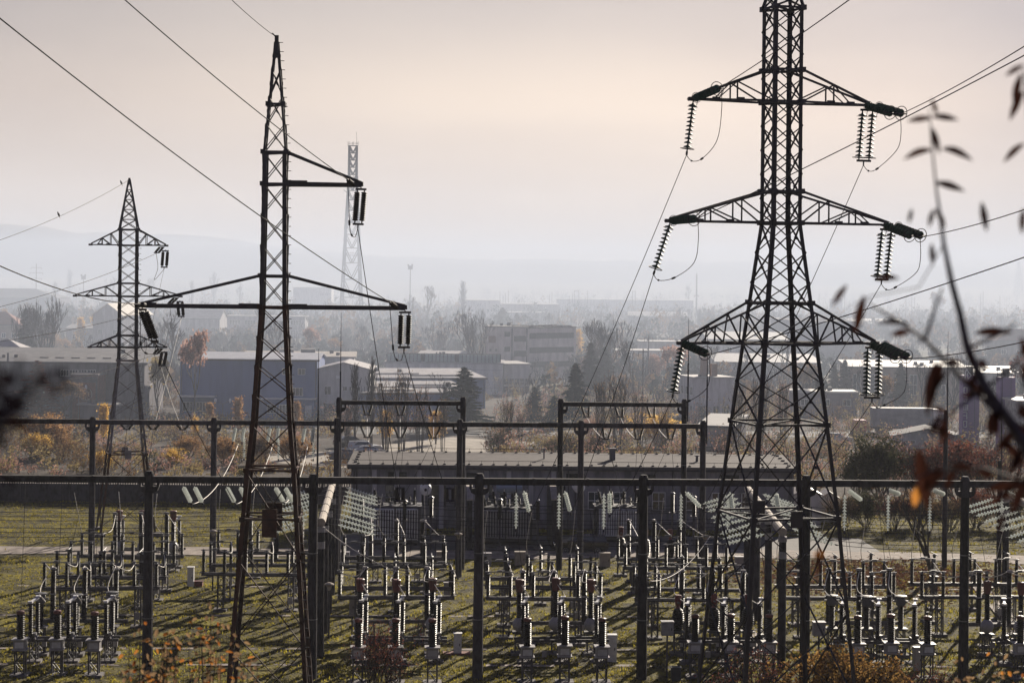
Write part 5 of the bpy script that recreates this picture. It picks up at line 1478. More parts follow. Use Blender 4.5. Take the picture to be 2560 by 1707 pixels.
# grey halls with stepped felt roofs
def felt_hall(label, px, Y, w, d, h0, rot, rise, lights):
    r, ro, o_ = house('felt_roofed_hall', label, px, Y, w, d, h0, rot, PLASTB, 'mono', rise, ROOFG, 'building', .3)
    MB().box(o_ - .32, o_ + w + .32, -.40, -.30, h0 - .02, h0 + .24).build('roof_edge', ROOFW, r)
    k = rise / d
    for (x0, x1, y0, y1, nm) in lights:
        mb = MB(); mb.add([(x0, y0, h0 + .2 + y0 * k), (x1, y0, h0 + .2 + y0 * k), (x1, y1, h0 + .2 + y1 * k), (x0, y1, h0 + .2 + y1 * k)] + [(x0, y0, h0 + .42 + y0 * k), (x1, y0, h0 + .42 + y0 * k), (x1, y1, h0 + .42 + y1 * k), (x0, y1, h0 + .42 + y1 * k)],
            [(4, 5, 6, 7), (0, 1, 5, 4), (1, 2, 6, 5), (2, 3, 7, 6), (3, 0, 4, 7)]); mb.build(nm, ROOFW, r)
    return r
felt_hall('front grey felt roof hall with a white roof hatch and bright roof edge', 905, 300, 17.5, 19, 4.0, R(14), .7, [(3.5, 8.6, 2.0, 5.0, 'roof_hatch'), (.2, 17, 7.0, 7.2, 'ridge_strip'), (9, 16, 10.6, 10.8, 'ridge_strip')])
felt_hall('middle grey felt roof hall stepping up behind the front one', 850, 324, 24, 20, 4.9, R(12), .6, [(2, 14, 6.5, 6.7, 'ridge_strip'), (12, 20, 3.0, 3.3, 'ridge_strip')])
gh, _, _ = house('glazed_hall', 'pale panel hall with a long sawtooth of greenish roof glass', 962, 366, 21.6, 13, 5.6, R(0), PLASTW, 'flat', 0, ROOFG, 'building', .25)
n = 30
for lo, hi in ((0, 9), (10, 18), (19, 30)):
    mb = MB(); x0, x1 = .3 + 20.8 * lo / n, .3 + 20.8 * (hi - .06) / n
    mb.add([(x0, 1.0, 5.9), (x1, 1.0, 5.9), (x1, 2.3, 7.25), (x0, 2.3, 7.25)], [(0, 1, 2, 3)]); mb.build('roof_glazing', GREENGL, gh)
mb = MB()
for i in range(n + 1):
    x = .3 + 20.8 * i / n - .03; mb.bar((x, .99, 5.9), (x, 2.3, 7.28), .07)
mb.bar((.2, .97, 5.86), (21.2, .97, 5.86), .16); mb.bar((.2, 2.34, 7.3), (21.2, 2.34, 7.3), .14); mb.prism([(1.0, 5.9), (2.3, 7.25), (2.9, 5.9)], 21.1, 21.2, 'YZ'); mb.box(.2, 21.2, 2.36, 2.9, 5.87, 7.2)
mb.build('glazing_bars', STEEL2, gh)
for z in (1.2, 2.3, 3.4, 4.5): MB().box(14.5, 21.5, -.05, -.004, z, z + .07).build('wall_rib', PLAST, gh)
g2_, _, _ = house('glazed_hall_wing', 'lower pale wing with rows of small panes right of the glazed hall', 1259, 370, 5.0, 12, 5.3, R(12), PLASTW, 'flat', 0, ROOFW, 'building', .2,
    [dict(xs=[.5 + 1.0 * i for i in range(5)], z=1.6, w=.9, h=1.2, m=3, t=.5, fm=PLAST), dict(xs=[.5 + 1.0 * i for i in range(5)], z=.2, w=.9, h=1.2, m=3, t=.5, fm=PLAST)])
# flat workshop with dark skylights behind the blue factory
fw, fwr, _ = house('workshop', 'wide flat workshop with two dark roof lanterns behind the factory', 600, 352, 20, 22, 7.0, R(4), PLAST, 'flat', 0, M('dusty_flat_roof', (.26, .225, .20), .9, 0, .25, .4, .2), 'building', .35)
for x, y in ((6.4, 9), (10.2, 11)):
    mb = MB(); mb.prism([(y, 7.25), (y + 2.2, 7.25), (y + 1.8, 8.2), (y + .2, 8.0)], x, x + 2.6, 'YZ'); mb.build('roof_lantern', ROOFD, fwr)
house('workshop', 'low roof with a brick chimney in front of the ruin', 1040, 400, 11, 12, 5.2, R(-3), PLAST, 'mono', .8, ROOFG, 'building', .3)
# ruin
ru, rur, _ = house('ruined_building', 'derelict four storey concrete block with bands of empty windows', 1213, 418, 8.9, 9, 10.9, R(-3), M('stained_concrete_wall', (.46, .42, .41), .95, 0, .35, .8, .3, .2, (1.2, 1.2, .3)), 'flat', 0, ROOFD, 'building', .12,
    [dict(xs=(4.6,), z=9.0, w=1.2, h=1.0, hole=1), dict(xs=(4.6,), z=5.9, w=1.2, h=1.0, hole=1), dict(xs=(1.1, 2.3), z=5.9, w=.45, h=.55, hole=1), dict(xs=(7.3,), z=8.0, w=2.6, h=1.2, hole=1), dict(xs=(7.3,), z=4.9, w=2.6, h=1.2, hole=1), dict(xs=(1.4,), z=7.7, w=1.5, h=1.4, hole=1, mat=BRICK, n='brick_patch')])
for x in (5.6, 8.7): MB().box(x - .14, x + .14, -.16, -.004, 0, 10.8).build('pilaster', CONC, ru)
MB().box(.0, .14, -.10, -.004, 2, 10.8).build('drain_pipe', DARKW, ru)
rs = thing('ruined_building', 'receding derelict wing with long dark window strips right of the ruin corner', 'building', (stand(1320, 418.2, 6), 418.2, 0), R(38))
MB().box(0, 13, 0, 7, -.3, 10.8).build('wall', bpy.data.materials['stained_concrete_wall'], rs)
MB().box(-.1, 13.1, -.15, 7.1, 10.803, 11.05).build('roof', ROOFD, rs)
for z in (8.6, 5.6, 2.6):
    opening(rs, 6.4, z, 12.0, 1.15, 'F', 0, DARKHOLE)
    for x in (2.2, 5.0, 8.0, 10.8): MB().box(x - .07, x + .07, -.05, -.031, z, z + 1.15).build('mullion', CONC, rs)
mb = MB(); rnd = random.Random(3)
for _ in range(70): mb.cbox((rnd.uniform(.3, 12.6), rnd.uniform(.2, 6.8), 11.1), rnd.uniform(.2, 1.2), rnd.uniform(.2, .8), rnd.uniform(.1, .5))
mb.build('rubble', CONC, rs)
# assorted town houses (name, label, px, Y, w, d, h, rot, wall, roof, rise, roof mat, windows)
TOWN = [
 ('dark_hall', 'big dark roofed hall on the left horizon', -200, 905, 62, 26, 8.5, 0, DARKW, 'hip', 4, ROOFD, []),
 ('red_roofed_house', 'house with a red hipped roof at the left edge', -70, 505, 12, 9, 7.8, 0, BROWNW, 'hip', 3.2, TILE, [dict(xs=(8, 10.5), z=4.5, w=1.1, h=1.2)]),
 ('hip_roofed_house', 'small house with a pale hipped roof in the left corner', -45, 318, 6.4, 6, 9.3, 0, PLAST, 'hip', 1.6, ROOFG, [dict(xs=(1.2, 3.0, 4.8), z=7.4, w=.9, h=1.1)]),
 ('gabled_warehouse', 'gabled warehouse with a sunlit cream roof behind the smaller tower', 232, 560, 9, 20, 9.2, R(-14), PLAST, 'gableY', 3.2, M('cream_sheet_roof', (.55, .47, .37), .6, 0, .15, .6), []),
 ('gabled_warehouse', 'grey warehouse with a low gable left of the rusty tower', 420, 620, 16, 16, 7.0, R(0), PLAST, 'gableX', 2.6, ROOFG, []),
 ('pale_roofed_store', 'low store with a pale roof behind the big bare tree', 165, 570, 10, 8, 5.0, 0, PLASTW, 'mono', 1.0, ROOFW, []),
 ('office_block', 'two storey grey office with window bands behind the car park', 564, 655, 26, 10, 7.0, R(0), PLAST, 'flat', 0, ROOFW, [dict(xs=(3, 8, 13, 18, 23), z=4.4, w=3.6, h=1.4, m=3), dict(xs=(3, 8, 13, 18, 23), z=1.2, w=3.6, h=1.4, m=3)]),
 ('box_warehouse', 'plain box warehouse with faint lettering below the telecom tower', 733, 1050, 20, 14, 13.0, 0, PLASTW, 'flat', 0, ROOFG, []),
 ('white_roofed_hall', 'white roofed hall right of the tall slim poplar', 1170, 930, 15, 24, 9.0, R(6), PLASTW, 'flat', 0, ROOFW, []),
 ('flat_plant', 'wide flat roofed plant in the hazy middle distance', 1258, 960, 27, 30, 7.0, R(2), PLAST, 'flat', 0, ROOFG, []),
 ('flat_plant', 'sunlit flat roof in front of the hazy plant', 1262, 880, 20, 14, 4.6, R(2), PLAST, 'flat', 0, ROOFW, []),
 ('rail_depot', 'very long low depot on the horizon right of centre', 1395, 1120, 76, 26, 7.4, R(1), PLAST, 'flat', 0, ROOFG, []),
 ('pale_hall', 'long pale roof half hidden by haze right of centre', 1570, 820, 24, 16, 5.0, R(-4), PLAST, 'gableX', 1.6, ROOFW, []),
 ('low_market_hall', 'low white roofed market hall among the trees', 1540, 470, 12, 10, 4.2, 0, PLASTW, 'flat', 0, ROOFW, [dict(xs=(2, 5, 8), z=1, w=1.8, h=1.8, m=2)]),
 ('low_market_hall', 'second low white roof behind the market hall', 1600, 510, 12, 9, 5.0, 0, PLASTW, 'flat', 0, ROOFW, []),
 ('terraced_roofs', 'stack of long pale roofs seen through the tall tower', 1790, 420, 22, 16, 4.0, R(0), PLAST, 'mono', 1.2, ROOFG, [dict(xs=(4, 8, 12, 16), z=1, w=1.5, h=1.3)]),
 ('terraced_roofs', 'farther long pale roof seen through the tall tower', 1770, 520, 26, 14, 5.5, R(0), PLAST, 'mono', 1.6, ROOFW, []),
 ('skylight_hall', 'large hall with rows of skylights on its white roof', 2012, 530, 15, 30, 10.2, R(10), M('pale_sheet_wall', (.34, .335, .33), .7, 0, .12, .6), 'flat', 0, ROOFW, []),
 ('white_warehouse', 'long warehouse with a bright cream roof on the right', 2129, 800, 21.5, 14, 3.4, 0, DARKW, 'mono', 1.6, ROOFW, []),
 ('columned_office', 'long two storey house with white columns on the right', 2120, 352, 21, 9, 6.4, R(0), BROWNW, 'mono', .8, ROOFG, [dict(xs=(1.5, 4.0, 6.5, 9.0, 11.5, 14, 16.5), z=1.6, w=1.3, h=3.6, m=1, t=.5)]),
 ('garage_row', 'low grey garage row with a flat pale top', 1985, 322, 10.2, 6, 3.6, 0, M('mauve_grey_wall', (.20, .17, .185), .9, 0, .2, .7), 'flat', 0, ROOFW, []),
 ('mossy_shed', 'dark pitched shed behind the dark bush at the right', 2232, 262, 9.0, 7, 1.5, R(-8), PLAST, 'gableY', 1.0, ROOFD, []),
 ('brick_villa', 'brownish roofed villa at the far right edge', 2490, 520, 16, 10, 6.0, 0, DARKW, 'hip', 3, TILE, []),
 ('right_hall', 'pale hall behind the purple towers', 2350, 372, 22, 10, 4.6, 0, PLAST, 'mono', .8, ROOFG, [dict(xs=(3, 7, 11, 15), z=1.4, w=1.8, h=1.6, m=2)]),
 ('white_annex', 'tall whitish shed at the far right edge below the second purple tower', 2545, 255, 8, 8, 6.6, 0, M('rust_streaked_white', (.33, .31, .30), .9, 0, .4, 1.4), 'flat', 0, ROOFW, []),
 ('horizon_block', 'small dark block on the horizon right of the tall tower', 2078, 1150, 6.5, 6, 9, 0, DARKW, 'flat', 0, ROOFD, []),
]
for nm, lb_, px, Y, w_, d_, h_, rt, wl, rf, rise, rm, wins in TOWN:
    if not wins and Y < 1000 and nm != 'skylight_hall':
        n_ = max(1, int(w_ / 3.4)); wins = [dict(xs=[w_ * (i + .5) / n_ for i in range(n_)], z=h_ * .42, w=1.3, h=min(1.3, h_ * .3), m=1)]
    q, qr, o_ = house(nm, lb_, px, Y, w_, d_, h_, rt, wl, rf, rise, rm, 'building', .3, wins)
    if nm == 'skylight_hall':
        for i in range(4):
            for j in range(6): MB().cbox((2 + 3.6 * i, 3 + 4.4 * j, h_ + .33), 1.9, 1.2, .3).build('skylight', GREYP, qr)
    if nm == 'box_warehouse':
        mb = MB()
        for i in range(8):
            if i == 3: continue
            x = 14.4 + .62 * i; mb.box(x, x + .12, -.06, -.004, 9.2, 10.4)
            if i % 3 != 1: mb.box(x + .12, x + .42, -.06, -.004, 10.25, 10.4)
            if i % 3 != 2: mb.box(x + .12, x + .42, -.06, -.004, 9.75, 9.9)
            if i % 2: mb.box(x + .36, x + .46, -.06, -.004, 9.2, 10.25)
        mb.build('lettering', DARKW, q)
# two storey house seen through the tall tower
th, thr, _ = house('workers_hostel', 'two storey grey block with a white flat roof left of the tall tower', 1737, 308, 6.4, 7, 6.4, R(16), PLAST, 'flat', 0, ROOFW, 'building', .2, [dict(xs=(1.4, 3.4, 5.4), z=3.8, w=1.1, h=1.3, f='L'), dict(xs=(1.4, 3.4, 5.4), z=.9, w=1.1, h=1.3, f='L'), dict(xs=(3.5, 5.2), z=.9, w=1.0, h=1.3)])
for x, hh in ((2.0, 3.0), (3.6, 2.0)): MB().box(x, x + .9, 2, 2.9, 6.66, 6.6 + hh).build('chimney', BROWNW, thr)
house('white_shed_roof', 'low shed with a bright white roof beside the portal post', 1748, 262, 4.6, 8, 2.6, R(-18), PLAST, 'mono', 1.0, ROOFW, 'shed', .3)
# trucks
def lorry(px, Y, label, ln, hh, box_m, cab_m, rz, cab=True):
    r = thing('lorry', label, 'lorry', (stand(px, Y, 1.5), Y, 0), rz)
    MB().box(0, ln, 0, 2.5, 1.0, 1.0 + hh).build('cargo_box', box_m, r)
    mb = MB(); mb.box(0, ln, .3, 2.2, .75, .99)
    for x in (1.2, 2.4, ln - 1.4): mb.lathe([(.3, 0), (.48, 0), (.48, 2.3), (.3, 2.3)], 12, (x, .1, .48), 'Y')
    mb.build('chassis', STEEL, r)
    if cab:
        mb = MB(); mb.prism([(ln + .1, .7), (ln + 2.0, .7), (ln + 2.05, 1.9), (ln + 1.75, 3.0), (ln + .9, 3.55), (ln + .1, 3.6)], .05, 2.45); c = mb.build('cab', cab_m, r)
        MB().prism([(ln + .7, 2.0), (ln + 1.75, 2.0), (ln + 1.5, 2.9), (ln + .7, 2.9)], .02, .048).build('cab_window', GLASSW, c)
    return r
lorry(2182, 285, 'long grey trailer with a white rimmed cab on the right', 8.6, 2.7, M('dirty_trailer_side', (.19, .19, .21), .6, 0, .3, .8), WHITEP, 0)
lorry(2139, 277, 'short red box van end in front of the trailer', 1.5, 1.5, CARRED, CARRED, 0, False)
car(2090, 268, 'white van with a rounded nose left of the red box', CARWHT, R(180), 'van', 4.6, True)
# purple towers
PURP = M('purple_cladding', (.19, .115, .26), .7, 0, .15, .5)
def purple_tower(px, Y, w_, h_, label, letters):
    r = thing('purple_silo_tower', label, 'tower', (stand(px, Y, h_ / 2), Y, 0), 0)
    MB().box(0, w_, 0, w_, -.2, h_).build('shaft', PURP, r)
    MB().box(w_ * .70, w_ * .72, -.03, -.004, 0, h_).build('seam', DARKT, r)
    mb = MB()
    for z in (h_ + .45, h_ + .95):
        for a, b in (((.2, .1), (w_, .1)), ((w_, .1), (w_, w_)), ((w_, w_), (.2, w_)), ((.2, w_), (.2, .1))): mb.bar((*a, z), (*b, z), .07)
    for x in (.2, w_ * .5, w_):
        for y in (.1, w_): mb.bar((x, y, h_), (x, y, h_ + 1.0), .07)
    mb.build('railing', STEEL, r)
    MB().box(w_ * .35, w_ * .7, w_ * .4, w_ * .8, h_, h_ + 1.15).build('roof_unit', DARKT, r)
    if letters:
        mb = MB(); t = .09
        def st(a, b): mb.box(min(a[0], b[0]) - t / 2, max(a[0], b[0]) + t / 2, -.07, -.006, min(a[1], b[1]) - t / 2, max(a[1], b[1]) + t / 2)
        # letters lie on their side and read upwards; u across the tower, z up
        u0, u1 = .12, .52
        def O(z): st((u0, z), (u1, z)); st((u1, z), (u1, z + .75)); st((u0, z + .75), (u1, z + .75)); st((u0, z), (u0, z + .75))
        z = h_ * .30
        O(z); z += 1.05
        st((u1, z), (u1, z + .85)); st((u0, z + .42), (u1, z + .42)); st((u0, z + .85), (u1, z + .85)); z += 1.1
        O(z); st(((u0 + u1) / 2, z), ((u0 + u1) / 2, z + .75)); st((u1 + .12, z), (u1 + .12, z + .75)); z += 1.15
        st((u1, z), (u1, z + .7)); st((u0, z), (u1, z)); st((u0, z + .7), (u1, z + .7)); z += 1.1
        O(z); z += 1.75
        mb.bar((u0 + .1, -.04, z), (u0 + .15, -.04, z + .9), t); mb.bar((u0 + .1, -.04, z + .9), (u0 + .35, -.04, z + 1.4), t); mb.bar((u0 + .35, -.04, z + 1.4), (u0 + .55, -.04, z + 1.0), t)
        mb.bar((u0 + .55, -.04, z + 1.0), (u0 + .95, -.04, z + .6), t); mb.bar((u0 + .95, -.04, z + .6), (u0 + .5, -.04, z + .1), t); mb.bar((u0 + .5, -.04, z + .1), (u0 + .45, -.04, z + .9), t)
        mb.build('lettering', WHITEP, r)
    return r
purple_tower(2407, 262, 2.15, 9.6, 'purple tower with white sideways lettering and a railed top', True)
purple_tower(2499, 262, 2.05, 9.4, 'second purple tower without lettering near the right edge', False)
wire('walkway_cable', 'sagging cable strung between the tops of the two purple towers', at(2446, 917, 263), at(2508, 917, 263), .1, .05, STEEL)

# ------------------------------------------------------------------ telecom tower, masts, poles, street lamps
TY_ = 960.0; tb = at(807 * K, 700 * K, TY_)
r = thing('telecom_tower', 'tall slender telecom lattice mast beyond the rusty tower', 'tower', (tb.x, TY_, 0), R(12))
TG = M('mast_paint', (.030, .024, .030), .7, 0, .3, .3)
tt_ = at(807 * K, 335 * K, TY_).z
lv = [(0, 5.0), (tt_ * .33, 3.7), (tt_ * .60, 2.75), (tt_ * .80, 1.85), (tt_, 1.75)]
def thw(z):
    for (a, wa), (b, wb) in zip(lv, lv[1:]):
        if a <= z <= b: return wa + (wb - wa) * (z - a) / (b - a)
    return lv[-1][1]
for c in range(4):
    mb = MB()
    for (a, wa), (b, wb) in zip(lv, lv[1:]): mb.bar(quadc(wa, a)[c], quadc(wb, b)[c], .72)
    mb.build('leg', TG, r)
mb = MB(); z = 0; n = 0
while z < tt_ - 1:
    st_ = max(2.6, thw(z) * 1.9); z1 = min(tt_, z + st_)
    q0, q1 = quadc(thw(z), z), quadc(thw(z1), z1)
    for s in range(4):
        t = (s + 1) % 4; m_ = (q0[s] + q0[t]) / 2
        mb.bar(q1[s], m_, .42); mb.bar(q1[t], m_, .42); mb.bar(q0[s], q0[t], .38)
    z = z1
mb.build('bracing', TG, r)
for z, e in ((tt_, .5), (tt_ * .80, .4), (tt_ * .55, .3), (tt_ * .36, .3)):
    mb = MB(); w_ = thw(z) + e; mb.box(-w_, w_, -w_, w_, z - .1, z + .1)
    for s in (-1, 1):
        mb.bar((-w_, s * w_, z + 1.1), (w_, s * w_, z + 1.1), .1); mb.bar((s * w_, -w_, z + 1.1), (s * w_, w_, z + 1.1), .1)
        for u in (-1, 0, 1): mb.bar((u * w_, s * w_, z), (u * w_, s * w_, z + 2.0), .14)
    mb.build('platform', TG, r)
MB().bar((1.6, 0, tt_), (1.6, 0, tt_ + 6.5), .12).build('antenna', TG, r)
mb = MB(); mb.lathe([(.9, 0), (.75, .35), (.1, .55)], 12, (-3.6, -3.4, tt_ * .52), 'Y'); mb.bar((-2, -1.8, tt_ * .72), (-4.6, -1.9, tt_ * .74), .25); mb.build('dish', TG, r)

def pole(name, label, px, Y, py_top, rad, cat='pole', arms=(), group=None, rods=False, lat=None):
    z = hgt(px, py_top, Y); x = stand(px, Y, z)
    r = thing(name, label, cat, (x, Y, 0), 0, group)
    MB().tube([(0, 0, 0), (0, 0, z)], rad, 6, rad * .6).build('pole', BARK if name == 'utility_pole' else STEEL2, r)
    if arms:
        mb = MB()
        for zz_, w_ in arms: mb.bar((-w_, 0, z - zz_), (w_, 0, z - zz_), rad * .8); mb.bar((-w_, 0, z - zz_), (-w_, 0, z - zz_ - .9), rad * .6); mb.bar((w_, 0, z - zz_), (w_, 0, z - zz_ - .9), rad * .6)
        mb.build('cross_arm', STEEL2, r)
    return r, z
pole('power_pole', 'thin distant power pole with stacked cross arms at the left', 91, 1000, 659, .28, arms=((2.0, 2.6), (4.6, 3.2), (7.4, 2.6)))
for px, Y, pt, lb_ in ((209, 1000, 695, 'floodlight mast left of the smaller tower'), (1026, 950, 670, 'floodlight mast right of the telecom tower')):
    r, z = pole('floodlight_mast', lb_, px, Y, pt, .3, 'mast')
    mb = MB(); mb.cbox((0, -.2, z + .2), 2.2, .5, 1.8); mb.cbox((-1, -.4, z + 1.4), .8, .5, .7); mb.cbox((.9, -.4, z + 1.5), .8, .5, .7); mb.build('lamp_head', STEEL2, r)
r, z = pole('radio_mast', 'slim radio mast with a small platform left of the tall tower', 1742, 1050, 684, .5, 'mast', arms=((11.5, 1.2),))
for k, x in enumerate((1060, 1097, 1250, 1258, 1264, 1271, 1374, 1380, 1424, 1431, 1469, 1605, 1610, 1641, 2048, 2112, 2265, 2280, 2287, 2452, 2458, 2500)):
    pole('catenary_mast', 'thin grey railway mast standing in the distant haze', x, 1080 + 13 * (k % 4), 742 - (k * 7 % 18), .22, 'mast', group='railway masts in the distance')
for x0, x1, k in ((1436, 1447, 0), (1581, 1588, 1)):
    r = thing('catenary_gantry', f'faint railway gantry frame on the horizon, {["nearer to the ruin", "nearer to the tall tower"][k]}', 'gantry', (stand(x0, 1090, 8), 1090, 0), 0)
    w_ = (x1 - x0) * 1090 / F; mb = MB(); mb.bar((0, 0, 0), (0, 0, 13), .3); mb.bar((w_, 0, 0), (w_, 0, 13), .3); mb.bar((0, 0, 12.6), (w_, 0, 12.6), .3); mb.build('frame', STEEL2, r)
pole('utility_pole', 'wooden utility pole right of the conifers', 1608, 345, 872, .15, arms=((.5, .8),))
pole('utility_pole', 'leaning utility pole near the white market roofs', 1622, 430, 838, .15, arms=((.5, .9),))
pole('utility_pole', 'small wooden pole with a cross bar below the market roofs', 1582, 335, 918, .13, arms=((.3, .7), (.8, .5)))
def street_lamp(px, Y, pt, label, heads):
    z = hgt(px, pt, Y); x = stand(px, Y, z); r = thing('street_lamp', label, 'street lamp', (x, Y, 0), 0)
    MB().tube([(0, 0, 0), (0, 0, z)], .09, 7, .05).build('pole', GALV, r)
    for a in heads:
        d = Vector((math.cos(R(a)), math.sin(R(a)) * .6, 0)); mb = MB(); mb.tube([(0, 0, z), d * .5 + Vector((0, 0, z + .25)), d * .9 + Vector((0, 0, z + .4))], .035, 5)
        h_ = mb.build('arm', GALV, r)
        q = d * 1.05 + Vector((0, 0, z + .5)); mb = MB(); mb.lathe([(.08, -.35), (.17, -.15), (.2, .1), (.12, .3), (.02, .36)], 10, q); mb.build('lamp_head', WHITEP, h_)
street_lamp(107, 292, 985, 'street lamp with three white heads left of the rosette wall', (200, 90, -10))
street_lamp(197, 293, 976, 'street lamp with white heads in front of the rosette wall', (190, 100, 0))
street_lamp(557, 291, 1010, 'street lamp with two white heads in front of the blue factory', (185, 0))
street_lamp(1358, 905, 772, 'tall curved lamp post in front of the hazy plant', (10,))
# distant lattice pylons on the right horizon
def far_pylon(px, Y, pt, label):
    z = hgt(px, pt, Y); x = stand(px, Y, z); r = thing('distant_pylon', label, 'tower', (x, Y, 0), R(20), None)
    mb = MB()
    for c in range(4): mb.bar(quadc(z * .10, 0)[c], quadc(z * .02, z)[c], .35)
    n = 9
    for i in range(n):
        a, b = z * i / n, z * (i + 1) / n; q0, q1 = quadc(z * (.10 - .08 * i / n), a), quadc(z * (.10 - .08 * (i + 1) / n), b)
        for s in range(4): t = (s + 1) % 4; mb.bar(q0[s], q1[t], .22); mb.bar(q0[t], q1[s], .22)
    mb.build('body_lattice', STEEL2, r)
    for f_, w_ in ((.62, .16), (.76, .2), (.88, .14)):
        mb = MB(); mb.bar((-w_ * z, 0, z * f_), (w_ * z, 0, z * f_), .35); mb.bar((-w_ * z, 0, z * f_), (0, 0, z * (f_ + .06)), .3); mb.bar((w_ * z, 0, z * f_), (0, 0, z * (f_ + .06)), .3); mb.build('cross_arm', STEEL2, r)
far_pylon(2547, 2300, 655, 'hazy distant pylon at the right edge of the horizon')

# surge arresters on thin poles in front of the transformers
def arrester(px, v, zt, label):
    p = row(px, v, zt); r = thing('surge_arrester', label, 'surge arrester', p, YAW, 'surge arresters before the transformers')
    mb = MB(); mb.bar((0, 0, 0), (0, 0, zt - 1.75), .16); mb.cbox((0, 0, zt - 1.72), .5, .5, .06); mb.build('pole', STEEL2, r)
    put('insulator', I_TALL, r, (0, 0, zt - 1.69)); foot(r, 0, 0, .5)
    mb = MB(); mb.lathe([(.2, zt - .19), (.24, zt - .16), (.1, zt - .05)], 10); mb.tube([(0, 0, zt - .1), (0, 0, zt + .15)], .03, 5); mb.build('terminal', GALV, r)
for k, (x, v, zt) in enumerate([(905, 159.8, 4.6), (1012, 160.0, 4.3), (1078, 160.0, 4.6), (1190, 161.5, 4.2), (1250, 161.4, 4.3), (1345, 161.6, 4.2), (1597, 161.0, 4.9), (1681, 160.4, 5.0), (1735, 161.5, 4.6)]):
    arrester(x, v, zt, f'surge arrester on a thin pole, {ORD[k]} from the left along the transformers')
for k, (x, v) in enumerate([(1105, 152.5), (1215, 151.8), (1300, 152.6), (860, 152.0), (1512, 152.2), (1850, 150.5)]):
    cabinet(x, v, .8, .5, 1.15, f'grey control kiosk, {["left of the centre post base", "just right of the centre post base", "left of the black car", "near the left end of the control building", "right of the black car", "behind the tall tower legs"][k]} at the lawn edge', None, GREYP if k % 2 else CONC_L, 'cabinet', 0, 'control_kiosk')
# ------------------------------------------------------------------ trees
TW_D = M('bare_twigs', (.034, .028, .030), .9, 0, .3, 3)
L_YEL = LEAF('yellow_leaves', (.50, .30, .06), (.78, .52, .15), .62, .9)
L_ORG = LEAF('orange_leaves', (.22, .115, .05), (.46, .28, .13), .55, .9)
L_BRN = LEAF('brown_leaves', (.14, .088, .055), (.28, .185, .10), .45, .9)
L_RED = LEAF('red_brown_leaves', (.10, .035, .03), (.22, .085, .06), .4, 1.2)
L_GRN = LEAF('dark_needles', (.018, .030, .026), (.040, .058, .044), .15, .7)
L_OLV = LEAF('dull_green_leaves', (.035, .042, .026), (.085, .085, .045), .3, .7)
L_PNK = LEAF('pinkish_brown_leaves', (.28, .16, .13), (.48, .30, .24), .55, .9)
L_BSH = LEAF('ochre_bush_leaves', (.10, .05, .02), (.30, .18, .055), .5, 1.5)
L_WIL = LEAF('olive_yellow_leaves', (.24, .19, .09), (.42, .33, .16), .55, .7)
def rvec(rnd, s=1): return Vector((rnd.gauss(0, s), rnd.gauss(0, s), rnd.gauss(0, s)))
def grow(rnd, mb, tw, tips, p, d, ln, rad, lv, spread, up, n=(2, 3), gravity=0):
    """one limb with a slight bend; the thin ones go to the twig mesh"""
    seg = 3 if lv > 1 else 2; pts = [p]
    for i in range(seg):
        d = (d + rvec(rnd, .10) + Vector((0, 0, up * .12 - gravity * .3))).normalized(); pts.append(pts[-1] + d * ln / seg)
    (mb if lv > 1 else tw).tube(pts, rad, 5 if lv > 2 else (4 if lv > 1 else 3), rad * .55, False)
    tips.append((pts[-1], d, lv))
    if lv <= 0: return
    for k in range(rnd.randint(*n) + (1 if lv == 1 else 0)):
        a = pts[-1] if k < 2 else pts[rnd.randint(1, seg)]
        ax = d.orthogonal().normalized(); ax.rotate(Matrix.Rotation(rnd.uniform(0, 6.283), 3, d))
        nd = d.copy(); nd.rotate(Matrix.Rotation(rnd.uniform(.5, 1.1) * spread, 3, ax))
        nd = (nd + Vector((0, 0, up * .3))).normalized()
        grow(rnd, mb, tw, tips, a, nd, ln * rnd.uniform(.62, .85), max(rad * .6, .024), lv - 1, spread, up, n, gravity)
def leafcloud(mb, rnd, tips, per, size, jit, lo=99):
    for p, d, lv in tips:
        if lv > lo: continue
        for _ in range(per):
            c = p + rvec(rnd, jit); u = rvec(rnd, 1).normalized() * size * rnd.uniform(.6, 1.3); w_ = u.orthogonal().normalized() * size * rnd.uniform(.4, .8)
            w_.rotate(Matrix.Rotation(rnd.uniform(0, 6.3), 3, u.normalized())); mb.quad(c, u * .5, w_ * .5)
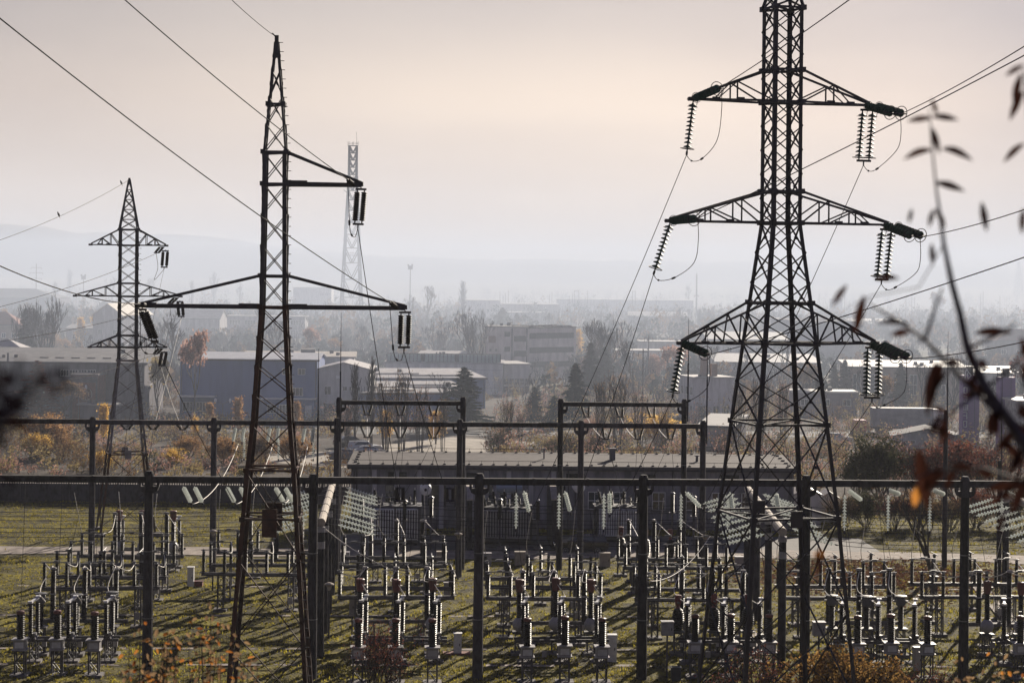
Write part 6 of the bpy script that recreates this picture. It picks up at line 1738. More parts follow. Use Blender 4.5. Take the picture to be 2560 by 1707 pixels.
def proto_tree(kind, seed):
    """unit height trees -> (bark mesh, crown mesh or None)"""
    rnd = random.Random(seed); b = MB(); t = MB(); lf = MB(); tips = []
    if kind == 'bare':
        grow(rnd, b, t, tips, Vector((0, 0, 0)), Vector((0, 0, 1)), 2.4, .26, 6, .62, .8, (2, 3)); lm = None
    elif kind == 'vase':
        b.tube([(0, 0, 0), (.05, 0, 1.4)], .34, 8, .28, False)
        for k in range(7):
            a = k * .9 + rnd.uniform(-.3, .3); s = rnd.uniform(.25, .75) if k else .05
            grow(rnd, b, t, tips, Vector((0, 0, 1.3)), Vector((math.cos(a) * s, math.sin(a) * s, 1)).normalized(), rnd.uniform(2.2, 2.9), .15, 5, .42, .9, (2, 3))
        lm = None
    elif kind == 'poplar':
        b.tube([(0, 0, 0), (.05, .03, 4), (0, .05, 8), (.03, 0, 10)], [.2, .15, .08, .02], 6, None, False)
        for k in range(70):
            z = 1.3 + 8.3 * k / 70; a = k * 2.4; s = .32
            grow(rnd, b, t, tips, Vector((0, 0, z)), Vector((math.cos(a) * s, math.sin(a) * s, 1)).normalized(), (1.5 if z < 6 else 1.0) * rnd.uniform(.7, 1.2) * (1 if z < 8 else .6), .045, 2, .35, 1.2, (2, 3))
        lm = None
    elif kind == 'leafy':
        grow(rnd, b, t, tips, Vector((0, 0, 0)), Vector((0, 0, 1)), 2.3, .2, 5, .6, .9, (2, 3)); leafcloud(lf, rnd, tips, 5, .30, .30, 1); lm = 'leaf'
    elif kind == 'column':
        b.tube([(0, 0, 0), (.05, .03, 4), (0, .05, 9)], [.16, .12, .03], 6, None, False)
        for k in range(40):
            z = .8 + 7.6 * k / 40; a = k * 2.4
            grow(rnd, b, t, tips, Vector((0, 0, z)), Vector((math.cos(a) * .5, math.sin(a) * .5, .8)).normalized(), (1.5 - .09 * z) * rnd.uniform(.8, 1.3), .04, 1, .5, .8, (2, 3))
        leafcloud(lf, rnd, tips, 10, .34, .28); lm = 'leaf'
    elif kind in ('conifer', 'cedar'):
        b.tube([(0, 0, 0), (.04, 0, 5), (0, .03, 10)], [.22, .14, .02], 6, None, False)
        n = 120 if kind == 'conifer' else 90
        for k in range(n):
            z = .7 + 9.1 * (k / n) ** .92; a = k * 2.4 + rnd.uniform(-.4, .4)
            wmax = (2.9 if kind == 'conifer' else 3.5) * (1 - (z / 10) ** 1.15) * rnd.uniform(.5, 1.22) + .2
            rise = .30 if kind == 'cedar' else (.12 if z < 6 else .35)
            p0 = Vector((0, 0, z)); p1 = p0 + Vector((math.cos(a) * wmax * .6, math.sin(a) * wmax * .6, rise * wmax * .4)); p2 = p0 + Vector((math.cos(a) * wmax, math.sin(a) * wmax, rise * wmax * .55 - .1 * wmax))
            b.tube([p0, p1, p2], .035, 3, .012, False)
            m_ = max(5, int(wmax * 19))
            for i in range(m_):
                f_ = .15 + .9 * i / m_; q = p0.lerp(p1, f_ / .6) if f_ < .6 else p1.lerp(p2, (f_ - .6) / .4)
                for _s in range(2):
                    u = Vector((math.cos(a + rnd.uniform(-1.1, 1.1)), math.sin(a + rnd.uniform(-1.1, 1.1)), rnd.uniform(-.45, .35))) * rnd.uniform(.2, .42)
                    c = q + rvec(rnd, .06); lf.quad(c, u, Vector((-u.y, u.x, rnd.uniform(-.1, .1))) * .36)
        lm = 'needle'
    elif kind == 'willow':
        grow(rnd, b, t, tips, Vector((0, 0, 0)), Vector((.1, 0, 1)), 2.6, .24, 4, .8, .5, (2, 3))
        for p, d, lv in tips:
            if lv > 1: continue
            for _ in range(3):
                q = p + rvec(rnd, .25); L_ = rnd.uniform(1.2, 3.2); hx = Vector((rnd.uniform(-.3, .3), rnd.uniform(-.3, .3), 0))
                t.tube([q, q + hx + Vector((0, 0, -L_ * .4)), q + hx * 1.3 + Vector((0, 0, -L_))], .012, 3, None, False)
                for i in range(int(L_ * 6)):
                    c = q + hx * (i / (L_ * 6)) + Vector((0, 0, -L_ * i / (L_ * 6))) + rvec(rnd, .07); u = Vector((rnd.uniform(-.1, .1), rnd.uniform(-.1, .1), -.2)); lf.quad(c, u, u.orthogonal().normalized() * .05)
        lm = 'leaf'
    elif kind in ('bush', 'twiggy'):
        for k in range(16):
            a = k * 2.4; s = rnd.uniform(.15, .95)
            grow(rnd, b, t, tips, Vector((math.cos(a) * .3, math.sin(a) * .3, 0)), Vector((math.cos(a) * s, math.sin(a) * s, 1)).normalized(), rnd.uniform(2.0, 3.0), .07, 3, .55, .6, (2, 4))
        if kind == 'bush': leafcloud(lf, rnd, tips, 5, .26, .26, 2); lm = 'leaf'
        else: leafcloud(lf, rnd, tips, 2, .13, .3, 1); lm = 'leaf'
    elif kind == 'sapling':
        for k in range(7):
            a = k * 2.4; s = rnd.uniform(.02, .16)
            b.tube([(math.cos(a) * .35, math.sin(a) * .35, 0), (math.cos(a) * (.4 + s * 3), math.sin(a) * (.4 + s * 3), 5), (math.cos(a) * (.45 + s * 6), math.sin(a) * (.45 + s * 6), 7 + rnd.uniform(0, 3))], [.07, .045, .012], 4, None, False)
            for i in range(16):
                f_ = .25 + .7 * i / 16; p = Vector((math.cos(a) * (.4 + s * 6 * f_), math.sin(a) * (.4 + s * 6 * f_), 8 * f_)); b2 = rnd.uniform(0, 6.28)
                grow(rnd, b, t, tips, p, Vector((math.cos(b2) * .45, math.sin(b2) * .45, 1)).normalized(), rnd.uniform(.7, 1.3), .026, 1, .5, .8, (2, 3))
        leafcloud(lf, rnd, tips, 1, .13, .2, 0); lm = 'leaf'
    allz = [v[2] for v in b.v + t.v + lf.v]; hgt_ = max(allz)
    for q in (b, t, lf): q.v = [(x / hgt_, y / hgt_, z / hgt_) for x, y, z in q.v]
    return b, t, lf, lm
PT = {}
def tree_proto(kind, seed, leafm):
    key = (kind, seed, leafm.name if leafm else '')
    if key not in PT:
        if (kind, seed) not in PT:
            b, t, lf, lm = proto_tree(kind, seed)
            PT[(kind, seed)] = (b.mesh(kind + '_trunk', BARK), t.mesh(kind + '_twigs', TW_D) if t.f else None, lf if lm else None)
        bm, tm, lf = PT[(kind, seed)]
        PT[key] = (bm, tm, lf.mesh(kind + '_crown', leafm) if lf and leafm else None)
    return PT[key]
NTREE = [0]
def tree(kind, px, py, pt, label, leafm=None, seed=1, sx=1.0, group='trees of the valley', Y=None, cat='tree', name=None):
    D = py - HY - (px - CX) * SR
    Y = Y or H * F / D
    h = max(.8, hgt(px, pt, Y))
    x = stand(px, Y, h * .6)
    bm, tm, cm = tree_proto(kind, seed, leafm)
    NTREE[0] += 1
    nm = name or {'bare': 'bare_tree', 'vase': 'bare_tree', 'poplar': 'bare_poplar', 'leafy': 'autumn_tree', 'column': 'birch_tree', 'conifer': 'conifer_tree', 'cedar': 'cedar_tree', 'willow': 'willow_tree', 'bush': 'bush', 'twiggy': 'bare_bush', 'sapling': 'sapling_clump'}[kind]
    r = thing(nm, label, cat, (x, Y, 0), NTREE[0] * 2.399, group)
    s = (h * sx, h * sx, h)
    put('trunk', bm, r, None, None, s)
    if tm: put('twigs', tm, r, None, None, s)
    if cm: put('crown', cm, r, None, None, s)
    return r
tree('vase', 118, 884, 724, 'broad bare tree on the left behind the long shed', None, 1, .95, Y=395)
tree('cedar', 62, 862, 770, 'dark shaggy evergreen left of the broad bare tree', L_GRN, 2, .7, Y=392)
tree('column', 10, 850, 770, 'orange tree at the left edge below the red roof', L_ORG, 1, .9)
tree('poplar', 174, 735, 672, 'dark slim poplar on the left horizon', None, 1, 1.3, Y=1350)
tree('column', 202, 870, 790, 'pale yellow birch left of the smaller tower', L_YEL, 1, 1.0)
tree('leafy', 247, 868, 780, 'rounded yellow tree behind the smaller tower', L_YEL, 2, .95)
tree('column', 200, 890, 848, 'small orange tree below the pale yellow birch', L_ORG, 2, 1.2)
tree('bush', 130, 890, 830, 'orange thicket at the foot of the broad bare tree', L_ORG, 1, 1.1)
tree('bush', 165, 888, 845, 'second orange thicket right of the broad bare tree', L_ORG, 2, 1.0)
tree('bush', 52, 880, 830, 'reddish thicket left of the broad bare tree', L_RED, 2, 1.0)
tree('leafy', 488, 968, 820, 'pinkish brown tree at the corner of the blue factory', L_PNK, 1, .62, Y=296)
tree('leafy', 396, 1032, 880, 'large ochre tree between the smaller tower and the blue factory', L_WIL, 3, .8, Y=290)
tree('bare', 428, 930, 772, 'bare spreading tree behind the smaller tower', None, 1, .95, Y=380)
tree('bare', 395, 925, 800, 'second bare tree right of the smaller tower', None, 2, .9)
for k, (x, b, t, m_, lb_) in enumerate([(525, 1085, 1003, L_ORG, 'slim orange sapling in front of the blue factory'), (596, 1090, 985, L_ORG, 'larger orange sapling left of the rusty tower legs'), (742, 1090, 1000, L_ORG, 'orange sapling right of the rusty tower legs'),
        (488, 1105, 1036, L_YEL, 'golden sapling just above the second beam'), (260, 1112, 1005, L_YEL, 'bright golden sapling left of the smaller tower leg'), (98, 1150, 1075, L_YEL, 'bright golden bush at the left'),
        (118, 1140, 1030, L_ORG, 'thin golden top behind the bright golden bush'), (152, 1145, 1075, L_ORG, 'orange bush right of the bright golden bush'), (430, 1168, 1118, L_YEL, 'small golden bush below the second beam'), (250, 1180, 1120, L_YEL, 'small golden bush left of the smaller tower foot'),
        (470, 1150, 1085, L_ORG, 'orange bush between the posts left of the rusty tower'), (560, 1160, 1082, L_ORG, 'dense orange bush behind the glass pairs'), (655, 1160, 1080, L_BRN, 'brown bush seen through the rusty tower'), (742, 1165, 1075, L_ORG, 'orange brown bush right of the rusty tower')]):
    tree('column' if k < 5 else 'bush', x, b, t, lb_, m_, 1 + k % 2, 1.0 if k < 5 else 1.15)
for k, (x, b, t, s, lb_) in enumerate([(888, 1118, 905, .8, 'grey poplar in front of the grey halls'), (930, 1112, 888, .8, 'pinkish poplar right of the grey one')]):
    tree('poplar', x, b, t, lb_, None, 1 + k, s)
for k, (x, b, t, lb_) in enumerate([(868, 1125, 1000, 'bare sapling clump left of the poplars'), (965, 1130, 935, 'bare sapling clump between the poplars and the halls'), (1005, 1132, 915, 'tallest bare sapling clump under the left portal'), (1050, 1130, 950, 'bare sapling clump at the right post of the left portal'),
        (1108, 1128, 985, 'bare sapling clump behind the right post of the left portal'), (1268, 1128, 985, 'thin bare sapling clump between the portals'), (1300, 1125, 1030, 'low sapling clump left of the right portal'), (1545, 1130, 920, 'purple grey sapling clump inside the right portal'), (1500, 1128, 940, 'bare sapling clump at the left of the right portal'),
        (1600, 1125, 960, 'bare sapling clump at the right of the right portal'), (1845, 1122, 955, 'sapling clump seen through the left face of the tall tower'), (1900, 1120, 930, 'tall sapling clump seen through the middle of the tall tower'), (1958, 1118, 945, 'sapling clump seen through the right face of the tall tower'), (1660, 1125, 1010, 'low sapling clump beside the portal post')]):
    tree('sapling', x, b, t, lb_, L_BRN if k % 3 else L_PNK, 1 + k % 2, .9)
tree('cedar', 1160, 1075, 915, 'dark shaggy evergreen behind the left portal', L_GRN, 1, 1.45)
tree('bare', 1112, 1070, 930, 'rounded bare tree beside the dark evergreen', None, 1, 1.0)
tree('conifer', 1440, 1062, 906, 'spiky dark conifer left of the right portal', L_GRN, 1, 1.05)
tree('conifer', 1336, 1060, 966, 'smaller pointed conifer left of the spiky one', L_GRN, 2, 1.15)
tree('cedar', 1386, 1062, 988, 'round low evergreen between the two conifers', L_GRN, 1, 1.6)
tree('conifer', 1476, 1000, 855, 'tall dark conifer behind the spiky one', L_GRN, 2, .95)
tree('cedar', 1512, 985, 865, 'dense evergreen right of the tall dark conifer', L_GRN, 2, 1.0)
tree('vase', 1186, 905, 762, 'bare tree with a forked trunk left of the ruin', None, 2, .95, Y=408)
tree('bare', 1240, 845, 790, 'bare crown rising behind the ruin corner', None, 2, 1.2)
tree('bare', 1325, 838, 788, 'bare tree standing behind the ruin roof', None, 1, 1.0)
tree('bare', 1368, 835, 785, 'thin bare tree right of the ruin roof', None, 3, .6)
tree('vase', 1512, 925, 795, 'wide bare tree right of the willow', None, 3, 1.0, Y=390)
tree('bare', 1470, 915, 800, 'bare tree between the willow and the wide bare tree', None, 3, .9, Y=385)
tree('willow', 1395, 925, 818, 'drooping willow at the right end of the ruin', L_WIL, 1, 1.15)
tree('column', 1440, 905, 815, 'cream yellow tree glowing behind the willow', L_YEL, 2, 1.5)
tree('leafy', 1298, 915, 858, 'small orange tree in front of the ruin', L_ORG, 2, 1.2)
tree('leafy', 1322, 925, 880, 'second orange tree at the ruin corner', L_ORG, 1, 1.0)
tree('poplar', 1157, 812, 700, 'tall slim poplar at the picture centre', None, 1, 1.1)
tree('bare', 1062, 832, 712, 'tall twin bare tree left of the slim poplar', None, 2, .62)
tree('bare', 1040, 835, 735, 'bare tree left of the twin bare tree', None, 3, .7)
tree('cedar', 1256, 835, 768, 'dark evergreen clump in front of the white roofed hall', L_GRN, 1, 1.5)
tree('cedar', 1292, 835, 782, 'second evergreen clump right of the first in the haze', L_GRN, 2, 1.4)
tree('leafy', 1692, 985, 856, 'large pinkish tree left of the tall tower', L_PNK, 2, 1.0)
tree('willow', 1640, 960, 880, 'pale drooping tree beside the pinkish tree', L_PNK, 1, 1.0)
tree('bare', 1780, 960, 862, 'pale bare tree between the lightning rods', None, 2, .95)
tree('bare', 1865, 955, 870, 'bare tree seen through the lower arm of the tall tower', None, 1, .9)
tree('conifer', 1640, 960, 912, 'small conifer left of the pinkish tree', L_GRN, 1, 1.0)
tree('conifer', 2252, 1030, 905, 'tall conifer right of the hanging glass strings', L_GRN, 1, .95)
tree('conifer', 2085, 1010, 905, 'pale conifer right of the tall tower', L_GRN, 2, .9)
tree('conifer', 2112, 1010, 898, 'second pale conifer right of the tall tower', L_GRN, 1, .9)
tree('conifer', 2340, 1015, 915, 'dark conifer left of the lettered purple tower', L_GRN, 2, .9)
tree('bush', 2200, 1222, 1082, 'dark green leafy bush at the right above the beam', L_OLV, 1, 1.05, Y=201)
tree('bush', 2150, 1222, 1130, 'smaller dark bush at the left of the leafy one', L_OLV, 2, 1.1, Y=200)
tree('bush', 2395, 1222, 1078, 'large red brown bush right of the slim concrete mast', L_RED, 2, 1.35, Y=199)
tree('twiggy', 2300, 1222, 1095, 'dark twiggy bush between the green and the red one', L_RED, 1, 1.1, Y=200)
tree('twiggy', 2490, 1222, 1110, 'dark twiggy bush near the right edge', L_RED, 2, 1.2, Y=200)
tree('bare', 2540, 1222, 1050, 'bare tree at the right edge in front of the white shed', None, 2, .9, Y=215)
tree('twiggy', 1246, 1140, 1068, 'dense dark bare bush on the control building skyline', L_BRN, 1, 1.25)
tree('twiggy', 1420, 1145, 1072, 'dark bare shrub beside the left post of the right portal', L_BRN, 2, 1.1)
tree('twiggy', 1500, 1145, 1080, 'reddish bare shrub under the right portal', L_RED, 1, 1.1)
tree('column', 1090, 1110, 1024, 'yellow tree top glowing under the left portal', L_YEL, 1, 1.5)
tree('column', 965, 1110, 1022, 'pale yellow tree top left of the middle V pair', L_YEL, 2, 1.4)
tree('bush', 1650, 1115, 1028, 'golden bush inside the right portal', L_YEL, 1, 1.5)
tree('bush', 1390, 1140, 1085, 'pale golden bush left of the right portal', L_WIL, 2, 1.3)
tree('bush', 1480, 1100, 1040, 'pale red shrub behind the right portal beam', L_PNK, 2, 1.3)
tree('leafy', 845, 905, 842, 'orange tree at the right end of the flat workshop', L_ORG, 3, 1.0)
tree('leafy', 2345, 815, 728, 'round poplar standing alone on the right horizon', L_BRN, 1, .75)
tree('leafy', 2165, 800, 740, 'faint bushy tree behind the cream roofed warehouse', L_BRN, 2, 1.0)
tree('poplar', 1698, 825, 768, 'faint poplar left of the tall tower', None, 2, 1.5)
tree('poplar', 1748, 825, 772, 'second faint poplar left of the tall tower', None, 1, 1.6)
tree('poplar', 1772, 825, 770, 'third faint poplar nearest to the tall tower', None, 2, 1.6)
tree('poplar', 535, 760, 678, 'faint twin poplar left of the rusty tower top arm', None, 2, 1.5)
tree('poplar', 480, 765, 700, 'faint poplar above the lower arm of the rusty tower', None, 1, 1.4)
tree('bare', 600, 770, 705, 'faint bare tree just left of the rusty tower', None, 1, .8)
tree('poplar', 138, 765, 703, 'faint poplar left of the dark slim one', None, 2, 1.8)
tree('bare', 282, 765, 690, 'faint bare tree behind the smaller tower column', None, 3, .9)
tree('bare', 388, 765, 694, 'faint bare tree right of the smaller tower column', None, 2, .9)
tree('bare', 1720, 770, 705, 'faint bare tree on the horizon left of the radio mast', None, 1, .9)
tree('cedar', 95, 1050, 900, 'dark brown leafed tree in front of the long shed', L_RED, 2, 1.3, Y=287)
tree('leafy', 160, 1045, 945, 'brown bushy tree left of the rosette wall', L_BRN, 3, 1.2, Y=288)
for k, (x, Y, t, kd, m_, lb_) in enumerate([(88, 400, 745, 'vase', None, 'second broad bare tree just left of the first'), (700, 420, 800, 'bare', None, 'bare tree rising behind the factory roof at the rusty tower'), (640, 560, 765, 'bare', None, 'hazy bare tree left of the rusty tower legs'),
        (1100, 470, 790, 'vase', None, 'bare tree left of the forked one'), (1590, 360, 850, 'bare', None, 'grey bare tree left of the pinkish tree'), (1955, 400, 838, 'bare', None, 'bare tree just right of the tall tower waist'), (2010, 330, 905, 'leafy', L_BRN, 'brown tree by the garage row'),
        (2062, 300, 940, 'bare', None, 'small bare tree left of the pale conifers'), (2160, 325, 900, 'bare', None, 'bare tree between the hanging strings and the conifers'), (2205, 310, 935, 'leafy', L_BRN, 'brown tree in front of the columned house'), (2300, 320, 905, 'bare', None, 'bare tree in front of the columned house'),
        (2385, 330, 880, 'vase', None, 'upright bare tree left of the lettered purple tower'), (2475, 300, 930, 'bare', None, 'bare tree between the purple towers'), (2555, 330, 880, 'leafy', L_RED, 'russet tree at the right edge behind the purple tower'), (790, 470, 812, 'leafy', L_PNK, 'pinkish tree behind the grey wing'),
        (905, 520, 800, 'bare', None, 'hazy bare tree behind the flat workshop'), (1000, 500, 805, 'leafy', L_BRN, 'brown hazy tree above the roof glazing'), (1455, 330, 930, 'bare', None, 'bare tree right of the spiky conifer'), (340, 410, 800, 'bare', None, 'bare tree behind the shed right of the smaller tower')]):
    tree(kd, x, 0, t, lb_, m_, 1 + k % 3 if kd != 'vase' else 1 + k % 2, .9, Y=Y)
for k, (x, Y, t, kd, m_, lb_) in enumerate([(2105, 176, 1226, 'twiggy', L_BRN, 'dark thicket beside the small huts right of the tall tower'), (2165, 178, 1215, 'bush', L_OLV, 'dark green thicket under the green leafy bush'), (2235, 175, 1222, 'twiggy', L_RED, 'dark thicket below the beam left of the bare lawn tree'),
        (2300, 178, 1212, 'bush', L_BRN, 'brown thicket behind the bare lawn tree'), (2372, 176, 1220, 'twiggy', L_BRN, 'dark thicket at the slim concrete mast'), (2440, 179, 1210, 'bush', L_RED, 'red brown thicket left of the last tall post'), (2505, 176, 1222, 'twiggy', L_BRN, 'dark thicket right of the last tall post'), (2560, 178, 1208, 'bush', L_OLV, 'dark thicket at the right edge under the beam')]):
    tree(kd, x, 0, t, lb_, m_, 1 + k % 2, 1.15, 'thicket behind the right lawn', Y=Y)
# the dark bare tree on the lawn at the right
tree('bare', 2336, 1480, 1190, 'dark bare tree with a thick trunk on the right lawn', None, 3, 1.0, Y=141)

# ------------------------------------------------------------------ masses of scrub and far woods
rnd = random.Random(11)
sc_t, sc_l = MB(), {m_.name: MB() for m_ in (L_BRN, L_WIL, L_PNK, L_OLV)}
names = list(sc_l)
for _ in range(3000):
    y = rnd.uniform(209, 365); half = y * .285
    x = rnd.uniform(-half, half)
    if -27 < x < -3 and 222 < y < 262 + (x + 27) * .8: continue
    if any(abs(x - fx) < fw * .5 + 2 and -4 < y - fy + fd * .5 < fd + 2 for fx, fy, fr, fw, fd in FOOT): continue
    if 277 < y < 289 and rnd.random() < .8: continue
    if 212 < y < 216 and x < -20: continue
    h = rnd.uniform(.8, 3.0) * (1 + .5 * math.sin(x * .21 + y * .11)); col = names[min(3, int(abs(math.sin(x * .13 + y * .07) * 2.2 + rnd.gauss(0, .7))))]
    if x < -20: h *= .75
    for k in range(7):
        a = rnd.uniform(0, 6.28); s = rnd.uniform(.05, .45) * h
        p = Vector((x + math.cos(a) * .3, y + math.sin(a) * .3, 0)); q = p + Vector((math.cos(a) * s, math.sin(a) * s, h * rnd.uniform(.7, 1.1)))
        sc_t.tube([p, p.lerp(q, .55) + rvec(rnd, .08), q], .022, 3, .008, False)
        for _k in range(7):
            c = p.lerp(q, rnd.uniform(.25, 1.05)) + rvec(rnd, .26); u = rvec(rnd, 1).normalized() * rnd.uniform(.05, .15); sc_l[col].quad(c, u, u.orthogonal().normalized() * .07)
tag(sc_t.build('scrub_stems', TW_D), 'bare grey stems of the scrub between yard and factories', 'scrub', None, 'stuff')
for n_, lab in zip(names, ('brown scrub leaves', 'olive yellow scrub leaves', 'pinkish scrub leaves', 'dull green scrub leaves')):
    tag(sc_l[n_].build('scrub_foliage', bpy.data.materials[n_]), lab + ' between yard and factories', 'scrub', None, 'stuff')
wd = {'twig': MB(), 'brown': MB(), 'green': MB()}
for _ in range(5200):
    y = rnd.uniform(335, 620) if rnd.random() < .42 else (rnd.uniform(620, 1050) if rnd.random() < .68 else rnd.uniform(1050, 2100)); half = y * .30
    x = rnd.uniform(-half, half)
    if any(abs(x - fx) < fw * .5 + 2.5 and -3 - (14 if y < 600 else 3) < y - fy + fd * .5 < fd + 3 for fx, fy, fr, fw, fd in FOOT): continue
    n_ = math.sin(x * .021 + 2) * math.sin(y * .013) + .6 * math.sin(x * .05 + y * .031)
    if n_ < -.55 and rnd.random() < .7: continue
    h = rnd.uniform(3.5, 8.5) * (.62 if y < 620 else (1 if y < 1000 else 1.1)); col = 'twig' if rnd.random() < .58 else ('brown' if rnd.random() < .45 else 'green')
    k_ = 46 if y < 1000 else 20
    cw = h * rnd.uniform(.30, .55)
    for k in range(k_):
        t = rnd.random(); rr = cw * math.sin(math.pi * min(1, .12 + t * .86)) ** .7 * rnd.uniform(.4, 1.0); a = rnd.uniform(0, 6.28)
        c = Vector((x + rr * math.cos(a), y + rr * math.sin(a), h * (.08 + .92 * t)))
        if col == 'twig': u = Vector((rnd.gauss(0, .25), rnd.gauss(0, .25), rnd.uniform(.5, 1.1))) * .8; wd[col].quad(c, u, u.orthogonal().normalized() * .07)
        else: u = rvec(rnd, 1).normalized() * rnd.uniform(.25, .6); wd[col].quad(c, u, u.orthogonal().normalized() * rnd.uniform(.2, .45))
    wd['twig'].tube([(x, y, 0), (x, y, h * .8)], .14, 3, .03, False)
tag(wd['twig'].build('far_bare_wood', TW_D), 'hazy mass of bare trees across the valley', 'woodland', None, 'stuff')
tag(wd['brown'].build('far_brown_wood', L_BRN), 'hazy mass of brown autumn trees across the valley', 'woodland', None, 'stuff')
tag(wd['green'].build('far_green_wood', L_GRN), 'hazy mass of dark evergreens across the valley', 'woodland', None, 'stuff')

# ------------------------------------------------------------------ bushes below the camera and the out of focus sprays close by
tree('twiggy', 948, 1740, 1545, 'dark bush with small red leaves in front of the gear', L_RED, 1, .85, 'bushes at the foot of the hill', 103)
tree('bush', 2060, 1745, 1585, 'yellow and orange leafed bush at the foot of the tall tower', L_BSH, 2, 1.0, 'bushes at the foot of the hill', 96)
tree('bush', 2170, 1745, 1625, 'second golden leafed bush right of the tall tower foot', L_BSH, 1, 1.0, 'bushes at the foot of the hill', 97)
tree('twiggy', 1880, 1745, 1600, 'red leafed bush between the legs of the tall tower', L_RED, 2, .95, 'bushes at the foot of the hill', 98)
tree('twiggy', 2330, 1745, 1650, 'low russet bush at the bottom right', L_RED, 1, 1.1, 'bushes at the foot of the hill', 98)
tree('bush', 700, 1745, 1680, 'low dark bush at the foot of the rusty tower', L_OLV, 2, 1.0, 'bushes at the foot of the hill', 101)
def near_leaf(mb, p, d, ln, wd_, droop):
    """one curved hanging leaf"""
    d = Vector(d).normalized(); side = d.cross(Vector((0, 1, .2))).normalized(); n = 6; vs = []; q = Vector(p); dd = d.copy()
    for i in range(n + 1):
        w_ = wd_ * math.sin(math.pi * min(1, .08 + .92 * i / n)) * .5
        vs += [q + side * w_ + Vector((0, .25 * w_, 0)), q - Vector((0, .35 * w_, 0)), q - side * w_ + Vector((0, .25 * w_, 0))]
        dd = (dd + Vector((0, 0, -droop / n))).normalized(); q = q + dd * ln / n
    fs = []
    for i in range(n):
        a = 3 * i; fs += [(a, a + 1, a + 4, a + 3), (a + 1, a + 2, a + 5, a + 4)]
    mb.add(vs, fs)
L_NEAR = LEAF('dark_near_leaves', (.018, .010, .010), (.058, .023, .016), .22, 3)
L_NEARO = LEAF('glowing_near_leaves', (.22, .07, .018), (.42, .18, .04), .55, 3)
L_DARK = LEAF('dark_spray_leaves', (.012, .008, .010), (.030, .014, .013), .1, 3)
TWN = M('near_twig_bark', (.06, .05, .065), .8, 0, .3, 20)
NYD = 6.4
def P2(x, y, Y=NYD): return at(x * K, y * K, Y)
r = thing('foreground_shrub', 'blurred branch with drooping dark leaves close to the viewer at the right', 'shrub', P2(2560, 1400), 0)
o0 = r.location.copy()
def sub(pts): return [p - o0 for p in pts]
mb = MB()
mb.tube(sub([P2(2560, 1400) + Vector((0, 0, -1.6)), P2(2560, 1400), P2(2430, 1130), P2(2330, 985), P2(2262, 890), P2(2222, 800), P2(2205, 720), P2(2186, 650), P2(2168, 560), P2(2150, 430), P2(2140, 330), P2(2135, 250)]),
        [.030, .026, .022, .019, .016, .013, .0115, .010, .007, .004, .003, .002], 7)
mb.build('main_stem', TWN, r)
mb = MB()
for pts, a, b in [([(2330, 985), (2220, 880), (2125, 780), (2060, 735), (2000, 700)], .010, .004), ([(2125, 780), (2150, 700), (2165, 660)], .007, .003), ([(2222, 800), (2290, 770), (2330, 745)], .007, .003),
                  ([(2262, 890), (2170, 960), (2120, 990)], .006, .003), ([(2168, 560), (2110, 660), (2000, 680), (1960, 700)], .0025, .0015), ([(2262, 890), (2330, 840), (2352, 790)], .006, .004), ([(2430, 1130), (2260, 1075), (2140, 1080), (2105, 1100)], .006, .003), ([(2430, 1130), (2410, 900), (2380, 500), (2352, 160)], .008, .003)]:
    mb.tube(sub([P2(*q) for q in pts]), a, 5, b)
mb.build('side_twigs', TWN, r)
mb = MB()
for x, y, dx, dz_, ln, dp in [(2140, 228, 4, -10, 40, .1), (2140, 272, -10, 1, 58, .4), (2142, 268, 10, 1, 62, .4), (2142, 295, 3, -10, 62, .1), (2140, 345, -10, 1, 72, .8), (2165, 342, 10, 1, 78, .9), (2148, 420, 10, 0, 74, .5), (2145, 480, -3, -10, 45, .4), (2150, 480, 5, -8, 50, .4),
        (2095, 480, -3, -10, 36, .3), (2255, 465, 2, -10, 70, .3), (2140, 560, 1, -10, 52, .1), (2010, 640, 10, 2, 60, .3), (1945, 655, -8, -10, 60, .3), (1985, 680, -3, -10, 95, .3), (2352, 150, -10, -4, 50, .3), (2345, 170, -3, -10, 80, .3), (2350, 210, -5, -10, 75, .3), (2352, 330, -10, -6, 65, .5), (2240, 765, 10, 2, 90, .3),
        (2150, 830, -2, -10, 130, .2), (2160, 950, -5, -10, 60, .3), (2110, 1030, 2, -10, 150, .1), (2350, 480, 0, -10, 60, .3), (1880, 1260, 0, -10, 60, .2), (2300, 1010, 8, -6, 90, .4), (2370, 1080, -6, -10, 120, .4), (2420, 1200, -4, -10, 140, .3)]:
    near_leaf(mb, P2(x, y) - o0, (dx, random.uniform(-2, 2), dz_), ln * K * NYD / F, ln * .20 * K * NYD / F + .005, dp)
_r = random.Random(21)
for x0, y0, x1, y1, n_ in [(2222, 800, 2262, 890, 3), (2262, 890, 2330, 985, 5), (2330, 985, 2430, 1130, 8), (2125, 780, 2060, 735, 3), (2220, 880, 2125, 780, 4), (2170, 960, 2120, 990, 3), (2260, 1075, 2140, 1080, 5), (2330, 985, 2352, 760, 5), (2352, 1090, 2300, 1200, 6)]:
    for _ in range(n_):
        u = _r.random(); near_leaf(mb, P2(x0 + (x1 - x0) * u + _r.gauss(0, 5), y0 + (y1 - y0) * u + _r.gauss(0, 5)) - o0, (_r.uniform(-8, 8), _r.uniform(-4, 4), _r.uniform(-9, 2)), _r.uniform(45, 85) * K * NYD / F, _r.uniform(10, 20) * K * NYD / F + .005, .6)
mb.build('dark_leaves', L_NEAR, r)
mb = MB()
for x, y, ln in [(2105, 1118, 48), (1880, 1262, 30)]: near_leaf(mb, P2(x, y) - o0 + Vector((.004, .004, 0)), (-1, .5, -8), ln * K * NYD / F, .028, .1)
mb.build('orange_leaves', L_NEARO, r)
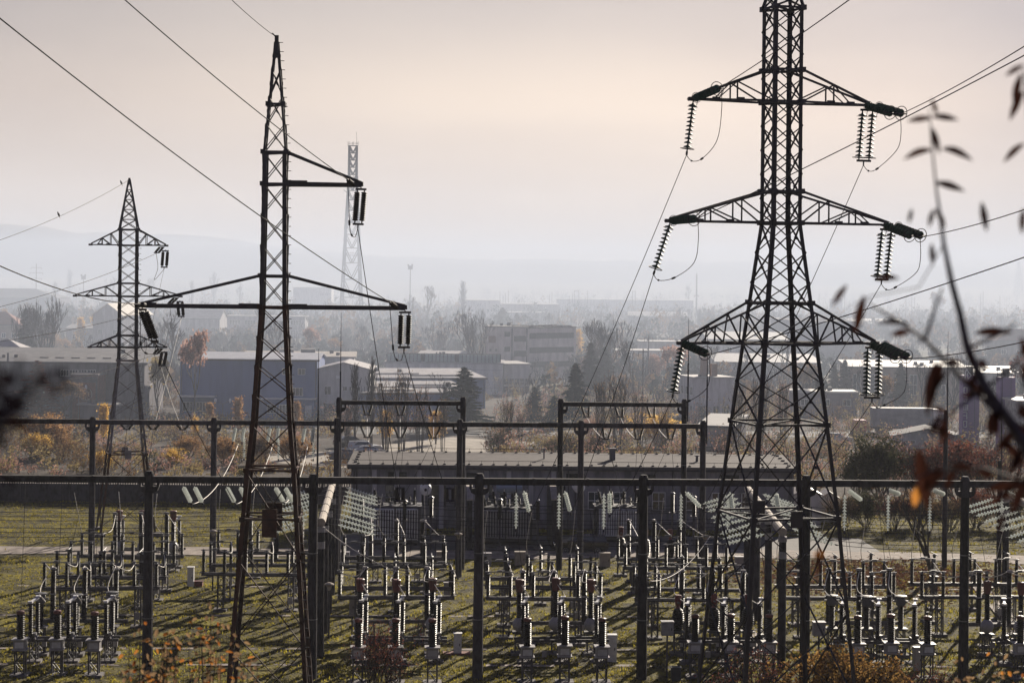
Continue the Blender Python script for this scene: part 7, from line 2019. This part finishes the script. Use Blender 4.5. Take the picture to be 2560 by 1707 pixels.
# dark spray at the left edge
r = thing('foreground_spray', 'dark blurred leaf spray close to the viewer at the left edge', 'shrub', P2(-60, 1250, 3.4), 0); o0 = r.location.copy()
mb = MB(); mb.tube(sub([P2(-60, 1250, 3.4) + Vector((0, 0, -2.0)), P2(-60, 1250, 3.4), P2(-20, 1050, 3.4), P2(20, 900, 3.4), P2(50, 820, 3.4)]), .008, 6, .003); mb.tube(sub([P2(-20, 1000, 3.4), P2(60, 900, 3.4), P2(118, 855, 3.4)]), .006, 5, .003)
mb.build('stem', TWN, r)
mb = MB(); rnd = random.Random(5)
for x, y, n_, s in ((-5, 930, 20, 24), (10, 855, 7, 16), (115, 864, 8, 12), (60, 885, 5, 18), (-10, 1000, 14, 26), (-30, 1100, 12, 26)):
    for _ in range(n_): near_leaf(mb, P2(x + rnd.gauss(0, s), y + rnd.gauss(0, s), 3.4) - o0, (rnd.uniform(-1, 1), rnd.uniform(-.6, .6), rnd.uniform(-1, .6)), rnd.uniform(.022, .038), .014, .6)
mb.build('dark_leaves', L_DARK, r)
# shrubs with glinting yellow leaves at the bottom left, a little farther down the slope
def slope_shrub(px, Y, top_py, label, n_, wide, seed):
    rnd = random.Random(seed); x = stand(px, Y, 17); zb = ground_z(x, Y); zt = hgt(px, top_py, Y)
    r = thing('slope_shrub', label, 'shrub', (x, Y, zb), 0, 'shrubs on the slope below the viewer')
    st, dk, br = MB(), MB(), MB(); hh = zt - zb
    for i in range(n_):
        a = rnd.uniform(0, 6.28); sp_ = rnd.uniform(.0, wide); top = Vector((math.cos(a) * sp_, math.sin(a) * sp_ * .6, hh * rnd.uniform(.72, 1.0)))
        base = Vector((math.cos(a) * .1, math.sin(a) * .1, 0)); mid = base.lerp(top, .6) + rvec(rnd, .05); st.tube([base, mid, top], .012, 4, .003)
        for _ in range(26):
            f_ = rnd.uniform(.35, 1.02); p = (base.lerp(mid, f_ / .6) if f_ < .6 else mid.lerp(top, (f_ - .6) / .4)) + rvec(rnd, .05)
            near_leaf(br if rnd.random() < .24 else dk, p, (rnd.uniform(-1, 1), rnd.uniform(-1, 1), rnd.uniform(-1, .4)), rnd.uniform(.05, .10), rnd.uniform(.025, .045), .5)
    st.build('stems', TWN, r); dk.build('dark_leaves', L_BRN, r); br.build('golden_leaves', L_NEARO, r)
slope_shrub(390, 21, 1545, 'shrub with glowing orange leaves at the bottom left', 14, .30, 1)
slope_shrub(345, 21.5, 1600, 'lower leafy shrub left of the glowing orange one', 9, .25, 2)
slope_shrub(520, 23, 1480, 'thin shrub with scattered glowing leaves near the rusty tower foot', 9, .36, 3)
slope_shrub(560, 23, 1600, 'low shrub with orange leaves in front of the rusty tower', 9, .4, 4)
slope_shrub(620, 24, 1560, 'sparse twig with a few glowing leaves before the rusty tower leg', 4, .2, 5)
slope_shrub(2480, 22, 1600, 'dark shrub at the bottom right corner', 12, .5, 6)
